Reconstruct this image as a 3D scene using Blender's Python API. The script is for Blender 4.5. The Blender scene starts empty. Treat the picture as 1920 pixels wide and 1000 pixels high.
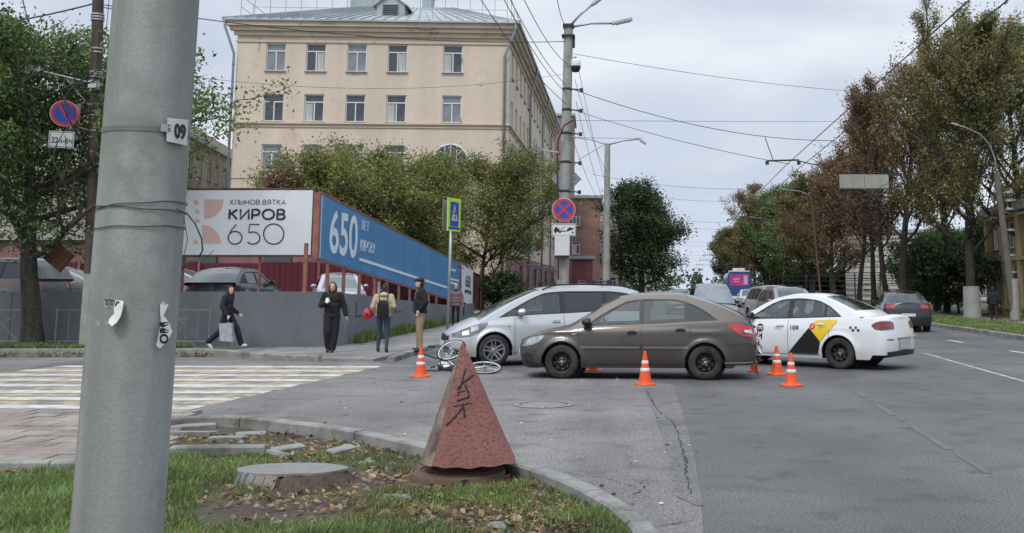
import bpy, bmesh, math, random
import numpy as np
from mathutils import Vector, Matrix, noise
scene = bpy.context.scene
COL = scene.collection
R = math.radians
random.seed(7)
rng = np.random.default_rng(7)
# ---------------------------------------------------------------- camera
CAM_H, FPX, PX0, PY0, PITCH = 1.6, 1900.0, 1150.0, 282.0, math.atan(258 / 1900.0)
cd = bpy.data.cameras.new('camera')
cam = bpy.data.objects.new('camera', cd); COL.objects.link(cam)
cam.location = (0, 0, CAM_H); cam.rotation_euler = (R(90) + PITCH, 0, 0)
cd.sensor_width = 36; cd.lens = FPX / 1920 * 36
cd.shift_x = (960 - PX0) / 1920; cd.shift_y = -(500 - PY0) / 1920
cd.clip_start = .1; cd.clip_end = 3000
scene.camera = cam
# ---------------------------------------------------------------- sky, sun, exposure
world = bpy.data.worlds.new('World'); scene.world = world; world.use_nodes = True
nt = world.node_tree; nt.nodes.clear()
def N(nt, t, **kw):
    n = nt.nodes.new(t)
    for k, v in kw.items():
        if k in n.bl_rna.properties: setattr(n, k, v)
        else: n.inputs[k.replace('_', ' ')].default_value = v
    return n
def ramp(nt, stops):
    r = nt.nodes.new('ShaderNodeValToRGB'); e = r.color_ramp.elements
    while len(e) < len(stops): e.new(.5)
    for i, (p, c) in enumerate(stops):
        e[i].position = p; e[i].color = (c[0], c[1], c[2], 1) if not isinstance(c, (int, float)) else (c, c, c, 1)
    return r
L = nt.links.new
sky = N(nt, 'ShaderNodeTexSky', sky_type='NISHITA', sun_disc=False, sun_elevation=R(38), sun_rotation=R(200), air_density=1.0, dust_density=3.0)
tc = N(nt, 'ShaderNodeTexCoord'); sep = N(nt, 'ShaderNodeSeparateXYZ'); L(tc.outputs['Generated'], sep.inputs[0])
mp = N(nt, 'ShaderNodeMapping'); mp.inputs['Scale'].default_value = (1.1, 1.1, 3.6); L(tc.outputs['Generated'], mp.inputs[0])
nz = N(nt, 'ShaderNodeTexNoise'); nz.inputs['Scale'].default_value = 2.1; nz.inputs['Detail'].default_value = 5; nz.inputs['Roughness'].default_value = .5; nz.inputs['Distortion'].default_value = .35
L(mp.outputs[0], nz.inputs['Vector'])
cr = ramp(nt, [(.32, (4.3, 4.9, 6.0)), (.5, (5.6, 6.15, 7.1)), (.64, (7.2, 7.6, 8.2))]); L(nz.outputs['Fac'], cr.inputs[0])
# overcast skies brighten smoothly towards the zenith
zr = ramp(nt, [(0, 1.22), (.12, 1.02), (.38, 1.0), (1, 2.5)]); L(sep.outputs['Z'], zr.inputs[0])
mu = N(nt, 'ShaderNodeMix', data_type='RGBA', blend_type='MULTIPLY'); mu.inputs[0].default_value = 1
L(cr.outputs[0], mu.inputs[6]); L(zr.outputs[0], mu.inputs[7])
mx = N(nt, 'ShaderNodeMix', data_type='RGBA'); mx.inputs[0].default_value = .93
L(sky.outputs[0], mx.inputs[6]); L(mu.outputs[2], mx.inputs[7])
bg = N(nt, 'ShaderNodeBackground'); bg.inputs['Strength'].default_value = .1
wo = N(nt, 'ShaderNodeOutputWorld'); L(mx.outputs[2], bg.inputs[0]); L(bg.outputs[0], wo.inputs[0])
sd = bpy.data.lights.new('sun', 'SUN'); sd.energy = 1.5; sd.angle = R(16); sd.color = (1, .96, .9)
sun = bpy.data.objects.new('sun', sd); COL.objects.link(sun)
sun.rotation_euler = (R(38), 0, R(-22))
vs = scene.view_settings; vs.view_transform = 'Standard'; vs.look = 'None'; vs.gamma = 1; vs.use_curve_mapping = False; vs.exposure = 0.25
scene.cycles.max_bounces = 6; scene.cycles.transparent_max_bounces = 12; scene.cycles.diffuse_bounces = 3
try: scene.cycles.use_denoising = True
except Exception: pass
# ---------------------------------------------------------------- pixel -> world helpers (used only to place things where they stand)
CT, ST = math.cos(PITCH), math.sin(PITCH)
def ray(px, py):
    u = (px - PX0) / FPX; v = (PY0 - py) / FPX
    return Vector((u, CT - v * ST, ST + v * CT))
def gp(px, py, z=0.0):
    d = ray(px, py); t = (z - CAM_H) / d.z
    return Vector((d.x * t, d.y * t, z))
def at(px, py, Y):
    d = ray(px, py); t = Y / d.y
    return Vector((d.x * t, Y, CAM_H + d.z * t))
# ---------------------------------------------------------------- object helpers
def tag(o, label=None, cat=None, group=None, kind=None):
    if label: o['label'] = label
    if cat: o['category'] = cat
    if group: o['group'] = group
    if kind: o['kind'] = kind
    return o
def empty(name, loc=(0, 0, 0), rz=0.0, label=None, cat=None, group=None, kind=None):
    o = bpy.data.objects.new(name, None); COL.objects.link(o)
    o.location = loc; o.rotation_euler = (0, 0, rz); o.empty_display_size = .2
    return tag(o, label, cat, group, kind)
def link(name, me, parent=None, loc=None, rot=None, scale=None):
    o = bpy.data.objects.new(name, me); COL.objects.link(o)
    if parent is not None: o.parent = parent
    if loc is not None: o.location = loc
    if rot is not None: o.rotation_euler = rot
    if scale is not None: o.scale = scale
    return o
def kids(o): return [c for c in COL.objects if c.parent == o]
CH = {}
def copy_tree(o, parent=None):
    c = o.copy(); COL.objects.link(c); c.parent = parent
    for ch in list(o.children): copy_tree(ch, c)
    return c
class MB:
    def __init__(s, xf=None): s.v = []; s.f = []; s.m = []; s.xf = xf; s.mi = 0
    def add(s, vs, fs, mi=None):
        b = len(s.v); s.v += [tuple(p) for p in vs]
        for f in fs: s.f.append(tuple(b + i for i in f)); s.m.append(s.mi if mi is None else mi)
    def box(s, c, d, rot=None, mi=None, taper=1.0):
        hx, hy, hz = d[0] / 2, d[1] / 2, d[2] / 2
        P = [Vector((x * hx * (taper if z > 0 else 1), y * hy * (taper if z > 0 else 1), z * hz)) for z in (-1, 1) for x, y in ((-1, -1), (1, -1), (1, 1), (-1, 1))]
        if rot is not None: P = [rot @ p for p in P]
        c = Vector(c); P = [p + c for p in P]
        s.add(P, [(3, 2, 1, 0), (4, 5, 6, 7), (0, 1, 5, 4), (1, 2, 6, 5), (2, 3, 7, 6), (3, 0, 4, 7)], mi)
    def bar(s, a, b, w, h, mi=None, up=Vector((0, 0, 1))):
        a, b = Vector(a), Vector(b); d = (b - a)
        if d.length < 1e-6: return
        x = d.normalized(); y = up.cross(x)
        if y.length < 1e-4: y = Vector((0, 1, 0)).cross(x)
        if y.length < 1e-4: y = Vector((1, 0, 0))
        y.normalize(); z = x.cross(y)
        P = [q + y * (i * w / 2) + z * (j * h / 2) for q in (a, b) for i, j in ((-1, -1), (1, -1), (1, 1), (-1, 1))]
        s.add(P, [(3, 2, 1, 0), (4, 5, 6, 7), (0, 1, 5, 4), (1, 2, 6, 5), (2, 3, 7, 6), (3, 0, 4, 7)], mi)
    def tube(s, pts, r, n=8, mi=None, cap=True, closed=False):
        pts = [Vector(p) for p in pts]; k = len(pts)
        rr = r if isinstance(r, (list, tuple)) else [r] * k
        ref = Vector((0, 0, 1)); P = []; lasty = None
        for i, p in enumerate(pts):
            if closed: t = pts[(i + 1) % k] - pts[i - 1]
            else: t = pts[min(i + 1, k - 1)] - pts[max(i - 1, 0)]
            t.normalize()
            if lasty is None:
                y = ref.cross(t)
                if y.length < .05: y = Vector((0, 1, 0)).cross(t)
            else:
                y = lasty - t * lasty.dot(t)
                if y.length < 1e-4: y = ref.cross(t)
            y.normalize(); lasty = y; x = t.cross(y)
            for j in range(n):
                a = 2 * math.pi * j / n
                P.append(p + (y * math.cos(a) + x * math.sin(a)) * rr[i])
        F = []
        m = k if closed else k - 1
        for i in range(m):
            i2 = (i + 1) % k
            for j in range(n):
                j2 = (j + 1) % n
                F.append((i * n + j, i * n + j2, i2 * n + j2, i2 * n + j))
        if cap and not closed:
            F.append(tuple(range(n))[::-1]); F.append(tuple((k - 1) * n + j for j in range(n)))
        s.add(P, F, mi)
    def lathe(s, prof, n=24, c=(0, 0, 0), axis='z', mi=None, a0=0, a1=2 * math.pi):
        c = Vector(c); P = []; full = abs(a1 - a0 - 2 * math.pi) < 1e-6
        m = n if full else n + 1
        for r, h in prof:
            for j in range(m):
                a = a0 + (a1 - a0) * j / n
                x, y = r * math.cos(a), r * math.sin(a)
                if axis == 'z': q = Vector((x, y, h))
                elif axis == 'y': q = Vector((x, h, y))
                else: q = Vector((h, x, y))
                P.append(c + q)
        F = []
        for i in range(len(prof) - 1):
            for j in range(n):
                j2 = (j + 1) % m
                f = (i * m + j, i * m + j2, (i + 1) * m + j2, (i + 1) * m + j)
                F.append(f if axis != 'y' else f[::-1])
        s.add(P, F, mi)
    def grid(s, G, mi=None, close=False, skip=None):
        r, c = len(G), len(G[0]); P = [p for row in G for p in row]
        F = [(i * c + j, i * c + j + 1, (i + 1) * c + j + 1, (i + 1) * c + j) for i in range(r - 1) for j in range(c - 1) if not (skip and skip(i, j))]
        s.add(P, F, mi)
    def prism(s, poly, z0, z1, mi=None):
        n = len(poly); P = [(x, y, z0) for x, y in poly] + [(x, y, z1) for x, y in poly]
        F = [tuple(range(n))[::-1], tuple(range(n, 2 * n))] + [(i, (i + 1) % n, n + (i + 1) % n, n + i) for i in range(n)]
        s.add(P, F, mi)
    def build(s, name, mat, parent=None, smooth=False, loc=None, rot=None, angle=None):
        me = s.mesh(name, mat, smooth, angle)
        return link(name, me, parent, loc, rot)
    def mesh(s, name, mat, smooth=False, angle=None):
        me = bpy.data.meshes.new(name); v = s.v
        if s.xf is not None: v = [s.xf @ Vector(p) for p in v]
        me.from_pydata([tuple(p) for p in v], [], s.f)
        mats = mat if isinstance(mat, (list, tuple)) else [mat]
        for m in mats: me.materials.append(m)
        if len(mats) > 1: me.polygons.foreach_set('material_index', s.m)
        if smooth or angle:
            me.polygons.foreach_set('use_smooth', [True] * len(s.f))
            if angle: me.set_sharp_from_angle(angle=R(angle))
        me.validate(); me.update()
        return me
# ---------------------------------------------------------------- materials
def mat(name, col, rough=.7, metal=0.0, n1=None, n2=None, bump=None, spec=.5, coat=0.0, emit=None, coord='Object', streak=None, dirt=None):
    """n1/n2 = (scale, amount, detail) value variations; bump = (scale, strength, dist); streak=(scale, amount); dirt=(scale, colour, lo, hi)"""
    m = bpy.data.materials.new(name); m.use_nodes = True; t = m.node_tree; b = t.nodes['Principled BSDF']; K = t.links.new
    b.inputs['Roughness'].default_value = rough; b.inputs['Metallic'].default_value = metal
    b.inputs['Specular IOR Level'].default_value = spec; b.inputs['Coat Weight'].default_value = coat; b.inputs['Coat Roughness'].default_value = .06
    b.inputs['Base Color'].default_value = (*col, 1)
    co = N(t, 'ShaderNodeTexCoord').outputs[coord]
    cur = None
    rgb = N(t, 'ShaderNodeRGB'); rgb.outputs[0].default_value = (*col, 1); cur = rgb.outputs[0]
    for q in (n1, n2):
        if not q: continue
        nz = N(t, 'ShaderNodeTexNoise'); nz.inputs['Scale'].default_value = q[0]; nz.inputs['Detail'].default_value = q[2] if len(q) > 2 else 4
        K(co, nz.inputs['Vector'])
        r = ramp(t, [(.25, 1 - q[1]), (.75, 1 + q[1])]); r.color_ramp.elements[0].color = (1 - q[1],) * 3 + (1,); K(nz.outputs['Fac'], r.inputs[0])
        mm = N(t, 'ShaderNodeMix', data_type='RGBA', blend_type='MULTIPLY'); mm.inputs[0].default_value = 1
        K(cur, mm.inputs[6]); K(r.outputs[0], mm.inputs[7]); cur = mm.outputs[2]
    if streak:
        mp = N(t, 'ShaderNodeMapping'); mp.inputs['Scale'].default_value = (streak[0], streak[0], streak[0] * .06); K(co, mp.inputs[0])
        nz = N(t, 'ShaderNodeTexNoise'); nz.inputs['Scale'].default_value = 1; nz.inputs['Detail'].default_value = 5; K(mp.outputs[0], nz.inputs['Vector'])
        r = ramp(t, [(.35, 1 - streak[1]), (.65, 1.0 + streak[1] * .4)]); K(nz.outputs['Fac'], r.inputs[0])
        mm = N(t, 'ShaderNodeMix', data_type='RGBA', blend_type='MULTIPLY'); mm.inputs[0].default_value = 1
        K(cur, mm.inputs[6]); K(r.outputs[0], mm.inputs[7]); cur = mm.outputs[2]
    if dirt:
        nz = N(t, 'ShaderNodeTexNoise'); nz.inputs['Scale'].default_value = dirt[0]; nz.inputs['Detail'].default_value = 6; nz.inputs['Roughness'].default_value = .65; K(co, nz.inputs['Vector'])
        r = ramp(t, [(dirt[2], 0), (dirt[3], 1)]); K(nz.outputs['Fac'], r.inputs[0])
        mm = N(t, 'ShaderNodeMix', data_type='RGBA'); K(r.outputs[0], mm.inputs[0]); K(cur, mm.inputs[6]); mm.inputs[7].default_value = (*dirt[1], 1); cur = mm.outputs[2]
    K(cur, b.inputs['Base Color'])
    if bump:
        nz = N(t, 'ShaderNodeTexNoise'); nz.inputs['Scale'].default_value = bump[0]; nz.inputs['Detail'].default_value = 6; K(co, nz.inputs['Vector'])
        bp = N(t, 'ShaderNodeBump'); bp.inputs['Strength'].default_value = bump[1]; bp.inputs['Distance'].default_value = bump[2] if len(bump) > 2 else .01
        K(nz.outputs['Fac'], bp.inputs['Height']); K(bp.outputs[0], b.inputs['Normal'])
    if emit: b.inputs['Emission Color'].default_value = (*emit[0], 1); b.inputs['Emission Strength'].default_value = emit[1]
    return m
def leafmat(name, col):
    m = bpy.data.materials.new(name); m.use_nodes = True; t = m.node_tree; t.nodes.clear(); K = t.links.new
    oc = N(t, 'ShaderNodeTexCoord'); nz = N(t, 'ShaderNodeTexNoise'); nz.inputs['Scale'].default_value = 1.3; K(oc.outputs['Object'], nz.inputs['Vector'])
    r = ramp(t, [(.3, tuple(c * .62 for c in col)), (.7, tuple(c * 1.35 for c in col))]); K(nz.outputs['Fac'], r.inputs[0])
    d = N(t, 'ShaderNodeBsdfDiffuse'); tr = N(t, 'ShaderNodeBsdfTranslucent'); g = N(t, 'ShaderNodeBsdfGlossy'); g.inputs['Roughness'].default_value = .5
    K(r.outputs[0], d.inputs[0]); K(r.outputs[0], tr.inputs[0])
    a = N(t, 'ShaderNodeMixShader'); a.inputs[0].default_value = .35; K(d.outputs[0], a.inputs[1]); K(tr.outputs[0], a.inputs[2])
    b = N(t, 'ShaderNodeMixShader'); b.inputs[0].default_value = .04; K(a.outputs[0], b.inputs[1]); K(g.outputs[0], b.inputs[2])
    o = N(t, 'ShaderNodeOutputMaterial'); K(b.outputs[0], o.inputs[0]); return m
def glassmat(name, tint, refl=.1, rough=.07):
    m = bpy.data.materials.new(name); m.use_nodes = True; t = m.node_tree; t.nodes.clear(); K = t.links.new
    tr = N(t, 'ShaderNodeBsdfTransparent'); tr.inputs[0].default_value = (*tint, 1)
    g = N(t, 'ShaderNodeBsdfGlossy'); g.inputs['Roughness'].default_value = rough; g.inputs[0].default_value = (.9, .95, .95, 1)
    ge = N(t, 'ShaderNodeNewGeometry'); dp = N(t, 'ShaderNodeVectorMath', operation='DOT_PRODUCT'); K(ge.outputs['Normal'], dp.inputs[0]); K(ge.outputs['Incoming'], dp.inputs[1])
    ab = N(t, 'ShaderNodeMath', operation='ABSOLUTE'); K(dp.outputs['Value'], ab.inputs[0]); iv = N(t, 'ShaderNodeMath', operation='SUBTRACT'); iv.inputs[0].default_value = 1; K(ab.outputs[0], iv.inputs[1])
    pw = N(t, 'ShaderNodeMath', operation='POWER'); pw.inputs[1].default_value = 4.2; K(iv.outputs[0], pw.inputs[0])
    ma = N(t, 'ShaderNodeMath', operation='MULTIPLY_ADD'); ma.inputs[1].default_value = .8; ma.inputs[2].default_value = refl + .04; K(pw.outputs[0], ma.inputs[0]); ma.use_clamp = True
    a = N(t, 'ShaderNodeMixShader'); K(ma.outputs[0], a.inputs[0]); K(tr.outputs[0], a.inputs[1]); K(g.outputs[0], a.inputs[2])
    o = N(t, 'ShaderNodeOutputMaterial'); K(a.outputs[0], o.inputs[0]); return m
M = {}
M['black'] = mat('black_rubber', (.012, .012, .013), .75, bump=(60, .2))
M['blackplastic'] = mat('black_plastic', (.02, .02, .022), .45)
M['darkin'] = mat('dark_interior', (.03, .03, .033), .85)
M['white'] = mat('white_paint', (.72, .73, .74), .45)
M['offwhite'] = mat('off_white', (.6, .6, .6), .6, n1=(3, .1))
M['concrete'] = mat('old_concrete', (.3, .3, .28), .9, n1=(2.5, .18), n2=(40, .12), bump=(50, .5, .01), dirt=(1.2, (.13, .13, .10), .52, .75))
M['kerb'] = mat('kerb_concrete', (.25, .25, .235), .9, n1=(1.7, .2), n2=(60, .18), bump=(70, .5, .006), dirt=(1.8, (.1, .095, .08), .44, .66))
M['galv'] = mat('galvanised_metal', (.38, .39, .4), .5, .6, n1=(3, .15))
M['greymetal'] = mat('grey_painted_metal', (.3, .31, .32), .55, n1=(4, .15))
M['rust'] = mat('rusty_red_paint', (.25, .1, .075), .8, n1=(5, .3), n2=(40, .2), dirt=(3, (.1, .06, .04), .5, .7))
M['wire'] = mat('wire_black', (.035, .035, .038), .6)
M['steel'] = mat('steel', (.45, .46, .47), .35, .9)
M['bark'] = mat('bark', (.036, .031, .027), .95, n1=(4, .35), n2=(25, .3), bump=(18, 1, .05), streak=(9, .4))
M['barkgrey'] = mat('bark_grey', (.07, .063, .053), .95, n1=(3, .35), n2=(25, .3), bump=(16, 1, .06), streak=(8, .45), dirt=(2, (.07, .085, .04), .5, .8))
# ================================================================ ground, roads, kerbs, lawns
def asphalt(name, base, wet, crackle=.0, tint=(1, 1, 1)):
    m = bpy.data.materials.new(name); m.use_nodes = True; t = m.node_tree; b = t.nodes['Principled BSDF']; K = t.links.new
    co = N(t, 'ShaderNodeTexCoord').outputs['Object']
    n1 = N(t, 'ShaderNodeTexNoise'); n1.inputs['Scale'].default_value = .35; n1.inputs['Detail'].default_value = 6; n1.inputs['Roughness'].default_value = .6; K(co, n1.inputs['Vector'])
    r1 = ramp(t, [(.3, tuple(base * .68 * c for c in tint)), (.5, tuple(base * c for c in tint)), (.72, tuple(base * 1.32 * c for c in tint))]); K(n1.outputs['Fac'], r1.inputs[0])
    n2 = N(t, 'ShaderNodeTexNoise'); n2.inputs['Scale'].default_value = 48; n2.inputs['Detail'].default_value = 3; K(co, n2.inputs['Vector'])
    r2 = ramp(t, [(.32, .5), (.5, 1.0), (.68, 1.6)]); K(n2.outputs['Fac'], r2.inputs[0])
    m1 = N(t, 'ShaderNodeMix', data_type='RGBA', blend_type='MULTIPLY'); m1.inputs[0].default_value = 1; K(r1.outputs[0], m1.inputs[6]); K(r2.outputs[0], m1.inputs[7])
    # long wheel-track streaks along the street
    mp = N(t, 'ShaderNodeMapping'); mp.inputs['Rotation'].default_value = (0, 0, R(4)); mp.inputs['Scale'].default_value = (1.1, .05, 1); K(co, mp.inputs[0])
    n3 = N(t, 'ShaderNodeTexNoise'); n3.inputs['Scale'].default_value = 1.0; n3.inputs['Detail'].default_value = 4; K(mp.outputs[0], n3.inputs['Vector'])
    r3 = ramp(t, [(.35, .82), (.65, 1.16)]); K(n3.outputs['Fac'], r3.inputs[0])
    m2 = N(t, 'ShaderNodeMix', data_type='RGBA', blend_type='MULTIPLY'); m2.inputs[0].default_value = 1; K(m1.outputs[2], m2.inputs[6]); K(r3.outputs[0], m2.inputs[7])
    # sparse dark oil spots and patches
    n4 = N(t, 'ShaderNodeTexNoise'); n4.inputs['Scale'].default_value = 2.3; n4.inputs['Detail'].default_value = 5; K(co, n4.inputs['Vector'])
    r4 = ramp(t, [(.54, 1.0), (.7, .66)]); K(n4.outputs['Fac'], r4.inputs[0])
    m3 = N(t, 'ShaderNodeMix', data_type='RGBA', blend_type='MULTIPLY'); m3.inputs[0].default_value = 1; K(m2.outputs[2], m3.inputs[6]); K(r4.outputs[0], m3.inputs[7])
    K(m3.outputs[2], b.inputs['Base Color'])
    rr = ramp(t, [(.35, wet), (.65, min(wet + .3, .95))]); K(n3.outputs['Fac'], rr.inputs[0]); K(rr.outputs[0], b.inputs['Roughness'])
    bp = N(t, 'ShaderNodeBump'); bp.inputs['Strength'].default_value = .55; bp.inputs['Distance'].default_value = .006; K(n2.outputs['Fac'], bp.inputs['Height']); K(bp.outputs[0], b.inputs['Normal'])
    return m
M['asph_new'] = asphalt('asphalt_dark', .092, .58, tint=(1.02, 1, .99))
M['asph_old'] = asphalt('asphalt_old', .15, .68, tint=(1.05, 1, .95))
M['asph_walk'] = asphalt('asphalt_walk', .2, .75, tint=(1.04, 1, .93))
M['soil'] = mat('soil', (.075, .055, .04), .97, n1=(2.2, .35), n2=(30, .35), bump=(25, 1, .03), dirt=(1.1, (.05, .075, .025), .45, .65))
M['turf'] = mat('turf', (.06, .09, .03), .97, n1=(.6, .35), n2=(14, .35), bump=(25, 1, .03), dirt=(.8, (.11, .085, .05), .52, .75))
M['paint'] = mat('road_paint_white', (.52, .52, .5), .7, n1=(1.1, .12), n2=(30, .16), dirt=(3.0, (.17, .165, .155), .44, .72))
M['painty'] = mat('road_paint_yellow', (.5, .385, .2), .7, n1=(.9, .15), n2=(30, .18), dirt=(2.2, (.17, .155, .125), .36, .58))
M['paintworn'] = mat('road_paint_worn', (.16, .16, .158), .6, n2=(18, .3), dirt=(2.5, (.08, .082, .086), .38, .6))
def sheet(name, pts, z, m, parent=None, kind='structure', skirt=0):
    mb = MB(); n = len(pts)
    P = [(p[0], p[1], z) for p in pts]
    if skirt:
        P += [(p[0], p[1], z - skirt) for p in pts]
        mb.add(P, [tuple(range(n))] + [(i, n + i, n + (i + 1) % n, (i + 1) % n) for i in range(n)])
    else: mb.add(P, [tuple(range(n))])
    o = mb.build(name, m, parent)
    me = o.data
    if me.polygons[0].normal.z < 0: me.flip_normals()
    if parent is None: tag(o, kind=kind)
    return o
SD = Vector((math.sin(R(4)), math.cos(R(4)), 0))            # direction of the main street
def street(x, y, d): return (x + SD.x * d, y + SD.y * d)
sheet('ground', [(-900, -60), (900, -60), (900, 1500), (-900, 1500)], -.08, M['turf'])
LK = [(-4.85, 22.3), (-4.85, 27.5), (-4.0, 31.0), (-2.2, 35.0), (-1.1, 38.5), street(-1.1, 38.5, 700)]   # far left kerb line
RK = [street(12.75, 33.5, -40), (12.75, 33.5), street(12.75, 33.5, 700)]
road = sheet('road', [(-60, -10), (-60, 24.0), (-5.5, 24.0), LK[1], LK[2], LK[3], LK[4], LK[5], RK[2], RK[0], (9.5, -10)], 0, M['asph_new'])
# old lighter asphalt of the side street and the left lane
seam = [gp(1185, 712), gp(1262, 722), gp(1283, 790), gp(1300, 860), gp(1315, 950), gp(1330, 1100)]
sheet('side_street', [(-59, -9), (-59, 23.9), (-5.6, 23.9), (-4.9, 21.9), (-2.6, 20.6), (-.9, 18.4)] + [(p.x, p.y) for p in seam] + [(1.2, -9)], .004, M['asph_old'])
strip = [gp(1208, 728), gp(1264, 724), gp(1285, 790), gp(1303, 860), gp(1318, 950), gp(1305, 950), gp(1262, 930), gp(1255, 860), gp(1232, 790)]
sheet('asphalt_patch', [(p.x, p.y) for p in strip], .008, asphalt('asphalt_strip', .125, .7, tint=(1.03, 1, .97)))
def ribbon(name, pts, w, z, m, parent=None, jit=0.0, seed=1, taper=False):
    rd = random.Random(seed); P = [Vector((p[0], p[1], z)) for p in pts]; Q = []
    if jit:
        for a, b in zip(P[:-1], P[1:]):
            k = max(1, int((b - a).length / .05))
            for i in range(k): Q.append(a.lerp(b, i / k) + Vector((rd.uniform(-jit, jit), rd.uniform(-jit, jit), 0)))
        Q.append(P[-1])
    else: Q = P
    G = []
    for i, p in enumerate(Q):
        t = (Q[min(i + 1, len(Q) - 1)] - Q[max(i - 1, 0)]).normalized(); s = Vector((-t.y, t.x, 0))
        ww = w * (rd.uniform(.15, 1.2) * (.5 + abs(noise.noise(Q[i] * 2.0)) * 1.6) if jit else 1)
        G.append([p + s * ww / 2, p - s * ww / 2])
    mb = MB(); mb.grid(G); o = mb.build(name, m, parent)
    return o
M['crack'] = mat('crack_dark', (.03, .028, .026), .95)
cracks = empty('road_crack', gp(1280, 850), kind='structure')
def crk(px, w, jit, seed, z=.0115):
    o = ribbon('crack', [tuple(gp(x, y)) for x, y in px], w, z, M['crack'], None, jit, seed); o.parent = cracks; o.location = -cracks.location
crk([(1213, 735), (1232, 770), (1262, 792), (1270, 810), (1276, 835), (1288, 872), (1286, 893), (1296, 930)], .016, .014, 1)
crk([(1225, 990), (1262, 985), (1300, 978)], .016, .012, 2)
crk([(1062, 888), (1130, 897), (1165, 908), (1195, 915)], .01, .008, 3)
crk([(1175, 912), (1200, 922), (1185, 930)], .014, .014, 5)
crk([(1010, 745), (1080, 752), (1180, 742)], .012, .02, 6)
crk([(0, 772), (60, 776), (110, 778), (150, 783)], .035, .015, 8)
crk([(1150, 850), (1200, 862), (1225, 866)], .008, .02, 9)
# ---- markings
def stripe(a, b, w, z=.0045, m=None, parent=None, name='marking_line'):
    a, b = Vector(a), Vector(b); t = (b - a).normalized(); s = Vector((-t.y, t.x, 0)) * w / 2
    mb = MB(); mb.add([(*(a - s).to_2d(), z), (*(b - s).to_2d(), z), (*(b + s).to_2d(), z), (*(a + s).to_2d(), z)], [(0, 1, 2, 3)])
    return mb.build(name, m or M['paint'], parent)
lines = empty('lane_markings', kind='structure'); M['paintfade'] = mat('road_paint_fading', (.4, .4, .39), .7, n2=(30, .2), dirt=(3.5, (.14, .14, .14), .42, .66))
stripe(gp(1732, 662.5), gp(1960, 727), .1, parent=lines, m=M['paintfade'])
stripe(gp(1737, 661), gp(1960, 721), .09, parent=lines, m=M['paintworn'])
M['paintghost'] = mat('road_paint_ghost', (.122, .122, .12), .7, n2=(18, .3), dirt=(1.9, (.1, .1, .1), .42, .6))
for f0, f1, w_ in ((.0, .13, .07), (.17, .2, .05), (.25, .42, .1), (.47, .5, .05), (.56, .8, .09), (.84, .98, .06)): stripe(gp(1603, 734).lerp(gp(1861, 893.5), f0), gp(1603, 734).lerp(gp(1861, 893.5), f1), w_, parent=lines, m=M['paintghost'])
for (a, b) in (((1778, 638), (1806, 643)), ((1893, 658), (1935, 665)), ((1700, 627), (1716, 629.5))): stripe(gp(*a), gp(*b), .13, parent=lines)
for k in range(8):
    a = Vector((*street(8.9, 46 + k * 12, 0), 0)) + SD * 0; stripe(a + Vector((.07 * k * 12, 0, 0)), a + Vector((.07 * k * 12, 0, 0)) + SD * 4, .14, parent=lines)
cw = empty('crosswalk', (-8, 17, 0), kind='structure')
y = 13.05; k = 0
while y < 21.9:
    f = (y - 13.2) / 8.4
    xr = -5.66 + f * .96; xl = -12.6 + f * 1.3
    a = Vector((xl, y + .1, 0)); b = Vector((xr, y - .04, 0))
    o = stripe(a, b, .46, .008, M['paint'], cw, 'stripe'); o.location = -cw.location
    if y < 21.0:
        o = stripe(a + Vector((.1, .5, 0)), b + Vector((.1, .5, 0)), .44, .0065, M['painty'], cw, 'stripe'); o.location = -cw.location
    y += 1.0; k += 1
# ---- near curved kerb (stones as parts)
def arclen(P):
    L_ = [0]
    for a, b in zip(P[:-1], P[1:]): L_.append(L_[-1] + (b - a).length)
    return L_
def sample(P, d):
    L_ = arclen(P); d = max(0, min(d, L_[-1]))
    for i in range(len(P) - 1):
        if d <= L_[i + 1] + 1e-9:
            return P[i].lerp(P[i + 1], (d - L_[i]) / max(1e-9, L_[i + 1] - L_[i]))
    return P[-1].copy()
def kerb_run(parent, P, z0, z1, w, stone=1.0, gap=.012, m=None, seed=3, wob=.006):
    P = [Vector((p[0], p[1], 0)) for p in P]; tot = arclen(P)[-1]; rd = random.Random(seed); d = 0
    while d < tot - .1:
        e = min(d + stone, tot); k = 4; G = []
        dz = rd.uniform(-wob, wob); ds = rd.uniform(-wob, wob)
        for i in range(k + 1):
            q = d + gap / 2 + (e - d - gap) * i / k; p = sample(P, q); t = (sample(P, q + .15) - sample(P, q - .15)).normalized(); s = Vector((-t.y, t.x, 0))
            c = .018
            prof = [(-w / 2, z0), (-w / 2, z1 - c), (-w / 2 + c, z1), (w / 2 - c, z1), (w / 2, z1 - c), (w / 2, z0)]
            G.append([p + s * (a + ds) + Vector((0, 0, b + (dz if b > z0 else 0))) for a, b in prof])
        mb = MB(); mb.grid(G)
        n = len(G[0]); mb.add(G[0], [tuple(range(n))]); mb.add(G[-1], [tuple(range(n))[::-1]])
        o = mb.build('kerbstone', m or M['kerb'], parent); o.location = -parent.location
        d = e
def kerb_thing(P, z0, z1, w, **kw):
    e = empty('kerb', (P[0][0], P[0][1], 0), kind='structure'); kerb_run(e, P, z0, z1, w, **kw); return e
NK = [gp(x, y, .12) for x, y in ((300, 789), (360, 784), (430, 783), (500, 788), (570, 797), (640, 806), (715, 819), (800, 838), (890, 856), (975, 874), (1045, 896), (1105, 922), (1158, 951), (1196, 982), (1218, 1015), (1232, 1060), (1240, 1120), (1243, 1300))]
kerb_thing([(p.x, p.y) for p in NK], -.1, .145, .15, stone=1.0)
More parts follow.
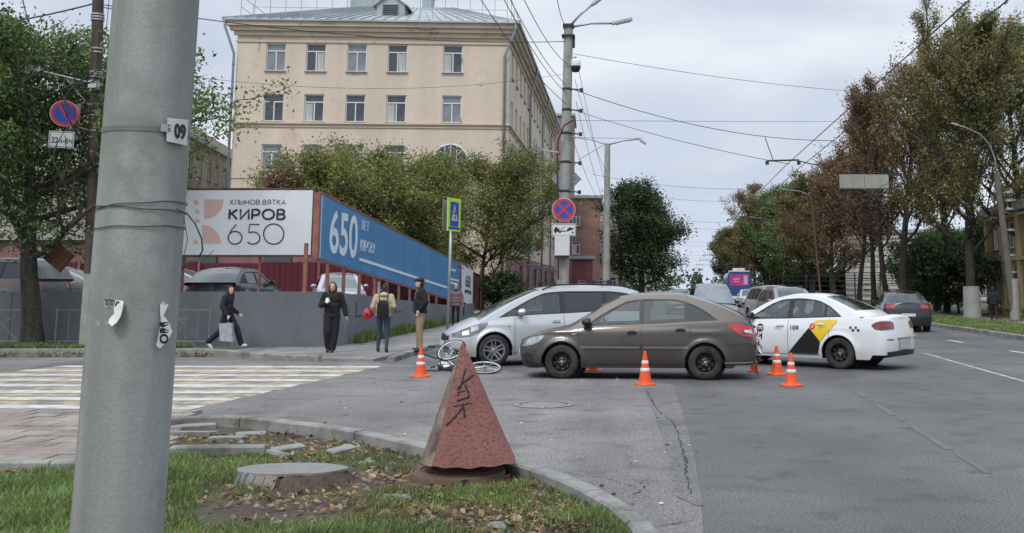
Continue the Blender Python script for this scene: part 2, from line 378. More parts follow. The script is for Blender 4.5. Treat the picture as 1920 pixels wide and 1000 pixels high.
# ---- lawn (height field inside the kerb)
def lawn_z(x, y):
    return max(.016, .045 + .03 * noise.noise(Vector((x * .9, y * .9, 3))) + .02 * noise.noise(Vector((x * 3.1, y * 3.1, 8))) - .025 * max(0, min(1, (y - 9) / 1.5)))
lk = [(p.x - .03, p.y - .04) for p in NK]
def inpoly(x, y, poly):
    c = False; n = len(poly); j = n - 1
    for i in range(n):
        xi, yi = poly[i]; xj, yj = poly[j]
        if (yi > y) != (yj > y) and x < (xj - xi) * (y - yi) / (yj - yi) + xi: c = not c
        j = i
    return c
PL = gp(310, 868).x                              # right end of the paved path
pathfront = 7.75 + 1.2                           # Y of the near edge of the paved path
py_front = gp(0, 880, .08).y
LAWN = lk + [(lk[-1][0], 2.0), (-12, 2.0), (-12, py_front - .25), (gp(310, 880).x, py_front - .1), (gp(300, 800).x, gp(300, 800).y)]
mb = MB(); st = .1; xs = np.arange(-12, 1.6, st); ys = np.arange(2, 13.2, st)
idx = {}
def vid(i, j):
    if (i, j) not in idx:
        x, y_ = xs[i], ys[j]; idx[(i, j)] = len(mb.v); mb.v.append((x, y_, lawn_z(x, y_)))
    return idx[(i, j)]
for i in range(len(xs) - 1):
    for j in range(len(ys) - 1):
        if inpoly(xs[i] + st / 2, ys[j] + st / 2, LAWN):
            mb.f.append((vid(i, j), vid(i + 1, j), vid(i + 1, j + 1), vid(i, j + 1))); mb.m.append(0)
tag(mb.build('lawn', M['soil'], smooth=True), kind='structure')
# grass blades
M['gr1'] = leafmat('grass_bright', (.15, .26, .055)); M['gr2'] = leafmat('grass_dull', (.15, .19, .07)); M['gr3'] = leafmat('grass_straw', (.32, .26, .13))
MHX, MHY = -1.28, 8.6
def grass_density(x, y):
    d = noise.noise(Vector((x * .8, y * .8, 0))) + .5 * noise.noise(Vector((x * 2.6, y * 2.6, 5)))
    px, py = PX0 + FPX * x / y, 540 + FPX * 1.55 / y
    dirt = math.exp(-(((px - 560) / 170) ** 2 + ((py - 935) / 34) ** 2)) + .9 * math.exp(-(((px - 700) / 90) ** 2 + ((py - 895) / 25) ** 2)) + .5 * math.exp(-(((px - 950) / 130) ** 2 + ((py - 965) / 25) ** 2)) + .8 * math.exp(-(((px - 1060) / 60) ** 2 + ((py - 985) / 22) ** 2))
    if (x - MHX) ** 2 + (y - MHY) ** 2 < .56 ** 2: return 0
    dirt += 1.0 * (300 < px < 640 and 780 < py < 836) + .5 * (640 <= px < 780 and py < 842)
    lush = (1.0 if px < 400 else .0) + .35 * (py > 960) + .3 * (600 < px < 780 and py < 870)
    return .5 + d * .75 - dirt * 1.0 + lush * .6
def make_grass(name, region, n, h0, h1, zf, dens, seed, mats, widen=1.0):
    rd = random.Random(seed); mb = MB(); x0, x1, y0, y1 = region; c = 0; tries = 0
    while c < n and tries < n * 4:
        tries += 1
        # more blades near the camera's side of the patch than a uniform draw gives
        x = rd.uniform(x0, x1); y = rd.uniform(y0, y1)
        d = dens(x, y)
        if rd.random() > d: continue
        c += 1
        z = zf(x, y); h = rd.uniform(h0, h1) * (.5 + .8 * min(1.2, max(.1, d))) * (.6 if name == 'grass' and y > 9.3 else 1); a = rd.uniform(0, 6.28); w = rd.uniform(.003, .0065) * widen
        lx, ly = rd.gauss(0, .45) * h, rd.gauss(0, .45) * h; ca, sa = math.cos(a) * w, math.sin(a) * w
        b = len(mb.v)
        mb.v += [(x - ca, y - sa, z - .01), (x + ca, y + sa, z - .01), (x + ca * .8 + lx * .45, y + sa * .8 + ly * .45, z + h * .65), (x - ca * .8 + lx * .45, y - sa * .8 + ly * .45, z + h * .65), (x + lx, y + ly, z + h)]
        mi = rd.choices((0, 1, 2), (d * 1.4, 1.0, .35))[0]
        mb.f += [(b, b + 1, b + 2, b + 3), (b + 3, b + 2, b + 4)]; mb.m += [mi, mi]
    return tag(mb.build(name, mats), kind='stuff')
GM = [M['gr1'], M['gr2'], M['gr3']]
def dens_lawn(x, y): return grass_density(x, y) if inpoly(x, y, LAWN) else 0
make_grass('grass', (-6.2, 1.3, 5.6, 11.9), 95000, .02, .085, lawn_z, dens_lawn, 11, GM)
tag([o for o in COL.objects if o.name == 'grass'][0], 'short green grass and weeds covering the near corner lawn', 'grass')
# fallen leaves
M['lf1'] = leafmat('leaf_tan', (.34, .22, .12)); M['lf2'] = leafmat('leaf_brown', (.13, .07, .04)); M['lf3'] = leafmat('leaf_pale', (.42, .34, .22)); M['lf4'] = leafmat('leaf_ochre', (.3, .17, .05))
LM = [M['lf1'], M['lf2'], M['lf3'], M['lf4']]
def leaf_litter(name, pts, size, seed, label, cat='fallen leaves'):
    rd = random.Random(seed); mb = MB()
    for (x, y, z) in pts:
        s = rd.uniform(.55, 1.2) * size; a = rd.uniform(0, 6.28); tx, ty = rd.gauss(0, .35), rd.gauss(0, .35)
        P = []
        for r_, an in ((1, 0), (.62, .8), (.45, 1.7), (.9, 3.14), (.45, 4.5), (.62, 5.5)):
            dx, dy = math.cos(an + a) * r_ * s * .5, math.sin(an + a) * r_ * s * .5
            P.append((x + dx, y + dy, z + .012 + dx * tx + dy * ty + rd.uniform(0, .3) * s * .4))
        b = len(mb.v); mb.v += P; mi = rd.choices((0, 1, 2, 3), (3, 5, 1.6, 1.4))[0]
        mb.f += [(b, b + 1, b + 2), (b, b + 2, b + 3), (b, b + 3, b + 4), (b, b + 4, b + 5)]; mb.m += [mi] * 4
    return tag(mb.build(name, LM), label, cat, kind='stuff')
rd = random.Random(5); LP = []
def lawn_pt(px, py, sx, sy):
    for _ in range(20):
        p = gp(rd.gauss(px, sx), min(1010, max(815, rd.gauss(py, sy))), .05)
        if inpoly(p.x, p.y, LAWN): return (p.x, p.y, lawn_z(p.x, p.y) + .01)
    return None
for (px, py, sx, sy, n) in ((560, 925, 150, 28, 420), (900, 955, 130, 26, 480), (1080, 965, 70, 24, 260), (620, 835, 130, 14, 320), (1000, 920, 80, 16, 170), (700, 930, 230, 45, 420), (430, 812, 80, 10, 260), (30, 905, 30, 14, 170), (340, 870, 30, 6, 70), (740, 895, 30, 8, 90), (1000, 985, 120, 12, 200)):
    for _ in range(n):
        q = lawn_pt(px, py, sx, sy)
        if q: LP.append(q)
leaf_litter('fallen_leaves', LP, .066, 3, 'dry tan and brown leaves scattered over the near corner lawn')
# litter heap at the extreme left, by the path edge
rd = random.Random(8); hp = []
c = gp(22, 903, .05)
for _ in range(420):
    a, r_ = rd.uniform(0, 6.28), abs(rd.gauss(0, .17)); hp.append((c.x + math.cos(a) * r_ * 1.6, c.y + math.sin(a) * r_, lawn_z(c.x, c.y) + max(0, .09 - r_ * .25) * rd.random()))
leaf_litter('leaf_heap', hp, .06, 4, 'low heap of dry orange brown leaves at the path edge, far left', 'leaf heap')
# stones and clods on the lawn
rd = random.Random(21); mb = MB()
for _ in range(260):
    q = lawn_pt(*rd.choice(((560, 925, 130, 24), (900, 960, 150, 22), (640, 830, 100, 12), (730, 890, 40, 12))))
    if not q: continue
    s = rd.uniform(.008, .03)
    P = [(q[0] + rd.gauss(0, .25) * s + dx * s, q[1] + rd.gauss(0, .25) * s + dy * s, q[2] - .01 + max(0, dz) * s * .9) for dx, dy, dz in ((1, 0, 0), (0, 1, 0), (-1, 0, 0), (0, -1, 0), (.1, .1, 1))]
    mb.add(P, [(0, 1, 4), (1, 2, 4), (2, 3, 4), (3, 0, 4)])
tag(mb.build('gravel', M['kerb']), 'small stones and clods lying in the lawn', 'gravel', kind='stuff')
# ---- paved path of concrete slabs (left foreground)
M['slab'] = mat('paving_slab', (.235, .2, .172), .9, n1=(1.6, .2), n2=(50, .16), bump=(45, .6, .008), dirt=(1.5, (.12, .1, .08), .5, .75))
M['slab2'] = mat('paving_slab_b', (.27, .235, .2), .9, n1=(1.9, .2), n2=(50, .16), bump=(45, .6, .008), dirt=(1.8, (.13, .11, .09), .5, .75))
pz = .045; pf = gp(0, 868, pz).y; pb = gp(0, 772, pz).y
sheet('path_bed', [(-14, pf + .02), (gp(310, 868).x, pf + .02), (gp(330, 790).x, pb - .1), (-14, pb)], pz - .02, M['soil'], skirt=.1)
path = empty('paved_path', (-6, (pf + pb) / 2, 0), kind='structure')
rd = random.Random(2); yy = pf + .03; row = 0
while yy < pb - .1:
    d = .4; xx = -9.2 + (row % 2) * .2
    xmax = gp(306, 868).x + (gp(322, 790).x - gp(306, 868).x) * (yy - pf) / (pb - pf)
    while xx < xmax - .05:
        w = min(.4, xmax - xx); mb = MB()
        mb.box((xx + w / 2, yy + d / 2, pz - .02 + rd.uniform(-.004, .004)), (w - .014, d - .014, .05), Matrix.Rotation(rd.gauss(0, .008), 3, 'X') @ Matrix.Rotation(rd.gauss(0, .006), 3, 'Y') @ Matrix.Rotation(rd.gauss(0, .006), 3, 'Z'))
        o = mb.build('slab', rd.choice((M['slab'], M['slab2'])), path); o.location = -path.location
        xx += .4
    yy += d; row += 1
# low kerb along the near edge of the path and the broken one right of the pole
kerb_thing([(-10, pf - .06), (gp(309, 872).x, pf - .06)], -.1, .075, .11, stone=1.0, seed=8)
b0, b1, b2 = gp(322, 838, .12), gp(500, 836, .12), gp(560, 846, .08)
kerb_thing([(b0.x, b0.y), (b1.x, b1.y)], -.1, .13, .12, stone=1.0, seed=9)
kerb_thing([(b1.x + .03, b1.y + .0), (b2.x, b2.y - .3)], -.1, .09, .1, stone=1.0, seed=10)
kerb_thing([(gp(312, 842, .1).x, gp(312, 842, .1).y - .55), (gp(316, 842, .1).x, gp(316, 842, .1).y)], -.1, .11, .1, stone=1.0, seed=12)
for i, (px, py, w, d) in enumerate(((360, 812, .5, .3), (425, 822, .34, .2), (470, 815, .3, .25), (350, 800, .6, .25), (540, 843, .3, .16), (640, 850, .26, .14))):
    c = gp(px, py, .05); mb = MB(); mb.box((0, 0, 0), (w, d, .05), Matrix.Rotation(R(3 * i - 5), 3, 'X') @ Matrix.Rotation(R(9 * i), 3, 'Z'))
    o = mb.build('concrete_slab', M['kerb'], loc=(c.x, c.y, lawn_z(c.x, c.y) + .02))
    tag(o, ['long thin slab fragment sunk beside the near kerb', 'flat grey fragment lying between the two kerbs', 'small squarish fragment near the kerb bend', 'wide slab fragment against the back of the kerb', 'pale fragment at the end of the broken kerb', 'small pale fragment in the grass left of the red cone'][i], 'concrete slab', 'broken slabs between the kerbs')
# ---- far side: pavement in front of the grey wall, verge, right-hand verge
walk = [(-45, 25.3), (-9.7, 25.3), (-7.9, 23.4), (-6.6, 22.6), (-5.2, 22.4)] + [LK[1], LK[2], LK[3], LK[4], street(-1.1, 38.5, 500), (-9, 540), (-9, 70), (-7.3, 60), (-7.3, 27), (-45, 27.2)]
sheet('pavement', walk, .07, M['asph_walk'], skirt=.2)
kerb_thing([(-40, 25.2), (-9.9, 25.2), (-9.2, 24.6), (-8.2, 23.5), (-7.3, 22.9), (-6.4, 22.55)], -.1, .13, .15, stone=1.0, seed=4)
kerb_thing([(-4.85, 22.5), (-4.85, 27.5), (-4.0, 31.0), (-2.2, 35.0), (-1.1, 38.5), street(-1.1, 38.5, 60)], -.1, .11, .15, stone=1.5, seed=5)
VG = [(-45, 25.28), (-10.9, 25.28), (-10.3, 25.4), (-10.6, 25.9), (-11.6, 26.4), (-45, 27.1)]
sheet('verge', VG, .1, M['turf'], skirt=.1)
make_grass('verge_grass', (-21, -8.4, 25.2, 27.1), 16000, .05, .13, lambda x, y: .1, lambda x, y: .9 if inpoly(x, y, VG) else 0, 12, GM, 2.2)
tag([o for o in COL.objects if o.name == 'verge_grass'][0], 'green grass strip under the big tree before the grey wall', 'grass')
rdv = random.Random(33)
leaf_litter('gutter_leaves', [(rdv.uniform(-20, -8.5), 25.08 - abs(rdv.gauss(0, .12)), .01) for _ in range(700)], .1, 6, 'dry leaves gathered in the gutter of the far kerb')
def dwall(x, y): return 1.0
make_grass('wall_grass', (-7.3, -6.95, 28.5, 46), 5200, .08, .3, lambda x, y: .07, lambda x, y: .35 + .6 * (.5 + .5 * math.sin(y * 1.3)), 13, GM, 2.6)
tag([o for o in COL.objects if o.name == 'wall_grass'][0], 'tufts of grass along the foot of the grey wall', 'grass')
def rk(d, off): return (RK[1][0] + SD.x * d + off * SD.y, RK[1][1] + SD.y * d - off * SD.x)
VR = [rk(-30, .1), rk(400, .1), rk(400, 2.9), rk(-30, 2.9)]
sheet('right_verge', VR, .1, M['turf'], skirt=.1)
sheet('right_pavement', [rk(-30, 2.9), rk(400, 2.9), rk(400, 5.6), rk(-30, 5.6)], .06, M['asph_walk'], skirt=.1)
sheet('park_ground', [rk(-30, 5.6), rk(400, 5.6), (300, 400), (120, 0)], .08, M['turf'], skirt=.1)
kerb_thing([rk(-30, 0), rk(90, 0)], -.1, .15, .16, stone=3.0, seed=6)
make_grass('right_verge_grass', (12.0, 22, 28, 70), 24000, .05, .16, lambda x, y: .1, lambda x, y: .9 if inpoly(x, y, VR) else 0, 14, GM, 3)
tag([o for o in COL.objects if o.name == 'right_verge_grass'][0], 'grass of the verge along the right kerb under the trees', 'grass')
leaf_litter('verge_leaves', [(*rk(rdv.uniform(-6, 30), rdv.uniform(.2, 5)), .12) for _ in range(1500)], .13, 9, 'brown leaves on the verge under the right hand trees')
# flush manhole in the road
c = gp(1020, 760); mb = MB(); mb.lathe([(.0, .0135), (.31, .0135), (.31, .01)], 28); mb.lathe([(.33, .0145), (.42, .0145), (.42, .01)], 28)
tag(mb.build('road_manhole', M['asph_walk'], loc=(c.x, c.y, 0)), 'worn round manhole cover flush in the side street asphalt', 'manhole cover')
# small debris specks on the road
rd = random.Random(17)
mb = MB()
for _ in range(90):
    c = gp(rd.uniform(420, 1330), rd.uniform(700, 960)); s = rd.uniform(.008, .03)
    mb.box((c.x, c.y, .014), (s * 1.3, s * .8, s * .3), Matrix.Rotation(rd.uniform(0, 3), 3, 'Z'), mi=rd.choice((0, 0, 1, 2)))
tag(mb.build('road_litter', [M['lf2'], M['white'], M['lf1']]), 'tiny specks of litter and glass on the asphalt', 'litter', kind='stuff')
# ================================================================ buildings
M['cream'] = mat('cream_stucco', (.6, .505, .41), .9, n1=(.25, .06), n2=(2.5, .05), bump=(20, .15), streak=(.9, .07), dirt=(.5, (.4, .31, .22), .6, .85))
M['creamtrim'] = mat('cream_trim', (.54, .45, .34), .9, n1=(.6, .12), bump=(20, .2), dirt=(1.4, (.2, .15, .11), .58, .75))
M['wine'] = mat('wine_paint', (.17, .055, .065), .8, n1=(.6, .25), streak=(1.0, .25), dirt=(.8, (.1, .05, .05), .5, .8))
M['pinkpl'] = mat('wine_plaster', (.26, .12, .13), .85, n1=(.8, .2), streak=(1.2, .25))
M['roofm'] = mat('roof_metal', (.34, .37, .38), .5, .35, n1=(.35, .2), n2=(3, .1), dirt=(.45, (.2, .13, .1), .62, .8))
M['pane'] = mat('window_pane', (.05, .06, .075), .12, spec=.8, n1=(1.3, .4))
M['pane2'] = mat('window_pane_light', (.2, .22, .24), .15, spec=.8, n1=(1.3, .3))
M['curtain'] = mat('curtain', (.5, .5, .48), .9, streak=(9, .3))
M['frame'] = mat('window_frame_white', (.68, .69, .7), .5)
M['pipe'] = mat('downpipe', (.26, .29, .31), .5, .4, n1=(2, .2))
def holewall(mb, O, U, W, z0, z1, holes, depth=.18, mi=0, mir=None):
    """wall in the plane O + u*U, with rectangular openings (u0,u1,za,zb) and reveals going inwards (Nn)"""
    O = Vector(O); U = Vector(U).normalized(); Nn = Vector((-U.y, U.x, 0))   # inward (left of U)
    us = sorted({0, W} | {h[0] for h in holes} | {h[1] for h in holes}); zs = sorted({z0, z1} | {h[2] for h in holes} | {h[3] for h in holes})
    def P(u, z, d=0): return O + U * u + Vector((0, 0, z)) + Nn * d
    for a, b in zip(us[:-1], us[1:]):
        for c, d in zip(zs[:-1], zs[1:]):
            um, zm = (a + b) / 2, (c + d) / 2
            if any(h[0] < um < h[1] and h[2] < zm < h[3] for h in holes): continue
            mb.add([P(a, c), P(b, c), P(b, d), P(a, d)], [(0, 1, 2, 3)], mi)
    for h in holes:
        a, b, c, d = h; q = mi if mir is None else mir
        mb.add([P(a, c), P(a, c, depth), P(a, d, depth), P(a, d)], [(0, 1, 2, 3)], q); mb.add([P(b, c), P(b, d), P(b, d, depth), P(b, c, depth)], [(0, 1, 2, 3)], q)
        mb.add([P(a, d), P(a, d, depth), P(b, d, depth), P(b, d)], [(0, 1, 2, 3)], q); mb.add([P(a, c), P(b, c), P(b, c, depth), P(a, c, depth)], [(0, 1, 2, 3)], q)
WMESH = {}
def window_meshes(w, h, style):
    k = (round(w, 2), round(h, 2), style)
    if k in WMESH: return WMESH[k]
    t = .07; fr = MB(); y = .14
    for a, b in (((t / 2, y, h / 2), (t, .06, h)), ((w - t / 2, y, h / 2), (t, .06, h)), ((w / 2, y, t / 2), (w - 2 * t, .06, t)), ((w / 2, y, h - t / 2), (w - 2 * t, .06, t))): fr.box(a, b)
    if style != 'plain':
        fr.box((w / 2, y, h * .72), (w - 2 * t, .055, t)); fr.box((w / 2, y, h * .36), (t, .05, h * .72 - t))
    pa = MB(); pa.add([(0, .17, 0), (w, .17, 0), (w, .17, h), (0, .17, h)], [(0, 1, 2, 3)])
    cu = MB(); r_ = random.Random(hash(style) % 97)
    sill = MB(); sill.box((w / 2, -.03, -.03), (w + .14, .2, .05))
    G = []
    for i in range(9):
        x = t + (w * .42 - t) * i / 8; G.append([(x, .163 + .004 * (i % 2), t), (x, .163 + .004 * (i % 2), h * .7)])
    cu.grid(G)
    WMESH[k] = (fr.mesh('window', M['frame']), pa.mesh('pane', M['pane']), sill.mesh('sill', M['greymetal']), cu.mesh('curtain', M['curtain']), pa.mesh('pane', M['pane2']))
    return WMESH[k]
def put_window(parent, O, U, u, z, w, h, style='t', curtain=0, light=False, sill=True):
    U = Vector(U).normalized(); p = Vector(O) + U * u; rz = math.atan2(U.y, U.x)
    fr, pa, si, cu, pl = window_meshes(w, h, style)
    f = link('window', fr, parent, Vector((p.x, p.y, z)) - parent.location, (0, 0, rz))
    link('pane', pl if light else pa, f)
    if sill: link('sill', si, f)
    if curtain: c = link('curtain', cu, f); c.location = ((w * .5 if curtain == 2 else 0), 0, 0)
    return f
# ---- main cream building
FL = Vector((-25.45, 67.0, 0)); FR = Vector((-7.15, 68.0, 0)); FU = (FR - FL).normalized(); FW = (FR - FL).length
SU = Vector((0.01, 1, 0)).normalized(); SW = 46.0
def zf(py, Y=67.5, px=700): return at(px, py, Y).z
ZC = zf(62); ZE = zf(43)
main = empty('apartment_building', FR, label='five storey cream stucco building with hipped metal roof behind the billboards', cat='building')
rows = [(zf(135), zf(83)), (zf(229), zf(178)), (zf(321), zf(272)), (zf(415), zf(366)), (zf(508), zf(462))]
colsF = [.142, .288, .438, .587, .791]; ww = 1.32
holes = []
for ri, (a, b) in enumerate(rows):
    for ci, f in enumerate(colsF):
        if ri == 2 and ci == 4: continue
        holes.append((FW * f - ww / 2, FW * f + ww / 2, a, b))
mb = MB(); holewall(mb, FL, FU, FW, -.2, ZC, holes)
o = mb.build('wall', M['cream'], main); o.location = -main.location
colS = [2.2 + 2.95 * i for i in range(15)]; holesS = [(u - .6, u + .6, a, b) for u in colS for (a, b) in rows]
# side wall runs away from the camera; U must have the inside on its left
z_base = 3.9
mb = MB(); holewall(mb, FR, SU, SW, z_base, ZC, [h for h in holesS if h[2] > z_base]); 
o = mb.build('wall', M['cream'], main); o.location = -main.location
mb = MB(); holewall(mb, FR + Vector((.06, -.06, 0)), SU, SW, -.2, z_base, [h for h in holesS if h[3] < z_base]); mb.add([FR + Vector((.06, -.06, z_base)), FR + SU * SW + Vector((.06, 0, z_base)), FR + SU * SW + Vector((0, 0, z_base)), FR + Vector((0, 0, z_base))], [(0, 1, 2, 3)])
o = mb.build('painted_base', M['pinkpl'], main); o.location = -main.location
# back and left walls
mb = MB(); BL = FL + SU * SW; BR = FR + SU * SW
mb.add([FL, BL, BL + Vector((0, 0, ZC)), FL + Vector((0, 0, ZC))], [(0, 1, 2, 3)]); mb.add([BL, BR, BR + Vector((0, 0, ZC)), BL + Vector((0, 0, ZC))], [(0, 1, 2, 3)])
o = mb.build('wall', M['cream'], main); o.location = -main.location
rd = random.Random(4)
for ri, (a, b) in enumerate(rows):
    for ci, f in enumerate(colsF):
        if ri == 2 and ci == 4: continue
        put_window(main, FL, FU, FW * f - ww / 2, a, ww, b - a, 't', rd.choice((0, 0, 1, 2)), rd.random() < .35)
    for u in colS: put_window(main, FR + (Vector((.06, 0, 0)) if b < z_base else Vector((0, 0, 0))), SU, u - .6, a, 1.2, b - a, 't', rd.choice((0, 1, 2)), rd.random() < .3)
# arched window of the third row
u = FW * .791 + .0; za = zf(338); zb = zf(302); rr = 1.15
c = FL + FU * u
mb = MB(); seg = 16
poly = [(-rr, za), (rr, za)] + [(rr * math.cos(math.pi * i / seg), zb + rr * math.sin(math.pi * i / seg)) for i in range(seg + 1)]
def onwall(x, z, d): return c + FU * x + Vector((0, 0, z)) + Vector((FU.y, -FU.x, 0)) * d
mb.add([onwall(x, z, .012) for x, z in poly], [tuple(range(len(poly)))])
o = mb.build('pane', M['pane'], None); pane_arch = o
fr = MB(); arc = [onwall(rr * math.cos(math.pi * i / seg), zb + rr * math.sin(math.pi * i / seg), .03) for i in range(seg + 1)]
fr.tube([onwall(rr, za, .03)] + arc + [onwall(-rr, za, .03)], .055, 6, closed=True)
for x in (-.4, .4): fr.bar(onwall(x, za, .03), onwall(x, zb + math.sqrt(rr * rr - x * x), .03), .05, .05)
for z in (zb, (za + zb) / 2): fr.bar(onwall(-rr, z, .03), onwall(rr, z, .03), .05, .05)
for a in (45, 90, 135): fr.bar(onwall(.35 * math.cos(R(a)), zb + .35 * math.sin(R(a)), .03), onwall(rr * math.cos(R(a)), zb + rr * math.sin(R(a)), .03), .045, .045)
f = fr.build('arched_window', M['frame'], main); f.location = -main.location; pane_arch.parent = f
# plaster surrounds, string courses, cornice
mb = MB()
def course(z0, z1, d, f=1, s=1):
    if f: mb.box(FL.lerp(FR, .5) + Vector((FU.y, -FU.x, 0)) * (d / 2) + Vector((0, 0, (z0 + z1) / 2)), (FW + 2 * d, d, z1 - z0), Matrix.Rotation(math.atan2(FU.y, FU.x), 3, 'Z'))
    if s: mb.box(FR + SU * (SW / 2) + Vector((SU.y, -SU.x, 0)) * (d / 2) + Vector((0, 0, (z0 + z1) / 2)), (SW, d, z1 - z0), Matrix.Rotation(math.atan2(SU.y, SU.x), 3, 'Z'))
course(zf(234), zf(231), .16); course(zf(240), zf(238.5), .07); course(zf(336), zf(334.5), .05)
o = mb.build('string_course', M['creamtrim'], main); o.location = -main.location
mb = MB(); course(ZC - .75, ZC - .62, .08); course(ZC - .3, ZC - .002, .2); course(ZC, ZC + .28, .42); course(ZC + .283, ZE, .62)
o = mb.build('cornice', M['creamtrim'], main); o.location = -main.location
# roof
ov = .8; E = [FL + Vector((-ov, -ov, ZE)), FR + Vector((ov, -ov, ZE)), BR + Vector((ov, ov, ZE)), BL + Vector((-ov, ov, ZE))]
zt = 23.2; T = [Vector((-19.8, 76.5, zt)), Vector((-12.4, 76.8, zt)), Vector((-12.2, 105, zt)), Vector((-19.6, 105, zt))]
mb = MB(); mb.add(E + T, [(0, 1, 5, 4), (1, 2, 6, 5), (2, 3, 7, 6), (3, 0, 4, 7), (4, 5, 6, 7)])
mb.add(E + [e - Vector((0, 0, .12)) for e in E], [(0, 4, 5, 1), (1, 5, 6, 2), (2, 6, 7, 3), (3, 7, 4, 0), (7, 6, 5, 4)])
o = mb.build('roof', M['roofm'], main); o.location = -main.location; roof = o
mb = MB()
for i in range(1, 26):
    f = i / 26; mb.bar(E[0].lerp(E[1], f) + Vector((0, 0, .03)), T[0].lerp(T[1], f) + Vector((0, 0, .03)), .06, .1)
for i in range(1, 50):
    f = i / 50; mb.bar(E[1].lerp(E[2], f) + Vector((0, 0, .03)), T[1].lerp(T[2], f) + Vector((0, 0, .03)), .06, .1)
mb.bar(E[0], T[0], .14, .12); mb.bar(E[1], T[1], .14, .12)
o = mb.build('roof_seams', M['roofm'], roof)
# dormer with louvre
d0 = at(733, 38, 70.2); mb = MB(); w, h, g = 2.0, 1.25, .75; dz = d0.z - .15
x = d0.x; F0, B0 = 70.0, 75.5
mb.add([(x - w / 2, F0, dz), (x + w / 2, F0, dz), (x + w / 2, F0, dz + h), (x, F0, dz + h + g), (x - w / 2, F0, dz + h), (x - w / 2, B0, dz), (x + w / 2, B0, dz), (x + w / 2, B0, dz + h), (x, B0, dz + h + g), (x - w / 2, B0, dz + h)],
       [(0, 1, 2, 3, 4), (1, 6, 7, 2), (5, 0, 4, 9)])
o = mb.build('dormer', M['roofm'], main); o.location = -main.location; dm = o
mb = MB(); mb.bar((x - w / 2 - .25, (F0 + B0) / 2 - .2, dz + h - .16), (x + .02, (F0 + B0) / 2 - .2, dz + h + g + .06), B0 - F0, .07); mb.bar((x + w / 2 + .25, (F0 + B0) / 2 - .2, dz + h - .16), (x - .02, (F0 + B0) / 2 - .2, dz + h + g + .06), B0 - F0, .07)
mb.build('dormer_roof', M['roofm'], dm)
mb = MB(); mb.box((x, F0 - .03, dz + .66), (1.15, .06, 1.15)); mb.mi = 1
for i in range(9): mb.box((x, F0 - .08, dz + .16 + i * .125), (1.05, .05, .05), Matrix.Rotation(R(35), 3, 'X'))
mb.build('louvre', [M['pipe'], M['darkin']], dm)
for (a, b, yt, Yc, nm) in ((656, 713, -22, 80, 'chimney'), (791, 808, -10, 78, 'vent_pipe')):
    p, q = at(a, 12, Yc), at(b, 12, Yc); top = at(a, yt, Yc).z; mb = MB(); mb.box(((p.x + q.x) / 2, Yc + .8, (22 + top) / 2), (q.x - p.x, 1.4, top - 22)); mb.box(((p.x + q.x) / 2, Yc + .8, top + .06), (q.x - p.x + .3, 1.7, .12))
    o = mb.build(nm, mat('chimney_zinc', (.3, .36, .36), .5, .4, streak=(2, .2)), main); o.location = -main.location
mb = MB()
def rail(a, b, n, h=1.5):
    a, b = Vector(a), Vector(b)
    for i in range(n + 1): p = a.lerp(b, i / n); mb.bar(p, p + Vector((0, 0, h)), .035, .035, up=Vector((1, 0, 0)))
    for k in (.45, .95): mb.bar(a + Vector((0, 0, h * k)), b + Vector((0, 0, h * k)), .03, .03)
eA = E[0].lerp(T[0], .12); eB = E[1].lerp(T[1], .12)
rail(eA.lerp(eB, .05), eA.lerp(eB, .39), 6); rail(eA.lerp(eB, .66), eA.lerp(eB, .985), 7); rail(eB, E[2].lerp(T[2], .12), 24); rail(eA, E[3].lerp(T[3], .12), 20)
o = mb.build('roof_railing', M['greymetal'], main); o.location = -main.location
# downpipes
def pipe(P, r=.09):
    mb = MB(); mb.tube(P, r, 8); 
    for z in np.arange(1.5, ZC - 2, 3): mb.tube([Vector(P[-1]) * 0 + Vector((P[-1][0], P[-1][1], z)), Vector((P[-1][0], P[-1][1], z + .06))], r + .03, 8)
    o = mb.build('downpipe', M['pipe'], main, smooth=True); o.location = -main.location
pipe([FL + Vector((-.65, -.7, ZE - .1)), FL + Vector((-.65, -.7, ZE - .5)), FL + Vector((-.12, -.2, ZC - 1.6)), FL + Vector((-.12, -.2, 0))])
pipe([FR + Vector((.5, -.7, ZE - .1)), FR + Vector((.5, -.7, ZE - .5)), FR + Vector((-.28, -.22, ZC - 1.6)), FR + Vector((-.28, -.22, 0))])
for d in (14, 27, 38): b_ = FR + SU * d; pipe([b_ + Vector((.72, 0, ZE - .1)), b_ + Vector((.72, 0, ZE - .5)), b_ + Vector((.2, 0, ZC - 1.5)), b_ + Vector((.2, 0, .2))])
# entrance canopies along the street side
for d in (9.5, 22, 34):
    mb = MB(); b_ = FR + SU * d; mb.box(b_ + Vector((.75, 0, 3.3)), (1.4, 2.6, .14)); mb.bar(b_ + Vector((1.35, -1.1, .1)), b_ + Vector((1.35, -1.1, 3.2)), .08, .08, up=Vector((1, 0, 0))); mb.bar(b_ + Vector((1.35, 1.1, .1)), b_ + Vector((1.35, 1.1, 3.2)), .08, .08, up=Vector((1, 0, 0)))
    o = mb.build('entrance_canopy', M['pipe'], main); o.location = -main.location
    mb = MB(); mb.box(b_ + Vector((.1, 0, 1.3)), (.08, 1.2, 2.4)); o = mb.build('door', M['wine'], main); o.location = -main.location
b_ = FR + SU * 16; mb = MB(); mb.bar(b_ + Vector((.1, 0, 5)), b_ + Vector((1.2, 0, 5.9)), .04, .04); mb.mi = 1; mb.add([b_ + Vector((.5, 0, 5.3)), b_ + Vector((1.2, 0, 5.9)), b_ + Vector((1.15, .05, 4.9)), b_ + Vector((.6, .02, 4.5))], [(0, 1, 2, 3), (3, 2, 1, 0)])
tag(mb.build('flag', [M['steel'], M['wine']]), 'small dark red flag on a slanted staff on the cream side wall', 'flag')
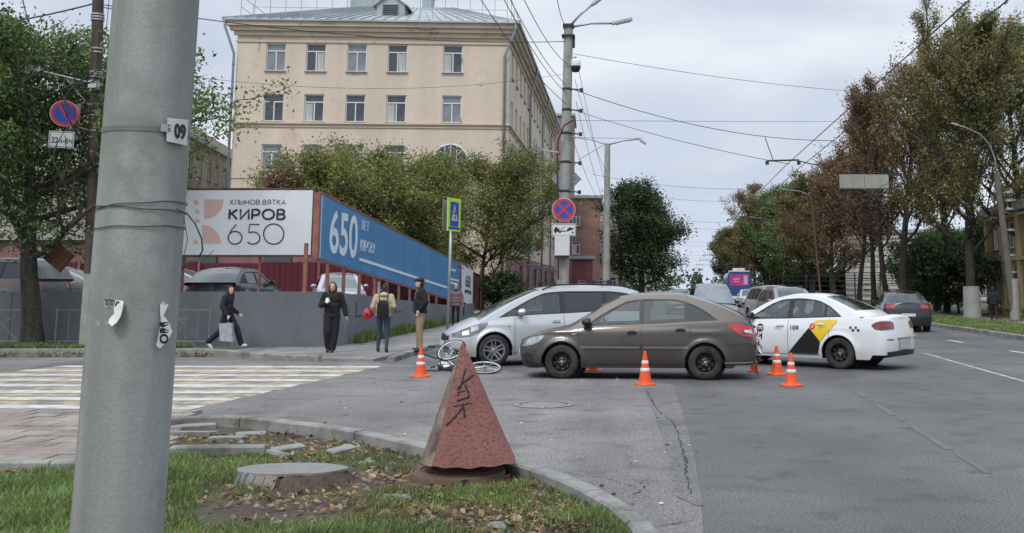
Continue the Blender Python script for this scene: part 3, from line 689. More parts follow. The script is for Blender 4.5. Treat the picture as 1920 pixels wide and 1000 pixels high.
# ---- generic box building
def box_building(name, O, U, W, D, H, wm, label, cols, rws, ww, wh, z_first, dz, side=True, roof=M['roofm'], brick=None, ov=.3, cat='building', light=.3, seed=1, parapet=.35):
    O = Vector(O); U = Vector(U).normalized(); V = Vector((-U.y, U.x, 0)); e = empty(name, O, label=label, cat=cat)
    hs = [(u - ww / 2, u + ww / 2, z_first + r * dz, z_first + r * dz + wh) for u in cols for r in range(rws)]
    mb = MB(); holewall(mb, O, U, W, -.3, H, hs)
    A, B, C_, D_ = O, O + U * W, O + U * W + V * D, O + V * D
    for a, b in ((B, C_), (C_, D_), (D_, A)): mb.add([a + Vector((0, 0, -.3)), b + Vector((0, 0, -.3)), b + Vector((0, 0, H)), a + Vector((0, 0, H))], [(0, 1, 2, 3)])
    o = mb.build('wall', wm, e); o.location = -e.location
    mb = MB(); c = O + U * W / 2 + V * D / 2; mb.box(c + Vector((0, 0, H + parapet / 2)), (W + 2 * ov, D + 2 * ov, parapet), Matrix.Rotation(math.atan2(U.y, U.x), 3, 'Z'))
    o = mb.build('roof', roof, e); o.location = -e.location
    r_ = random.Random(seed)
    for h in hs: put_window(e, O, U, h[0], h[2], ww, wh, 't', r_.choice((0, 1, 0)), r_.random() < light)
    return e
def brickmat(name, c1, c2, mo, sc=1.0):
    m = bpy.data.materials.new(name); m.use_nodes = True; t = m.node_tree; b = t.nodes['Principled BSDF']; b.inputs['Roughness'].default_value = .9; K = t.links.new
    g = N(t, 'ShaderNodeTexCoord'); mp = N(t, 'ShaderNodeMapping'); mp.inputs['Rotation'].default_value = (R(90), 0, 0); K(g.outputs['Object'], mp.inputs[0])
    bt = N(t, 'ShaderNodeTexBrick'); bt.inputs['Scale'].default_value = 1; bt.inputs['Brick Width'].default_value = .26 * sc; bt.inputs['Row Height'].default_value = .077 * sc; bt.inputs['Mortar Size'].default_value = .006
    bt.inputs['Color1'].default_value = (*c1, 1); bt.inputs['Color2'].default_value = (*c2, 1); bt.inputs['Mortar'].default_value = (*mo, 1); K(mp.outputs[0], bt.inputs[0])
    nz = N(t, 'ShaderNodeTexNoise'); nz.inputs['Scale'].default_value = .5; nz.inputs['Detail'].default_value = 5; K(g.outputs['Object'], nz.inputs['Vector']); r = ramp(t, [(.3, .7), (.7, 1.3)]); K(nz.outputs['Fac'], r.inputs[0])
    mm = N(t, 'ShaderNodeMix', data_type='RGBA', blend_type='MULTIPLY'); mm.inputs[0].default_value = 1; K(bt.outputs[0], mm.inputs[6]); K(r.outputs[0], mm.inputs[7]); K(mm.outputs[2], b.inputs['Base Color'])
    return m
M['brick'] = brickmat('red_brick', (.25, .125, .095), (.19, .095, .075), (.3, .27, .24))
M['greybrick'] = brickmat('grey_brick', (.36, .33, .27), (.31, .28, .23), (.25, .23, .2), 1.3)
M['beige'] = mat('beige_stucco', (.42, .37, .29), .9, n1=(.5, .12), streak=(1, .12))
M['ochre'] = mat('ochre_stucco', (.33, .24, .11), .9, n1=(.5, .2), streak=(1.2, .18), dirt=(.7, (.2, .15, .09), .5, .75))
M['ochretrim'] = mat('ochre_trim', (.42, .34, .2), .9, n1=(.8, .15))
# left distant brick block: long wall running away
LB0 = Vector((-29.6, 62, 0)); LD = Vector((-.14, .99, 0)).normalized()
e = box_building('brick_block', LB0, LD, 50, 14, at(400, 280, 80).z, M['greybrick'], 'grey brick block between the leafy tree and the cream building', [2 + 2.7 * i for i in range(17)], 4, 1.2, 1.6, 1.2, 2.95, seed=3)
mb = MB(); c = LB0 + LD * 28 + Vector((-8, 0, e.children[0].location.z * 0 + at(400, 280, 80).z + 1.3)); mb.box(c, (11, 34, 2.2), Matrix.Rotation(R(8), 3, 'Z')); o = mb.build('attic_storey', M['beige'], e); o.location = -e.location
# buildings behind the cream one, down the street
e = box_building('brick_building', (at(1058, 400, 119).x, 119, 0), (1, .02, 0), 4.2, 16, at(1080, 372, 119).z, M['brick'], 'red brick building beyond the cream one, behind the lamp poles', [1.4], 3, .9, 1.5, 2.2, 3.3, seed=5)
e = box_building('red_annex', (at(1072, 500, 108).x, 108, 0), (1, .02, 0), 2.2, 7, at(1080, 486, 108).z, M['wine'], 'low dark red annex in front of the brick building', [1.1], 1, .8, 1.2, 1.2, 3, seed=6)
e = box_building('beige_building', (at(1106, 400, 136).x, 137, 0), (1, .02, 0), 4.4, 40, at(1120, 388, 136).z, M['beige'], 'narrow beige building end wall farthest down the left side', [1.2, 3.1], 3, .9, 1.5, 1.5, 3.2, seed=7)
e = box_building('tall_brick_building', (at(1028, 400, 150).x, 151, 0), (1, .02, 0), 3.6, 12, at(1040, 215, 150).z, M['brick'], 'taller dark brick wall just past the corner of the cream building', [1.8], 6, .9, 1.5, 1.5, 3.4, seed=8)
# right side ochre building along the park pavement
OD = -SD; O0 = Vector((22.6, 61.5, 0)) 
e = box_building('ochre_building', O0, OD, 26, 9, at(1860, 408, 61).z, M['ochre'], 'low ochre stucco building at the right edge behind the lamp pole', [1.6 + 2.9 * i for i in range(8)], 2, 1.1, 1.5, .9, 2.9, seed=9, parapet=.5)
mb = MB()
for i in range(9): mb.box(O0 + OD * (.15 + 2.9 * i) + Vector((-.06, 0, 3)), (.14, .5, 5.9), Matrix.Rotation(R(-4), 3, 'Z'))
for z in (.5, 3.2, 5.6): mb.box(O0 + OD * 13 + Vector((-.05, 0, z)), (.22, 26.2, .18), Matrix.Rotation(R(-4), 3, 'Z'))
o = mb.build('pilasters', M['ochretrim'], e); o.location = -e.location
# white banded building behind the trunks on the right
WB = Vector((at(1585, 500, 112).x, 112, 0)); WU = Vector((1, -.35, 0)).normalized()
e = box_building('white_building', WB, WU, 30, 12, 7.5, mat('white_stucco', (.4, .4, .37), .85, n1=(.4, .1)), 'long white building with banded walls behind the dark trunks', [2.5 + 3.4 * i for i in range(8)], 1, 1.3, 1.9, 1.2, 4.1, seed=10)
mb = MB(); nn = Vector((WU.y, -WU.x, 0))
for i in range(12): mb.box(WB + WU * 15 + nn * .04 + Vector((0, 0, .5 + i * .6)), (30, .1, .42), Matrix.Rotation(math.atan2(WU.y, WU.x), 3, 'Z'))
o = mb.build('wall_bands', mat('white_band', (.46, .46, .42), .85, n1=(.4, .1)), e); o.location = -e.location
# iron fence of that building
fe = empty('iron_fence', (20, 84, 0), label='dark iron railing in front of the white building, behind the tree trunks', cat='fence')
A_, B_ = Vector((14.6, 88, .1)), Vector((29, 79, .1))
mb = MB()
for k in range(6): mb.bar(A_ + Vector((0, 0, .4 + k * .42)), B_ + Vector((0, 0, .4 + k * .42)), .05, .06)
o = mb.build('rail', M['blackplastic'], fe); o.location = -fe.location
for i in range(9):
    mb = MB(); p = A_.lerp(B_, i / 8); mb.bar(p, p + Vector((0, 0, 2.7)), .1, .1, up=Vector((1, 0, 0))); o = mb.build('post', M['blackplastic'], fe); o.location = -fe.location
# fallen plaster showing brick, and damp stains, on the cream front
rd = random.Random(14); M['stain'] = mat('damp_plaster', (.3, .24, .17), .95, n1=(3, .3)); M['barebrick'] = mat('bare_brick', (.3, .13, .09), .95, n1=(6, .35))
for (px, py, w, h, m) in ((662, 80, 26, 3.5, 'barebrick'), (510, 79, 28, 2, 'stain'), (585, 81, 18, 2, 'stain'), (665, 140, 24, 2.2, 'stain'), (800, 54, 50, 4, 'stain'), (770, 60, 18, 3, 'barebrick'), (620, 50, 34, 2.5, 'stain'), (470, 233, 30, 3, 'stain'), (862, 226, 3, 14, 'stain'), (755, 178, 26, 1.6, 'stain'), (490, 84, 2, 50, 'stain'), (900, 158, 9, 2, 'stain'), (550, 244, 6, 4, 'stain'), (865, 112, 3, 12, 'stain')):
    c = at(px, py, 67.4); u = (c.x - FL.x) / FU.x; d_ = .43 + (.0 if py > 66 else .2) if py < 66 else (.17 if 226 < py < 240 else .012); ppm_ = 28.2; P = []
    for i in range(14): a = 2 * math.pi * i / 14; k = rd.uniform(.6, 1.15); P.append(FL + FU * (u + math.cos(a) * k * w / 2 / ppm_) + Vector((FU.y, -FU.x, 0)) * d_ + Vector((0, 0, c.z + math.sin(a) * k * h / 2 / ppm_)))
    mb = MB(); mb.add(P, [tuple(range(14))]); o = mb.build('plaster_stain', M[m], main); o.location = -main.location
# ================================================================ retaining wall, boards, fences, poles, signs, wires
def text_mesh(s, size=1.0, bold=0.0, sx=1.0, align='CENTER', spacing=1.0, ext=0.0):
    c = bpy.data.curves.new('txt', 'FONT'); c.body = s; c.size = size; c.align_x = align; c.align_y = 'CENTER'; c.offset = bold; c.space_character = spacing; c.extrude = ext; c.resolution_u = 8
    o = bpy.data.objects.new('txt', c); COL.objects.link(o); dg = bpy.context.evaluated_depsgraph_get()
    me = bpy.data.meshes.new_from_object(o.evaluated_get(dg)); COL.objects.unlink(o); bpy.data.objects.remove(o); bpy.data.curves.remove(c)
    if sx != 1: me.transform(Matrix.Diagonal((sx, 1, 1, 1)))
    return me
def fit_text(s, w, h, m, name='lettering', bold=0.0):
    """lettering fitted into a w x h box, centred, lying in the local XZ plane facing -Y"""
    me = text_mesh(s, 1.0, bold); xs_ = [v.co.x for v in me.vertices]; ys_ = [v.co.y for v in me.vertices]
    me.transform(Matrix.Translation((-(min(xs_) + max(xs_)) / 2, -(min(ys_) + max(ys_)) / 2, 0)))
    me.transform(Matrix.Diagonal((w / (max(xs_) - min(xs_)), h / (max(ys_) - min(ys_)), 1, 1)))
    me.transform(Matrix.Rotation(R(90), 4, 'X')); me.name = name; me.materials.clear(); me.materials.append(m); return me
def _arc(cx, cy, rx, ry, a0, a1, n=9): return [(cx + rx * math.cos(R(a0 + (a1 - a0) * i / n)), cy + ry * math.sin(R(a0 + (a1 - a0) * i / n))) for i in range(n + 1)]
GLY = {'К': (.62, [[(0, 0), (0, 1)], [(.6, 1), (0, .45)], [(.18, .6), (.62, 0)]]), 'И': (.68, [[(0, 1), (0, 0), (.68, 1), (.68, 0)]]), 'Р': (.58, [[(0, 0), (0, 1), (.3, 1)] + _arc(.3, .71, .28, .29, 90, -90) + [(0, .42)]]),
 'О': (.92, [_arc(.46, .5, .46, .5, 0, 360, 20)]), 'В': (.6, [[(0, 0), (0, 1), (.3, 1)] + _arc(.3, .76, .24, .24, 90, -90, 6) + [(0, .52)], [(.3, .52)] + _arc(.32, .26, .28, .26, 90, -90, 6) + [(0, 0)]]), 'Х': (.62, [[(0, 0), (.62, 1)], [(0, 1), (.62, 0)]]),
 'Л': (.66, [[(0, 0), (.13, .12), (.2, 1), (.66, 1), (.66, 0)]]), 'Ы': (.8, [[(0, 1), (0, 0), (.28, 0)] + _arc(.28, .28, .24, .28, -90, 90, 6) + [(0, .56)], [(.8, 1), (.8, 0)]]), 'Н': (.64, [[(0, 0), (0, 1)], [(.64, 0), (.64, 1)], [(0, .5), (.64, .5)]]),
 'Я': (.6, [[(.6, 0), (.6, 1), (.28, 1)] + _arc(.28, .72, .26, .28, 90, 270, 6) + [(.6, .44)], [(.32, .44), (0, 0)]]), 'Т': (.64, [[(0, 1), (.64, 1)], [(.32, 1), (.32, 0)]]), 'А': (.72, [[(0, 0), (.36, 1), (.72, 0)], [(.13, .32), (.59, .32)]]), '·': (.08, [[(0, .48), (.08, .48)]]),
 'Е': (.54, [[(.54, 1), (0, 1), (0, 0), (.54, 0)], [(0, .52), (.48, .52)]]), 'У': (.64, [[(0, 1), (.34, .3)], [(.64, 1), (.3, .15), (.2, 0), (.06, 0)]])}
def stroke_text(s, fmap, r, m, parent):
    """lettering drawn with a round line; fmap takes (0..1, 0..1) to the sign's face"""
    tot = sum(GLY[c][0] for c in s) + .26 * (len(s) - 1); x = 0; mb = MB()
    for c in s:
        w, st = GLY[c]
        for pl_ in st: mb.tube([fmap((x + a) / tot, b) for a, b in pl_], r, 6)
        x += w + .26
    o = mb.build('lettering', m, parent); o.location = -parent.location; return o
def M_face(O, U, UP=None):
    """matrix whose local X = U, Z = up, -Y = outward"""
    U = Vector(U).normalized(); Z = Vector(UP).normalized() if UP else Vector((0, 0, 1)); Y = Z.cross(U).normalized(); Z = U.cross(Y)
    m = Matrix((U, Y, Z)).transposed().to_4x4(); m.translation = Vector(O); return m
M['wallgrey'] = mat('grey_painted_concrete', (.155, .168, .187), .85, n1=(.5, .12), n2=(4, .08), bump=(12, .2), streak=(.9, .12), dirt=(.7, (.25, .26, .27), .58, .75))
WT0, WT1 = 1.47, .80
wall = empty('retaining_wall', (-7.4, 27.2, 0), label='grey painted concrete retaining wall turning the street corner below the billboards', cat='wall')
def wpart(P, w, name='wall_panel', cap=True):
    mb = MB(); a, b, za, zb = P
    a, b = Vector(a), Vector(b); t = (b - a).normalized(); s = Vector((-t.y, t.x, 0)) * w
    mb.add([(a.x, a.y, -.1), (b.x, b.y, -.1), (b.x, b.y, zb), (a.x, a.y, za), (a.x + s.x, a.y + s.y, -.1), (b.x + s.x, b.y + s.y, -.1), (b.x + s.x, b.y + s.y, zb), (a.x + s.x, a.y + s.y, za)], [(0, 1, 2, 3), (3, 2, 6, 7), (5, 4, 7, 6), (1, 5, 6, 2), (4, 0, 3, 7)])
    o = mb.build(name, M['wallgrey'], wall); o.location = -wall.location
xs_ = [-46, -40, -34, -28, -22, -19, -16, -13.0, -10.2, -7.62]
for a, b in zip(xs_[:-1], xs_[1:]): wpart(((a + .008, 27.25, 0), (b - .008, 27.25, 0), WT0 + .03, WT0 + .03), .25)
wpart(((-7.605, 27.1, 0), (-7.3, 27.1, 0), WT0 + .0, WT0 + .0), .3, 'corner_pier')
def wtop(Y): return WT0 + (WT1 - WT0) * min(1, (Y - 27.4) / 19)
Ys = [27.42, 30, 33, 36, 39, 42, 45, 48, 51, 54]
for a, b in zip(Ys[:-1], Ys[1:]): wpart(((-7.33, a + .01, 0), (-7.33, b - .01, 0), wtop(a), wtop(b)), .25)
mb = MB()
for Y in (29.2, 31.2, 34.5, 37.5):
    mb.box((-7.322, Y, 1.0), (.02, .03, .42)); mb.box((-7.322, Y + .45, .8), (.02, .9, .03))
o = mb.build('wall_crack', M['blackplastic'], wall); o.location = -wall.location
# raised car park behind it
LZ0, LZ1 = .86, .3
mb = MB(); mb.add([(-60, 27.4, LZ0), (-7.5, 27.4, LZ0), (-7.5, 46, LZ1 + .1), (-7.5, 66.8, LZ1), (-60, 66.8, LZ1), (-60, 46, LZ1 + .1)], [(0, 1, 2, 5), (5, 2, 3, 4)]); tag(mb.build('parking_lot', M['asph_old']), kind='structure')
def lotz(Y): return LZ0 + (LZ1 + .1 - LZ0) * min(1, (Y - 27.4) / 18.6) if Y < 46 else LZ1 + .1
# ---- billboards
M['bbwhite'] = mat('banner_white', (.68, .7, .73), .55, n1=(1.3, .05), dirt=(1.4, (.52, .53, .54), .6, .85))
M['bbblue'] = mat('banner_blue', (.05, .22, .44), .5, n1=(1.0, .12), streak=(1.5, .12))
M['navy'] = mat('print_navy', (.02, .028, .07), .6); M['peach'] = mat('print_peach', (.62, .4, .36), .6); M['printw'] = mat('print_white', (.66, .72, .76), .6); M['peach2'] = mat('print_peach_pale', (.62, .5, .48), .6)
YW = 27.35; M['hydrust'] = mat('dark_rust', (.1, .06, .045), .85, n1=(5, .3))
def zz(py, px=470, Y=YW): return at(px, py, Y).z
xL, xR = at(336, 420, YW).x, at(584, 420, YW).x; zT, zB = zz(357), zz(478)
bb = empty('white_billboard', ((xL + xR) / 2, YW, WT0), label='white banner billboard reading КИРОВ 650 on rusty posts above the wall', cat='billboard')
w, h = xR - xL, zT - zB
def loc(o, e): o.location = Vector(o.location) - e.location; return o
mb = MB(); mb.box(((xL + xR) / 2, YW + .04, (zT + zB) / 2), (w, .05, h)); loc(mb.build('banner', M['bbwhite'], bb), bb)
mb = MB()
for z in (zT + .035, zB - .035): mb.box(((xL + xR) / 2, YW + .05, z), (w + .1, .06, .06))
for x in (xL - .03, xR + .03): mb.box((x, YW + .05, (zT + zB) / 2), (.05, .06, h))
loc(mb.build('frame', M['hydrust'], bb), bb)
for px in (337, 487): p = at(px, 500, YW + .12); mb = MB(); mb.bar((p.x, YW + .12, WT0 - .1), (p.x, YW + .12, zT), .07, .07, up=Vector((1, 0, 0))); loc(mb.build('post', M['rust'], bb), bb)
F0 = M_face((0, 0, 0), (1, 0, 0))
def bb_text(s, px0, px1, py0, py1, bold=0, m=M['navy']):
    p, q = at(px0, py0, YW), at(px1, py1, YW); me = fit_text(s, q.x - p.x, p.z - q.z, m, 'lettering', bold)
    o = link('lettering', me, bb, Vector(((p.x + q.x) / 2, YW + .012, (p.z + q.z) / 2)) - bb.location)
def bmap(x0, x1, y0, y1):
    p, q = at(x0, y0, YW), at(x1, y1, YW); return lambda a, b: Vector((p.x + (q.x - p.x) * a, YW + .012, q.z + (p.z - q.z) * b))
stroke_text('ХЛЫНОВ·ВЯТКА', bmap(431, 535, 375, 383.5), .01, M['navy'], bb); stroke_text('КИРОВ', bmap(430.5, 533.5, 393, 411), .03, M['navy'], bb)

# thin geometric "650": rings and strokes
p650 = MB()
def stroke(pts, r=.018): p650.tube([Vector((at(x, y, YW).x, YW + .012, at(x, y, YW).z)) for x, y in pts], r, 5)
def ring(cx, cy, rx, ry, a0=0, a1=360): return [(cx + rx * math.cos(R(a)), cy - ry * math.sin(R(a))) for a in np.linspace(a0, a1, 26)]
stroke(ring(440.5, 446, 13, 12)); stroke([(428, 442), (434, 431), (443, 421)])
stroke([(486, 421), (468, 421), (466, 436)] + ring(474, 446.5, 13, 11.5, 118, -140))
stroke(ring(513, 439, 19, 19))
loc(p650.build('lettering', M['navy'], bb), bb)
mb = MB()
def sector(cx, cy, r_, a0, a1, mbx=mb):
    P = [(cx, cy)] + [(cx + r_ * math.cos(R(a)), cy - r_ * math.sin(R(a))) for a in np.linspace(a0, a1, 12)]
    mbx.add([Vector((at(x, y, YW).x, YW + .011, at(x, y, YW).z)) for x, y in P], [tuple(range(len(P)))])
sector(382, 374, 37, -90, 0); sector(379, 457, 35, 0, 90)
for (x0, y0, s) in ((363, 377, 7), (366, 394, 6), (366, 412, 6), (363, 452, 6)): sector(x0, y0 + s, s * 1.4, 0, 90)
loc(mb.build('emblem', M['peach'], bb), bb)
# blue board receding along the street
XB = -7.45; Y0b = XB * FPX / (600 - PX0); Y1b = XB * FPX / (864.5 - PX0); Y2b = XB * FPX / (869 - PX0); Y3b = XB * FPX / (889 - PX0)
def bz(px, py): Y = XB * FPX / (px - PX0); return at(px, py, Y).z
bl = empty('blue_billboard', (XB, (Y0b + Y1b) / 2, 1), label='long blue banner reading 650 ЛЕТ КИРОВУ receding along the pavement', cat='billboard')
A0, A1, B0_, B1_ = bz(600, 364), bz(600, 484), bz(864.5, 496), bz(864.5, 566)
def quadboard(e, ya, za0, za1, yb, zb0, zb1, m, nm, x=XB, t=.05):
    mb = MB(); mb.add([(x, ya, za1), (x, yb, zb1), (x, yb, zb0), (x, ya, za0), (x - t, ya, za1), (x - t, yb, zb1), (x - t, yb, zb0), (x - t, ya, za0)], [(0, 1, 2, 3), (7, 6, 5, 4), (0, 3, 7, 4), (1, 5, 6, 2), (3, 2, 6, 7), (0, 4, 5, 1)]); return loc(mb.build(nm, m, e), e)
quadboard(bl, Y0b, A0, A1, Y1b, B0_, B1_, M['bbblue'], 'banner')
mb = MB()
mb.bar((XB - .02, Y0b, A0 + .04), (XB - .02, Y1b, B0_ + .04), .06, .06); mb.bar((XB - .02, Y0b, A1 - .04), (XB - .02, Y1b, B1_ - .04), .06, .06)
loc(mb.build('frame', M['rust'], bl), bl)
mb = MB(); mb.box((XB - .05, Y0b - .12, (A0 + A1) / 2), (.14, .1, A0 - A1 + .06)); loc(mb.build('end_plank', M['rust'], bl), bl)
for k in range(40):
    pass
posts = [584, 625, 655, 684, 712, 735, 757, 777, 795, 812, 826]
for px in posts:
    Y = XB * FPX / (px - PX0); f = (Y - Y0b) / (Y1b - Y0b); z1 = A1 + (B1_ - A1) * f + .3
    mb = MB(); mb.bar((XB - .1, Y, wtop(Y) - .1), (XB - .1, Y, z1), .09, .08, up=Vector((1, 0, 0))); loc(mb.build('post', M['rust'], bl), bl)
def board_map(px, py, dx=.012): Y = XB * FPX / (px - PX0); return Vector((XB + dx, Y, at(px, py, Y).z))
def board_text(s, quad, m=M['printw'], bold=0, parent=bl):
    """lettering filling the pixel quad (x0,yt0,yb0,x1,yt1,yb1) seen on the receding board"""
    x0, yt0, yb0, x1, yt1, yb1 = quad; P00, P01, P10, P11 = board_map(x0, yb0), board_map(x0, yt0), board_map(x1, yb1), board_map(x1, yt1)
    me = fit_text(s, 1, 1, m, 'lettering', bold)
    for v in me.vertices:
        a, b = v.co.x + .5, v.co.z + .5; v.co = (P00 * (1 - a) + P10 * a) * (1 - b) + (P01 * (1 - a) + P11 * a) * b
    o = link('lettering', me, parent); o.location = -parent.location
board_text('650', (618, 391, 474, 671, 405, 486), bold=.02)
def smap(x0, yt0, yb0, x1, yt1, yb1):
    P00, P01, P10, P11 = board_map(x0, yb0), board_map(x0, yt0), board_map(x1, yb1), board_map(x1, yt1); return lambda a, b: (P00 * (1 - a) + P10 * a) * (1 - b) + (P01 * (1 - a) + P11 * a) * b
stroke_text('ЛЕТ', smap(678, 413, 430, 691, 418, 434), .015, M['printw'], bl); stroke_text('КИРОВУ', smap(677, 449, 470, 703, 458, 475), .015, M['printw'], bl)
for q_ in ((845, 505, 856, 508), (846, 523, 862, 527), (846, 530, 860, 533)): mb = MB(); mb.bar(board_map(q_[0], q_[1]), board_map(q_[2], q_[3]), .01, .09); loc(mb.build('small_print', M['printw'], bl), bl)
mb = MB(); P = [board_map(x, y, .014) for x, y in ((675, 486), (842, 540))]; mb.bar(P[0], P[1], .01, .09); loc(mb.build('underline', M['printw'], bl), bl)
mb = MB(); mb.bar(board_map(601.5, 366), board_map(601.5, 484), .05, .01, up=Vector((1, 0, 0))); loc(mb.build('banner_edge', M['printw'], bl), bl)
b3 = empty('small_billboard', (XB, (Y2b + Y3b) / 2, 1), label='small white banner with dark marks at the far end of the blue board', cat='billboard')
quadboard(b3, Y2b, bz(869, 498), bz(869, 565), Y3b, bz(889, 508), bz(889, 574), M['bbwhite'], 'banner')
board_text('650', (875, 515, 538, 884, 519, 541), M['navy'], .02, b3); stroke_text('КИРОВ', smap(874, 543, 549, 885, 546, 552), .02, M['navy'], b3)
for px in (868.5, 891, 907): 
    Y = XB * FPX / (px - PX0); mb = MB(); mb.bar((XB - .09, Y, .2), (XB - .09, Y, at(px, 500, Y).z), .08, .08, up=Vector((1, 0, 0))); loc(mb.build('post', M['rust'], b3), b3)
# the grey pipe post left of the white board
g0, g1 = at(343, 374, 27.9), at(343, 500, 27.9); mb = MB(); mb.tube([(g1.x, 27.9, g1.z), (g0.x, 27.9, g0.z)], .085, 12); mb.mi = 1; mb.tube([(g1.x, 27.9, .9), (g1.x, 27.9, g1.z)], .05, 8)
tag(mb.build('sleeved_post', [M['galv'], M['rust']], smooth=True), 'pale sleeved post at the left end of the white billboard', 'post')
# ---- wine coloured sheet fence
M['winefence'] = mat('wine_sheet_metal', (.11, .014, .026), .55, .1, n1=(.8, .2), streak=(2, .2))
wf = empty('sheet_fence', (-20, 37, 0), label='wine red profiled sheet fence behind the parked cars', cat='fence')
def wave_panel(x0, y0, x1, y1, z0, z1, parent):
    a, b = Vector((x0, y0, 0)), Vector((x1, y1, 0)); Ln = (b - a).length; t = (b - a).normalized(); s = Vector((-t.y, t.x, 0)); G = [[], []]; k = 0; d = 0
    while d <= Ln:
        off = .02 if (k // 2) % 2 else -.02
        for j, z in enumerate((z0, z1)): p = a + t * d + s * off; G[j].append((p.x, p.y, z))
        d += (.06 if k % 2 else .05); k += 1
    mb = MB(); mb.grid(G); return loc(mb.build('sheet_panel', M['winefence'], parent), parent)
for i in range(17):
    x0 = -46 + i * 2.2; wave_panel(x0, 37.5, x0 + 2.18, 37.5, .55, 2.5 + (.04 if i % 2 else 0), wf)
for i in range(14):
    y0 = 37.7 + i * 2.2; wave_panel(-8.6, y0, -8.55, y0 + 2.17, .3, 2.45, wf)
for i in range(9):
    mb = MB(); x = -46 + i * 4.4; mb.bar((x, 37.42, .4), (x, 37.42, 2.6), .08, .08, up=Vector((1, 0, 0))); loc(mb.build('post', M['rust'], wf), wf)
# pinkish garage / shed behind the fence
mb = MB(); mb.box((-19.5, 43, 1.8), (16, 4, 3.4)); mb.mi = 1
for x in (-26, -22.5, -19.5, -16.5, -13.5): mb.box((x, 40.95, 2.5), (1.1, .1, .9))
mb.mi = 2; mb.box((-19.5, 43, 3.57), (16.4, 4.4, .12))
tag(mb.build('long_shed', [M['pinkpl'], M['pane'], M['roofm']]), 'long pinkish shed with small windows behind the wine red fence', 'shed')
# ---- low pedestrian fence with diamonds
M['fencegrey'] = mat('fence_grey', (.2, .21, .215), .6, .2, n1=(3, .2))
pf_ = empty('pedestrian_fence', (-14, 26.5, .1), label='low grey street railing with diamond panels before the grey wall, left', cat='fence')
Yf = 26.75; xx = -22.5
while xx < -11.6:
    w = 2.0; mb = MB(); z0, z1 = .22, 1.02
    def B(x0_, z0_, x1_, z1_, r_=.018): mb.tube([(x0_, Yf, z0_), (x1_, Yf, z1_)], r_, 6)
    B(xx + .05, z1, xx + w - .05, z1); B(xx + .05, z0, xx + w - .05, z0)
    for k in (.32, .62, 1.38, 1.68): B(xx + k, z0, xx + k, z1, .012)
    c = xx + w / 2; zc = (z0 + z1) / 2
    for dx, dz in ((1, 1), (1, -1), (-1, 1), (-1, -1)): B(c + dx * .36, zc, c, zc + dz * .36, .015)
    B(xx + .62, zc + .18, c - .18, zc + .18, .012); B(c + .18, zc + .18, xx + 1.38, zc + .18, .012)
    loc(mb.build('railing_panel', M['fencegrey'], pf_), pf_)
    mb = MB(); mb.tube([(xx, Yf, .05), (xx, Yf, 1.1)], .03, 8); loc(mb.build('post', M['fencegrey'], pf_), pf_)
    xx += w
mb = MB(); mb.tube([(xx, Yf, .05), (xx, Yf, 1.1)], .03, 8); loc(mb.build('post', M['fencegrey'], pf_), pf_)
# ---- poles
def pole(name, base, top, r0, r1, label, cat='pole', m=None, n=20, twist=0):
    e = empty(name, base, label=label, cat=cat); mb = MB(); b, t = Vector(base), Vector(top)
    k = 14; mb.tube([b.lerp(t, i / k) - b for i in range(k + 1)], [r0 + (r1 - r0) * i / k for i in range(k + 1)], n)
    mb.build('shaft', m or M['concrete'], e, angle=60); return e
def lamp(e, a, b, head_dir, r=.03, L_=.7, nm='lamp_arm'):
    """arm from a to b (world) with a flat luminaire beyond b"""
    mb = MB(); a, b = Vector(a), Vector(b); mid = a.lerp(b, .5) + Vector((0, 0, .08)); mb.tube([a, mid, b], r, 7); arm = mb.build(nm, M['galv'], e, smooth=True); arm.location = -e.location
    hd = Vector(head_dir).normalized(); mb = MB(); mb.bar(b - hd * .05, b + hd * L_, .2, .09); mb.bar(b + hd * .1 - Vector((0, 0, .06)), b + hd * (L_ - .05) - Vector((0, 0, .06)), .16, .05); mb.build('lamp_head', M['galv'], arm)
# street pole 1 with signs
pb1 = Vector((-1.9, 38, .05)); pt1 = at(1066, 52, 38.0)
P1 = pole('lamp_pole', pb1, (pt1.x, 38, pt1.z), .23, .17, 'tall concrete lamp pole carrying the red cross sign and a dome camera', 'lamp pole')
mb = MB(); q = at(1066, 52, 38); mb.box(q + Vector((0, 0, .05)), (.42, .42, .12)); mb.box(q + Vector((0, 0, -.35)), (.5, .5, .06)); mb.box(q + Vector((.2, 0, -.55)), (.1, .1, .5)); loc(mb.build('pole_cap', M['blackplastic'], P1), P1)
lamp(P1, q, at(1112, 8, 38), at(1128, -5, 38) - at(1112, 8, 38), .05, .8)
lamp(P1, q, at(1150, 44, 38), at(1184, 36, 38) - at(1150, 44, 38), .045, .75)
c = at(1079, 122, 38); mb = MB(); mb.lathe([(.0, -.28), (.13, -.24), (.19, -.12), (.2, 0), (.2, .14), (.16, .22), (.0, .24)], 16, c); mb.bar(c + Vector((-.3, 0, .3)), c + Vector((.05, 0, .3)), .08, .08); mb.bar(c + Vector((0, 0, .3)), c + Vector((0, 0, .2)), .08, .08, up=Vector((1, 0, 0)))
o = mb.build('dome_camera', [M['white']], P1, smooth=True); o.location = -P1.location
mb = MB(); mb.lathe([(.0, -.3), (.14, -.26), (.195, -.13), (.205, -.06)], 16, c); mb.build('camera_dome', M['blackplastic'], o, smooth=True)
for z in (5.2, 6.3, 7.4, 8.3, 9.1):
    mb = MB(); f = z / pt1.z; x = pb1.x + (pt1.x - pb1.x) * f; mb.lathe([(.235 - .06 * f, z - .05), (.235 - .06 * f, z + .05)], 16, (x, 38, 0)); mb.tube([(x + .15, 37.9, z), (x + .55, 37.85, z - .05)], .03, 6); mb.box((x + .55, 37.85, z - .05), (.12, .12, .14)); loc(mb.build('clamp', M['blackplastic'], P1), P1)
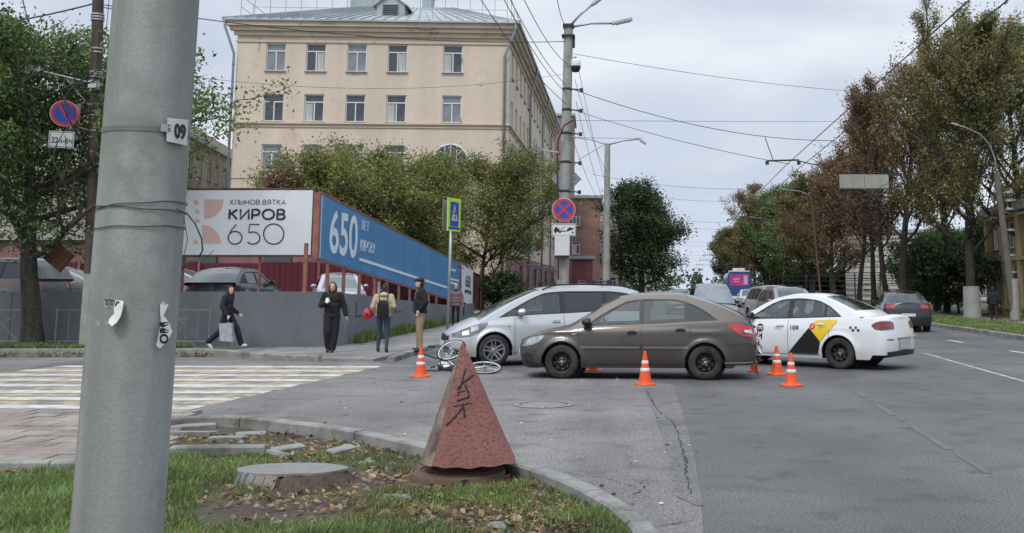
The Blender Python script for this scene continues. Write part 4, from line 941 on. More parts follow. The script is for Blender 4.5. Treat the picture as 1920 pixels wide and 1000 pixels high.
# thin dark conduit bending over to a small lamp on the left of pole 1
mb = MB(); pc = [at(1047, 525, 37.6), at(1046, 400, 37.6), at(1045, 290, 37.6), at(1047, 262, 37.6), at(1058, 235, 37.6), at(1075, 226, 37.6)]; mb.tube(pc, .03, 6); loc(mb.build('conduit', M['blackplastic'], P1), P1)
mb = MB(); mb.bar(at(1047, 286, 37.6), at(1016, 281, 37.6), .1, .06); loc(mb.build('side_lamp', M['galv'], P1), P1)
# signs
M['sred'] = mat('sign_red', (.55, .03, .035), .5); M['sblue'] = mat('sign_blue', (.02, .07, .38), .5); M['swhite'] = mat('sign_white', (.62, .63, .62), .5, n1=(6, .06)); M['sback'] = mat('sign_back', (.28, .3, .31), .5, .4, n1=(4, .1)); M['sgreen'] = mat('sign_lime', (.48, .72, .05), .5); M['sblack'] = mat('sign_black', (.012, .012, .014), .5); M['syellow'] = mat('sign_yellow', (.75, .5, .03), .5)
def sign_empty(name, c, U, label, parent=None): 
    e = empty(name, c, label=label, cat='road sign'); e.rotation_euler = (0, 0, math.atan2(U[1], U[0])); return e
def plate(e, w, h, y, m, nm='panel', z=0, x=0, t=.02, back=None):
    mb = MB(); mb.box((x, y, z), (w, t, h)); return mb.build(nm, m, e)
def disc(e, r, y, m, nm, z=0, x=0, t=.01, sx=1, r0=0):
    mb = MB()
    if r0: mb.lathe([(r0, y), (r, y), (r, y - t), (r0, y - t), (r0, y)], 32, (x, 0, z), axis='y')
    else: mb.lathe([(0, y - t), (r, y - t), (r, y), (0, y)], 32, (x, 0, z), axis='y')
    o = mb.build(nm, m, e); return o
def nostop(c, U, r, label, cross=True, ang=45):
    e = sign_empty('no_stopping_sign' if cross else 'no_parking_sign', c, U, label)
    disc(e, r, .012, M['swhite'], 'panel'); disc(e, r * .96, .0, M['sred'], 'border', r0=r * .76, t=.006); disc(e, r * .755, .0, M['sblue'], 'blue_field', t=.005)
    for a in ((ang, -ang) if cross else (ang,)):
        mb = MB(); d = Vector((math.cos(R(a)), 0, math.sin(R(a)))) * r * .8; mb.bar(d * -1 + Vector((0, -.0095 - .0008 * (a > 0), 0)), d + Vector((0, -.0095 - .0008 * (a > 0), 0)), .003, r * .17, up=Vector((0, 1, 0)).cross(Vector((0, 0, 1)))); 
        s = Vector((-d.z, 0, d.x)).normalized() * r * .09; y_ = Vector((0, -.0085 - .002 * (a > 0), 0)); mb = MB(); mb.add([-d - s + y_, d - s + y_, d + s + y_, -d + s + y_], [(0, 1, 2, 3)]); mb.build('red_bar', M['sred'], e)
    return e
s1 = nostop(at(1057, 393.5, 37.6), (1, .1, 0), at(1079, 393, 37.6).x - at(1057, 393, 37.6).x, 'round blue no stopping sign with red cross on the lamp pole')
ct = at(1057, 431, 37.6); s2 = sign_empty('tow_away_plate', ct, (1, .1, 0), 'white tow truck plate under the red cross sign')
plate(s2, .9, .46, 0, M['swhite']); mb = MB()
for b_ in (((0, -.012, .2), (.86, .004, .015)), ((0, -.012, -.2), (.86, .004, .015)), ((-.425, -.012, 0), (.015, .004, .4)), ((.425, -.012, 0), (.015, .004, .4)), ((-.26, -.012, -.02), (.2, .004, .12)), ((-.28, -.012, .05), (.1, .004, .08)), ((-.05, -.012, -.06), (.24, .004, .04))): mb.box(*b_)
mb.bar((-.13, -.012, -.02), (.06, -.012, .12), .004, .02, up=Vector((0, 1, 0)).cross(Vector((1, 0, 0)))); 
for x in (-.3, -.14): mb.lathe([(0, -.014), (.035, -.014)], 12, (x, 0, -.1), axis='y')
mb.box((.24, -.012, .0), (.28, .004, .05), Matrix.Rotation(R(-22), 3, 'Y')); mb.box((.22, -.012, .05), (.14, .004, .06), Matrix.Rotation(R(-22), 3, 'Y'))
for x, z in ((.14, -.02), (.33, -.1)): mb.lathe([(0, -.014), (.035, -.014)], 12, (x, 0, z), axis='y')
mb.build('pictogram', M['sblack'], s2)
cb = at(1054, 461, 37.6); mb = MB(); mb.box(cb, (.55, .25, .72)); mb.mi = 1; mb.box(cb + Vector((0, 0, -.42)), (.5, .2, .1)); mb.box(cb + Vector((-.3, 0, 0)), (.04, .1, .6)); tag(mb.build('junction_box', [M['offwhite'], M['blackplastic']]), 'pale grey junction box strapped to the lamp pole under the plates', 'junction box')
cdm = at(1062, 336, 38.35); e = sign_empty('diamond_sign', cdm, (1, 0, 0), 'diamond road sign seen from its grey back behind the lamp pole')
mb = MB(); s = .58; mb.add([(-s, 0, 0), (0, 0, -s), (s, 0, 0), (0, 0, s), (-s, .02, 0), (0, .02, -s), (s, .02, 0), (0, .02, s)], [(0, 1, 2, 3), (7, 6, 5, 4), (0, 4, 5, 1), (1, 5, 6, 2), (2, 6, 7, 3), (3, 7, 4, 0)]); mb.build('panel', M['sback'], e); mb = MB(); mb.box((0, -.015, .12), (.7, .02, .04)); mb.box((0, -.015, -.12), (.7, .02, .04)); mb.build('bracket', M['steel'], e)
# pole 2 and following street poles on the left
pt2 = at(1139, 270, 58); P2 = pole('lamp_pole', (-.42, 58, .05), (pt2.x, 58, pt2.z), .22, .16, 'second concrete lamp pole with a lamp arm reaching right, before the round tree', 'lamp pole')
lamp(P2, at(1139, 272, 58), at(1198, 261, 58), at(1210, 266, 58) - at(1200, 259, 58), .05, .5)
lamp(P2, at(1139, 272, 58), at(1078, 258, 58) , (-1, 0, 0), .03, .1)
mb = MB(); mb.bar(at(1138, 268, 58), at(1085, 300, 58), .04, .04); loc(mb.build('strut', M['galv'], P2), P2)
for i, (Y, px, py) in enumerate(((92, 1163, 352), (128, 1210, 405))):
    b_ = Vector(((px - PX0) / FPX * Y, Y, 0)); t_ = at(px, py, Y)
    e = pole('lamp_pole', b_, (t_.x, Y, t_.z), .2, .14, ('third lamp pole, half hidden by the round tree', 'farthest left lamp pole beyond the round tree')[i], 'lamp pole'); lamp(e, t_, t_ + Vector((2.0, 0, .5)), (1, 0, .1), .04, .5)
# right pole with arched arm
pr = Vector((18.9, 48.3, .1)); t_ = at(1868, 325, 48.3)
PR = pole('lamp_pole', pr, (t_.x, 48.3, t_.z), .2, .13, 'brown grey lamp pole at the right edge with an arched arm', 'lamp pole', mat('pole_brown', (.12, .105, .095), .85, n1=(2, .25)))
mb = MB(); A = [at(x, y, 48.3) for x, y in ((1868, 330), (1866, 300), (1856, 272), (1838, 252), (1812, 240), (1796, 235))]; mb.tube(A, .035, 7); o = mb.build('lamp_arm', M['pipe'], PR, smooth=True); o.location = -PR.location
mb = MB(); mb.bar(A[-1], at(1784, 231, 48.3), .16, .08); mb.build('lamp_head', M['galv'], o)
mb = MB(); mb.lathe([(.225, 0), (.225, 1.9), (.2, 1.92)], 16); mb.build('painted_base', M['concrete'], PR)
mb = MB()
for z in (2.2, 3.0, 4.2, 5.2, 5.6, 6.0): mb = MB(); mb.lathe([(.2, z), (.2, z + .08)], 14); mb.build('band', M['galv'], PR)
for i, (px, py, Y) in enumerate(((1521, 372, 84), (1448, 420, 120), (1405, 455, 160))):
    t_ = at(px, py, Y); e = pole('lamp_pole', (rk(Y - 33.5, .8)[0], Y, .1), (t_.x, Y, t_.z), .09, .06, ('slim lamp pole among the brown trees, first past the hanging sign', 'smaller lamp pole farther down the row of trees', 'farthest right lamp pole above the blue bus')[i], 'lamp pole', M['hydrust'])
    mb = MB(); A = [t_, t_ + Vector((-.2, 0, .3)), t_ + Vector((-1.0, 0, .6)), t_ + Vector((-2.0, 0, .7))]; mb.tube(A, .035, 6); o = mb.build('lamp_arm', M['pipe'], e, smooth=True); o.location = -e.location
    mb = MB(); mb.bar(A[-1], A[-1] + Vector((-.6, 0, .15)), .18, .1); mb.build('lamp_head', M['galv'], o)
# left dark pole with brackets
pl = at(181, 480, 25.75); PLB = Vector((at(168, 640, 25.75).x, 25.75, .05)); tt = at(184, 0, 25.75)
dirv = (Vector((tt.x, 25.75, tt.z)) - PLB); top = PLB + dirv * 1.25
PD = pole('wooden_pole', PLB, top, .17, .13, 'dark wooden pole bound to a concrete stub, carrying the no parking sign', 'utility pole', mat('dark_wood', (.075, .055, .045), .9, n1=(3, .3), streak=(10, .4), bump=(20, .6)))
mb = MB(); mb.box((-.0, -.12, .95), (.3, .2, 1.9), None); mb.build('concrete_stub', M['concrete'], PD)
def onpd(py): 
    z = at(180, py, 25.75).z; f = (z - PLB.z) / (top.z - PLB.z); return PLB.lerp(top, f)
for py in (28, 33, 38, 92, 99, 136, 140, 145, 158, 210, 217, 246): p = onpd(py); mb = MB(); mb.lathe([(.165, -.02), (.165, .02)], 12, p); loc(mb.build('binding_wire', M['galv'], PD), PD)
p = onpd(158); q = at(66, 131, 25.3); mb = MB(); mb.tube([p, q], .025, 6); mb.tube([at(125, 149, 25.5), onpd(212)], .018, 6); arm = mb.build('lamp_bracket', M['galv'], PD); arm.location = -PD.location
mb = MB(); mb.box(q + Vector((-.05, 0, .02)), (.34, .16, .14)); mb.lathe([(.0, .02), (.09, 0), (.11, -.1), (.0, -.16)], 10, q + Vector((-.22, 0, 0))); mb.build('floodlight', M['white'], arm)
mb = MB(); p = onpd(162); mb.box(p + Vector((.05, -.2, 0)), (.2, .2, .22)); mb.build('junction_box', M['offwhite'], arm)
np_ = nostop(at(121, 213, 25.05), (.78, .62, 0), .33, 'tilted blue no parking sign with one red bar before the leafy tree', False, -55)
nb = sign_empty('hours_plate', at(115, 262, 25.05), (.9, .44, 0), 'white plate with parking hours under the no parking sign'); plate(nb, .56, .42, 0, M['swhite'])
link('lettering', fit_text('22ч-6ч', .46, .15, M['sblack'], 'lettering', .02), nb, (0.01, -.013, -.02)); mb = MB()
for b_ in (((0, -.012, .185), (.52, .004, .012)), ((0, -.012, -.185), (.52, .004, .012)), ((-.255, -.012, 0), (.012, .004, .38)), ((.255, -.012, 0), (.012, .004, .38))): mb.box(*b_)
mb.build('border', M['sblack'], nb)
bk = sign_empty('square_sign_back', at(137, 216, 25.4), (.9, -.4, 0), 'grey square sign seen from behind, beside the no parking sign'); plate(bk, .5, .55, 0, M['sback']); plate(bk, .46, .3, .0, M['sback'], 'lower_panel', z=-.5)
mb = MB(); mb.tube([at(112, 216, 25.2), at(150, 240, 25.55), onpd(246)], .02, 6); mb.tube([at(140, 220, 25.5), onpd(217)], .02, 6); loc(mb.build('sign_bracket', M['galv'], PD), PD)
# crosswalk sign pole
Yc_ = 30.0; c = at(851, 403, Yc_); cs = sign_empty('crosswalk_sign', c, (.32, .95, 0), 'lime edged pedestrian crossing sign turned side on above the pavement')
cs.rotation_euler = (0, 0, R(66))
plate(cs, .68, .98, 0, M['sgreen'], 'panel', t=.03); plate(cs, .44, .72, -.02, M['sblue'], 'blue_field', z=.02, t=.012)
mb = MB(); mb.add([(-.16, -.028, -.18), (.16, -.028, -.18), (0, -.028, .3)], [(0, 1, 2)]); mb.build('white_triangle', M['swhite'], cs)
mb = MB(); mb.lathe([(0, -.031), (.03, -.031)], 10, (0.01, 0, .14), axis='y'); mb.bar((0, -.031, .1), (0, -.031, -.03), .002, .05); 
for a, b in (((0, .1), (-.08, 0)), ((0, .1), (.08, .02)), ((0, -.03), (-.07, -.15)), ((0, -.03), (.08, -.15))): mb.tube([(a[0], -.031, a[1]), (b[0], -.031, b[1])], .012, 5)
mb.build('walker', M['sblack'], cs)
mb = MB(); mb.add([(-.3, -.017, -.44), (.3, -.017, -.44), (.3, -.017, -.36), (-.3, -.017, -.36)], [(0, 1, 2, 3)]); mb.build('stripe', M['sblue'], cs)
b_ = at(845, 480, Yc_ + .06); mb = MB(); mb.tube([(b_.x - .06, Yc_ + .1, .05), (b_.x, Yc_ + .1, at(846, 372, Yc_).z)], .045, 10); tag(mb.build('sign_post', M['galv'], smooth=True), 'thin grey post holding the crosswalk sign', 'post')
e2 = sign_empty('crosswalk_sign', at(842.5, 404, Yc_ + .15), (.9, .2, 0), 'grey back of the second crossing sign, edge on behind the post'); e2.rotation_euler = (0, 0, R(240)); plate(e2, .6, .9, 0, M['sback'], 'panel', t=.02)
# hanging blank double sign
Yh = 48; hs = empty('hanging_sign', at(1620, 341, Yh), label='pale blank two panel sign box hanging on wires over the road', cat='sign box')
hw = (at(1666, 341, Yh).x - at(1574, 341, Yh).x); hh = at(1620, 328, Yh).z - at(1620, 355, Yh).z; hm = mat('sign_box_face', (.27, .27, .23), .6, n1=(1.5, .1), streak=(3, .1))
for x in (-hw / 4, hw / 4): mb = MB(); mb.box((x, -.06, 0), (hw / 2 - .05, .03, hh - .08)); mb.build('panel', hm, hs)
mb = MB(); mb.box((0, 0, 0), (hw, .08, hh)); mb.build('casing', M['pipe'], hs); mb = MB(); mb.box((hw / 2 + .3, 0, hh / 2), (.7, .12, .12)); mb.build('bracket', M['blackplastic'], hs)
for sx_ in (-1, 1): mb = MB(); mb.tube([(sx_ * hw / 2, 0, hh / 2), (sx_ * hw / 2, 0, hh / 2 + .25)], .01, 5); mb.build('hanger', M['blackplastic'], hs)
# ---- wires
def sag(a, b, s, n=14): return [a.lerp(b, i / n) - Vector((0, 0, s * 4 * (i / n) * (1 - i / n))) for i in range(n + 1)]
def wire(a, b, s, r, label, group=None, name='overhead_wire'):
    mb = MB(); mb.tube(sag(Vector(a), Vector(b), s), r * .72, 5); return tag(mb.build(name, M['wire']), label, 'wire', group)
wire(at(1075, 101, 38), at(1700, 178, 50), .25, .014, 'upper wire running from the sign pole right into the brown trees')
wire(at(1075, 168, 38), at(1565, 264, 46), .5, .02, 'black cable drooping right from the middle of the sign pole')
wire(at(1080, 208, 38), at(1480, 308, 34), .15, .014, 'wire from the sign pole to the trolley wire hanger on the right')
wire(at(1065, 226, 38), at(1600, 228, 50), .02, .012, 'taut level wire from the sign pole across the road')
wire(at(1065, 258, 38), at(1206, 259, 56), .02, .014, 'thin wire between the two lamp poles at arm height')
wire(at(186, 8, 25.75), at(1062, 78, 38), .35, .02, 'cable crossing before the top windows of the cream building')
wire(at(240, 128, 29), at(1062, 138, 38), .6, .009, 'thin wire crossing the cream facade between the two upper floors')
wire(at(-60, 55, 26), at(184, 5, 25.75), .05, .03, 'thick cable from the left edge to the top of the dark pole')
wire(at(184, 12, 25.75), at(240, 14, 28), .05, .02, 'short cable from the dark pole to behind the concrete pole')
wire(at(38, -20, 24), at(62, 60, 30), .1, .02, 'wire dropping into the leafy tree at the top left')
wire(at(205, -5, 25), at(198, 70, 25.7), .02, .012, 'short stay wire hanging beside the dark pole')
for i, (a, b, Ya, l) in enumerate((((895, -10), (1062, 195), 24, 'leftmost of the wires fanning down to the sign pole'), ((940, -10), (1062, 175), 24, 'second wire of the fan coming down to the sign pole'), ((952, -10), (1062, 160), 24, 'third wire of the fan, close beside the second'), ((978, -10), (1064, 120), 24, 'fourth wire of the fan, steeper, to the sign pole'), ((1043, -10), (1062, 45), 26, 'wire dropping almost straight to the top of the sign pole'))):
    wire(at(*a, Ya), at(*b, 38), .25, .016, l)
for i, (a, b) in enumerate((((1085, 130), (1138, 350)), ((1080, 190), (1138, 395)), ((1078, 150), (1136, 320)), ((1074, 262), (1138, 400)))):
    wire(at(*a, 38), at(b[0], b[1], 58), .35, .013, 'wire between the first two lamp poles, ' + ('second from the top', 'third from the top', 'topmost, ending at the arm', 'lowest, starting at arm height')[i], 'wires between the first two lamp poles')
    wire(at(b[0], b[1], 58), at(1163, 420 + 8 * i, 92), .4, .013, 'wire from the second lamp pole on past the round tree, ' + ('second highest', 'second lowest', 'highest', 'lowest')[i], 'wires past the second lamp pole')
# contact wires of the trolleybus
for k, (x0, s_) in enumerate(((4.55, .036), (5.1, .036), (8.7, .05), (9.25, .05))):
    mb = MB(); P = []
    for Y in list(range(2, 34, 4)) + list(range(34, 420, 22)): P.append(Vector((x0 + s_ * Y + max(0, Y - 45) * .03, Y, 5.65)))
    mb.tube(P, .012, 5); tag(mb.build('contact_wire', M['wire']), ['contact wire over the near lanes, left of its pair', 'contact wire over the near lanes, right of its pair', 'contact wire over the right lanes, left of its pair', 'contact wire over the right lanes, right of its pair'][k], 'wire')
def hanger(p, w=1.0, lb='large black trolley wire hanger with a slanting stay, nearest of all'):
    e = empty('wire_hanger', p, label=lb, cat='wire hanger', group='trolley wire hangers over the road'); mb = MB()
    mb.bar((-w / 2, 0, 0), (w / 2, 0, .03), .05, .05); mb.tube([(-.55 * w, 0, .75), (-.3 * w, 0, .0)], .014, 5); mb.box((-w / 2, 0, -.06), (.1, .1, .12)); mb.box((w / 2, 0, -.06), (.1, .1, .12)); mb.tube([(w / 2, 0, 0), (w, 0, -.12), (w * 1.4, 0, -.1)], .02, 5); mb.build('insulator_bar', M['blackplastic'], e); return e
ORD = 'nearest second third fourth fifth sixth seventh eighth farthest'.split()
hanger(at(1468, 302, 31.8), 1.0)
for i, Y in enumerate((50, 62, 76, 92, 110, 130, 155, 185, 220)):
    xl = -1.1 + (Y - 38.5) * .07 - .8; xr = rk(Y - 33.5, .8)[0]; z = 7.6 if i % 2 else 7.2
    wire((xl, Y, z), (xr, Y + 1, z + .4), .9, .012, ORD[i] + ' span wire across the road, counted from the camera', 'span wires across the road', 'span_wire')
    for x in (5.1 + .036 * Y + max(0, Y - 45) * .03, 9.0 + .05 * Y + max(0, Y - 45) * .03):
        hanger(Vector((x - .25, Y, 5.75)), 1.2, ('left' if x < 5.2 + .036 * Y + max(0, Y - 45) * .03 else 'right') + ' trolley wire hanger under the ' + ORD[i] + ' span wire')
# ---- foreground concrete pole
b_ = at(220, 1000, 4.6); t_ = at(294, 0, 4.6); d_ = (t_ - b_) / (t_.z - b_.z); base = b_ - d_ * (b_.z + .05); tp = b_ + d_ * 7.0
wb, wt = at(300, 1000, 4.6).x - at(140, 1000, 4.6).x, at(368, 0, 4.6).x - at(220, 0, 4.6).x
sl = (wt - wb) / 2 / (t_.z - b_.z)
M['fgconcrete'] = mat('pole_concrete', (.27, .285, .27), .85, n1=(1.1, .12), n2=(60, .1), bump=(70, .35, .005), streak=(6, .26), dirt=(1.5, (.21, .215, .19), .5, .6))
rB = wb / 2 - sl * b_.z
FG = empty('concrete_pole', base, label='thick tapering concrete pole in the left foreground with the 09 plate', cat='utility pole')
def pc_(z): return base + d_ * (z + .05)
def pr_(z): return rB + sl * z
mb = MB(); k = 24; mb.tube([pc_(-.05 + 7.6 * i / k) - base for i in range(k + 1)], [pr_(-.05 + 7.6 * i / k) for i in range(k + 1)], 40); mb.build('shaft', M['fgconcrete'], FG, angle=50)
def onpole(px, py, off=.003):
    """point on the pole surface under a pixel, and its outward angle"""
    d = ray(px, py).normalized(); o0 = Vector((0, 0, CAM_H)); t = 3.0
    z = at(px, py, 4.45).z; c = pc_(z); r_ = pr_(z) + off
    dx, dy = d.x, d.y; ox, oy = -c.x, -c.y; A = dx * dx + dy * dy; B_2 = 2 * (ox * dx + oy * dy); C2 = ox * ox + oy * oy - r_ * r_; D = max(0, B_2 * B_2 - 4 * A * C2); t = (-B_2 - math.sqrt(D)) / 2 / A
    return o0 + d * t
def polering(z, off, tilt=0, n=40): 
    c = pc_(z); r_ = pr_(z) + off; return [c + Vector((math.cos(a) * r_, math.sin(a) * r_, tilt * math.cos(a))) for a in [2 * math.pi * i / n for i in range(n)]]
zb_ = onpole(255, 240).z
mb = MB(); rg = polering(zb_, .003); G = [[p + Vector((0, 0, .011)) for p in rg + rg[:1]], [p - Vector((0, 0, .011)) for p in rg + rg[:1]]]; mb.grid(G); o = mb.build('steel_strap', mat('strap', (.17, .18, .175), .5, .5, n1=(5, .2)), FG); o.location = -FG.location
mb = MB(); p = onpole(308, 240, .012); mb.box(p, (.03, .012, .035), Matrix.Rotation(R(35), 3, 'Z')); loc(mb.build('strap_buckle', M['galv'], FG), FG)
def pole_patch(pts, off, m, name, parent, n=1):
    mb = MB(); P = [onpole(x, y, off) for x, y in pts]; mb.add(P, [tuple(range(len(P)))]); o = mb.build(name, m, parent); return o
npl = empty('number_plate', onpole(333, 246, .02), label='bent white plate with black number 09 strapped to the foreground pole', cat='number plate')
G = []
for i in range(7):
    f = i / 6; xt = 314 + (353 - 314) * f; xb = 312 + (350 - 312) * f; yt = 221 + 4 * f; yb = 265 + 8 * f
    G.append([onpole(xt, yt, .02), onpole(xb, yb, .02)])
mb = MB(); mb.grid([[r_[1] for r_ in G], [r_[0] for r_ in G]]); mb.grid([[r_[0] + Vector((0, .003, 0)) for r_ in G], [r_[1] + Vector((0, .003, 0)) for r_ in G]])
loc(mb.build('plate', mat('plate_white', (.55, .56, .56), .5, n1=(20, .08)), npl), npl)
def pole_text(s, x0, x1, y0, y1, slope, off, m, parent, bold=0, rot=0):
    me = fit_text(s, 1, 1, m, 'lettering', bold)
    for v in me.vertices:
        a, b = v.co.x + .5, v.co.z + .5
        if rot: a, b = b, 1 - a
        v.co = onpole(x0 + (x1 - x0) * a, y1 + (y0 - y1) * b + slope * a, off)
    o = link('lettering', me, parent); o.location = -parent.location
pole_text('09', 327, 349, 231, 260, 3, .0225, M['sblack'], npl, .05); pole_text('10', 315, 320, 234, 247, 0, .0225, M['sblack'], npl, .02, 1)
# tie wires
M['tie'] = mat('tie_wire', (.05, .045, .04), .6, .5)
for k, (z0, tl, nm) in enumerate(((onpole(260, 383).z, .02, 'upper tie wire wound round the foreground pole'), (onpole(260, 388).z, -.012, 'middle tie wire wound round the foreground pole'), (onpole(260, 425).z, .006, 'lower dark wire wound round the foreground pole'))):
    mb = MB(); c0 = polering(z0, .006, tl); mb.tube([p + Vector((0, 0, .003 * math.sin(i * .9))) for i, p in enumerate(c0)], .0024, 6, closed=True); tag(mb.build('tie_wire', M['tie']), nm, 'wire')
def pxw(pts, Y, r_, label): mb = MB(); mb.tube([at(x, y, Y) for x, y in pts], r_, 6); return tag(mb.build('loose_wire', M['tie'], smooth=True), label, 'wire')
pxw([(330, 392), (350, 400), (366, 420), (378, 448), (380, 470), (373, 482)], 4.5, .0035, 'loose black wire end curling off the right side of the pole')
pxw([(345, 410), (352, 450), (345, 478), (352, 490), (378, 492), (400, 470)], 4.62, .0016, 'fine wire hanging in a loop right of the foreground pole')
pxw([(205, 392), (180, 405), (158, 412), (130, 430), (128, 448), (150, 440), (185, 428)], 4.6, .0016, 'fine tangled wire looping left of the foreground pole')
pxw([(205, 398), (170, 398), (140, 415), (120, 450), (140, 470), (186, 460)], 4.65, .0014, 'second thin wire looping left of the pole above the board')
# torn paper remnants
M['paper'] = mat('torn_paper', (.58, .58, .54), .8, n1=(25, .12)); M['papergrey'] = mat('glued_paper', (.3, .31, .29), .9, n1=(18, .15))
pa = empty('torn_poster', onpole(212, 585, .01), label='torn curling paper scrap with letters on the pole, left one', cat='poster')
loc(pole_patch([(193, 560), (218, 561), (216, 575), (196, 578)], .0015, M['papergrey'], 'glued_layer', pa), pa)
G = [[onpole(218, 562, .004), onpole(232, 565, .012)], [onpole(213, 575, .006), onpole(230, 580, .03)], [onpole(214, 588, .01), onpole(226, 594, .035)], [onpole(205, 598, .02), onpole(219, 605, .04)], [onpole(203, 606, .03), onpole(210, 612, .045)]]
mb = MB(); mb.grid(G); loc(mb.build('paper_curl', M['paper'], pa, smooth=True), pa)
pole_text('ТТА', 194, 227, 561, 572, 3, .0135, M['sblack'], pa, .04)
loc(pole_patch([(180, 601), (202, 602), (203, 608), (182, 612)], .0015, M['papergrey'], 'glued_layer', pa), pa)
pb_ = empty('torn_poster', onpole(308, 610, .01), label='long hanging paper scrap with sideways letters, right side of the pole', cat='poster')
G = [[onpole(300, 570, .004), onpole(316, 571, .006)], [onpole(300, 588, .006), onpole(307, 592, .012)], [onpole(302, 600, .008), onpole(318, 607, .03)], [onpole(298, 618, .012), onpole(323, 622, .035)], [onpole(296, 634, .015), onpole(314, 640, .03)], [onpole(293, 648, .02), onpole(300, 654, .025)]]
mb = MB(); mb.grid(G); loc(mb.build('paper_curl', M['paper'], pb_, smooth=True), pb_)
pole_text('МО', 299, 316, 604, 645, 0, .04, M['sblack'], pb_, .05, 1)
mb = MB(); P = [onpole(303, 566, .004), onpole(309, 566, .006), onpole(314, 577, .006), onpole(302, 577, .004)]; mb.add(P, [(0, 1, 2, 3)]); loc(mb.build('paper_top', M['paper'], pb_), pb_)
# ================================================================ vehicles
def paintmat(name, col, metal=.0, rough=.35, dirt=.35, dcol=(.13, .12, .105)):
    m = bpy.data.materials.new(name); m.use_nodes = True; t = m.node_tree; b = t.nodes['Principled BSDF']; K = t.links.new
    b.inputs['Roughness'].default_value = rough; b.inputs['Metallic'].default_value = metal; b.inputs['Coat Weight'].default_value = .6; b.inputs['Coat Roughness'].default_value = .08
    co = N(t, 'ShaderNodeTexCoord'); sp = N(t, 'ShaderNodeSeparateXYZ'); K(co.outputs['Object'], sp.inputs[0])
    nz = N(t, 'ShaderNodeTexNoise'); nz.inputs['Scale'].default_value = 2.6; nz.inputs['Detail'].default_value = 6; K(co.outputs['Object'], nz.inputs['Vector'])
    # road grime thrown up along the sills: a layer of dirt that sits on the paint
    r = ramp(t, [(.0, .95), (.28, .55), (.6, .12), (1, .04)]); K(sp.outputs['Z'], r.inputs[0])
    r2 = ramp(t, [(.3, .3), (.7, 1.5)]); K(nz.outputs['Fac'], r2.inputs[0])
    mm = N(t, 'ShaderNodeMath', operation='MULTIPLY'); K(r.outputs[0], mm.inputs[0]); K(r2.outputs[0], mm.inputs[1])
    m2 = N(t, 'ShaderNodeMath', operation='MULTIPLY'); m2.use_clamp = True; m2.inputs[1].default_value = dirt; K(mm.outputs[0], m2.inputs[0])
    mx_ = N(t, 'ShaderNodeMix', data_type='RGBA'); K(m2.outputs[0], mx_.inputs[0]); mx_.inputs[6].default_value = (*col, 1); mx_.inputs[7].default_value = (*dcol, 1); K(mx_.outputs[2], b.inputs['Base Color'])
    a = N(t, 'ShaderNodeMath', operation='MULTIPLY_ADD'); a.inputs[1].default_value = .8; a.inputs[2].default_value = rough; K(m2.outputs[0], a.inputs[0]); K(a.outputs[0], b.inputs['Roughness'])
    c = N(t, 'ShaderNodeMath', operation='MULTIPLY_ADD'); c.inputs[1].default_value = -.6; c.inputs[2].default_value = .6; K(m2.outputs[0], c.inputs[0]); K(c.outputs[0], b.inputs['Coat Weight'])
    return m
M['tyre'] = mat('tyre_rubber', (.016, .016, .017), .85, n1=(6, .25), bump=(70, .3, .004), dirt=(4, (.06, .057, .05), .45, .75))
M['alloy'] = mat('alloy_rim', (.42, .43, .45), .35, .8, n1=(5, .15)); M['steelwheel'] = mat('black_steel_wheel', (.018, .018, .019), .5, n1=(6, .3))
M['autoglass'] = glassmat('car_glass', (.55, .62, .6), .07); M['privacy'] = glassmat('dark_car_glass', (.07, .075, .08), .05)
M['trim'] = mat('car_trim_black', (.016, .016, .018), .5); M['chrome'] = mat('chrome', (.6, .61, .62), .15, 1.0)
M['lampclear'] = mat('headlamp_glass', (.3, .32, .34), .08, .35, spec=.9, coat=1.0, n1=(14, .35)); M['lampred'] = mat('tail_lamp_red', (.42, .012, .015), .15, coat=1.0, n1=(12, .3)); M['lampredd'] = mat('tail_lamp_dark', (.14, .008, .012), .15, coat=1.0, n1=(12, .3)); M['lampamber'] = mat('lamp_amber', (.6, .22, .04), .2, coat=1.0)
M['lamplit'] = mat('lamp_lit', (.8, .75, .55), .3, emit=((1, .8, .5), .7)); M['lampsilver'] = mat('lamp_reflector', (.6, .6, .62), .15, .8)
M['plate'] = mat('licence_plate', (.55, .56, .56), .5, n1=(9, .1)); M['seat'] = mat('seat_fabric', (.07, .07, .075), .9)
M['platebl'] = mat('plate_masked', (.42, .4, .4), .6)
def smooth_interp(pts):
    xs = [p[0] for p in pts]; zs_ = [p[1] for p in pts]; n = len(xs); d = [(zs_[i + 1] - zs_[i]) / (xs[i + 1] - xs[i]) for i in range(n - 1)]
    m = [d[0]] + [0 if d[i - 1] * d[i] <= 0 else 2 * d[i - 1] * d[i] / (d[i - 1] + d[i]) for i in range(1, n - 1)] + [d[-1]]
    def f(x):
        if x <= xs[0]: return zs_[0]
        if x >= xs[-1]: return zs_[-1]
        for i in range(n - 1):
            if x <= xs[i + 1]: break
        h = xs[i + 1] - xs[i]; t = (x - xs[i]) / h
        return zs_[i] * (1 + 2 * t) * (1 - t) ** 2 + m[i] * h * t * (1 - t) ** 2 + zs_[i + 1] * t * t * (3 - 2 * t) + m[i + 1] * h * t * t * (t - 1)
    return f
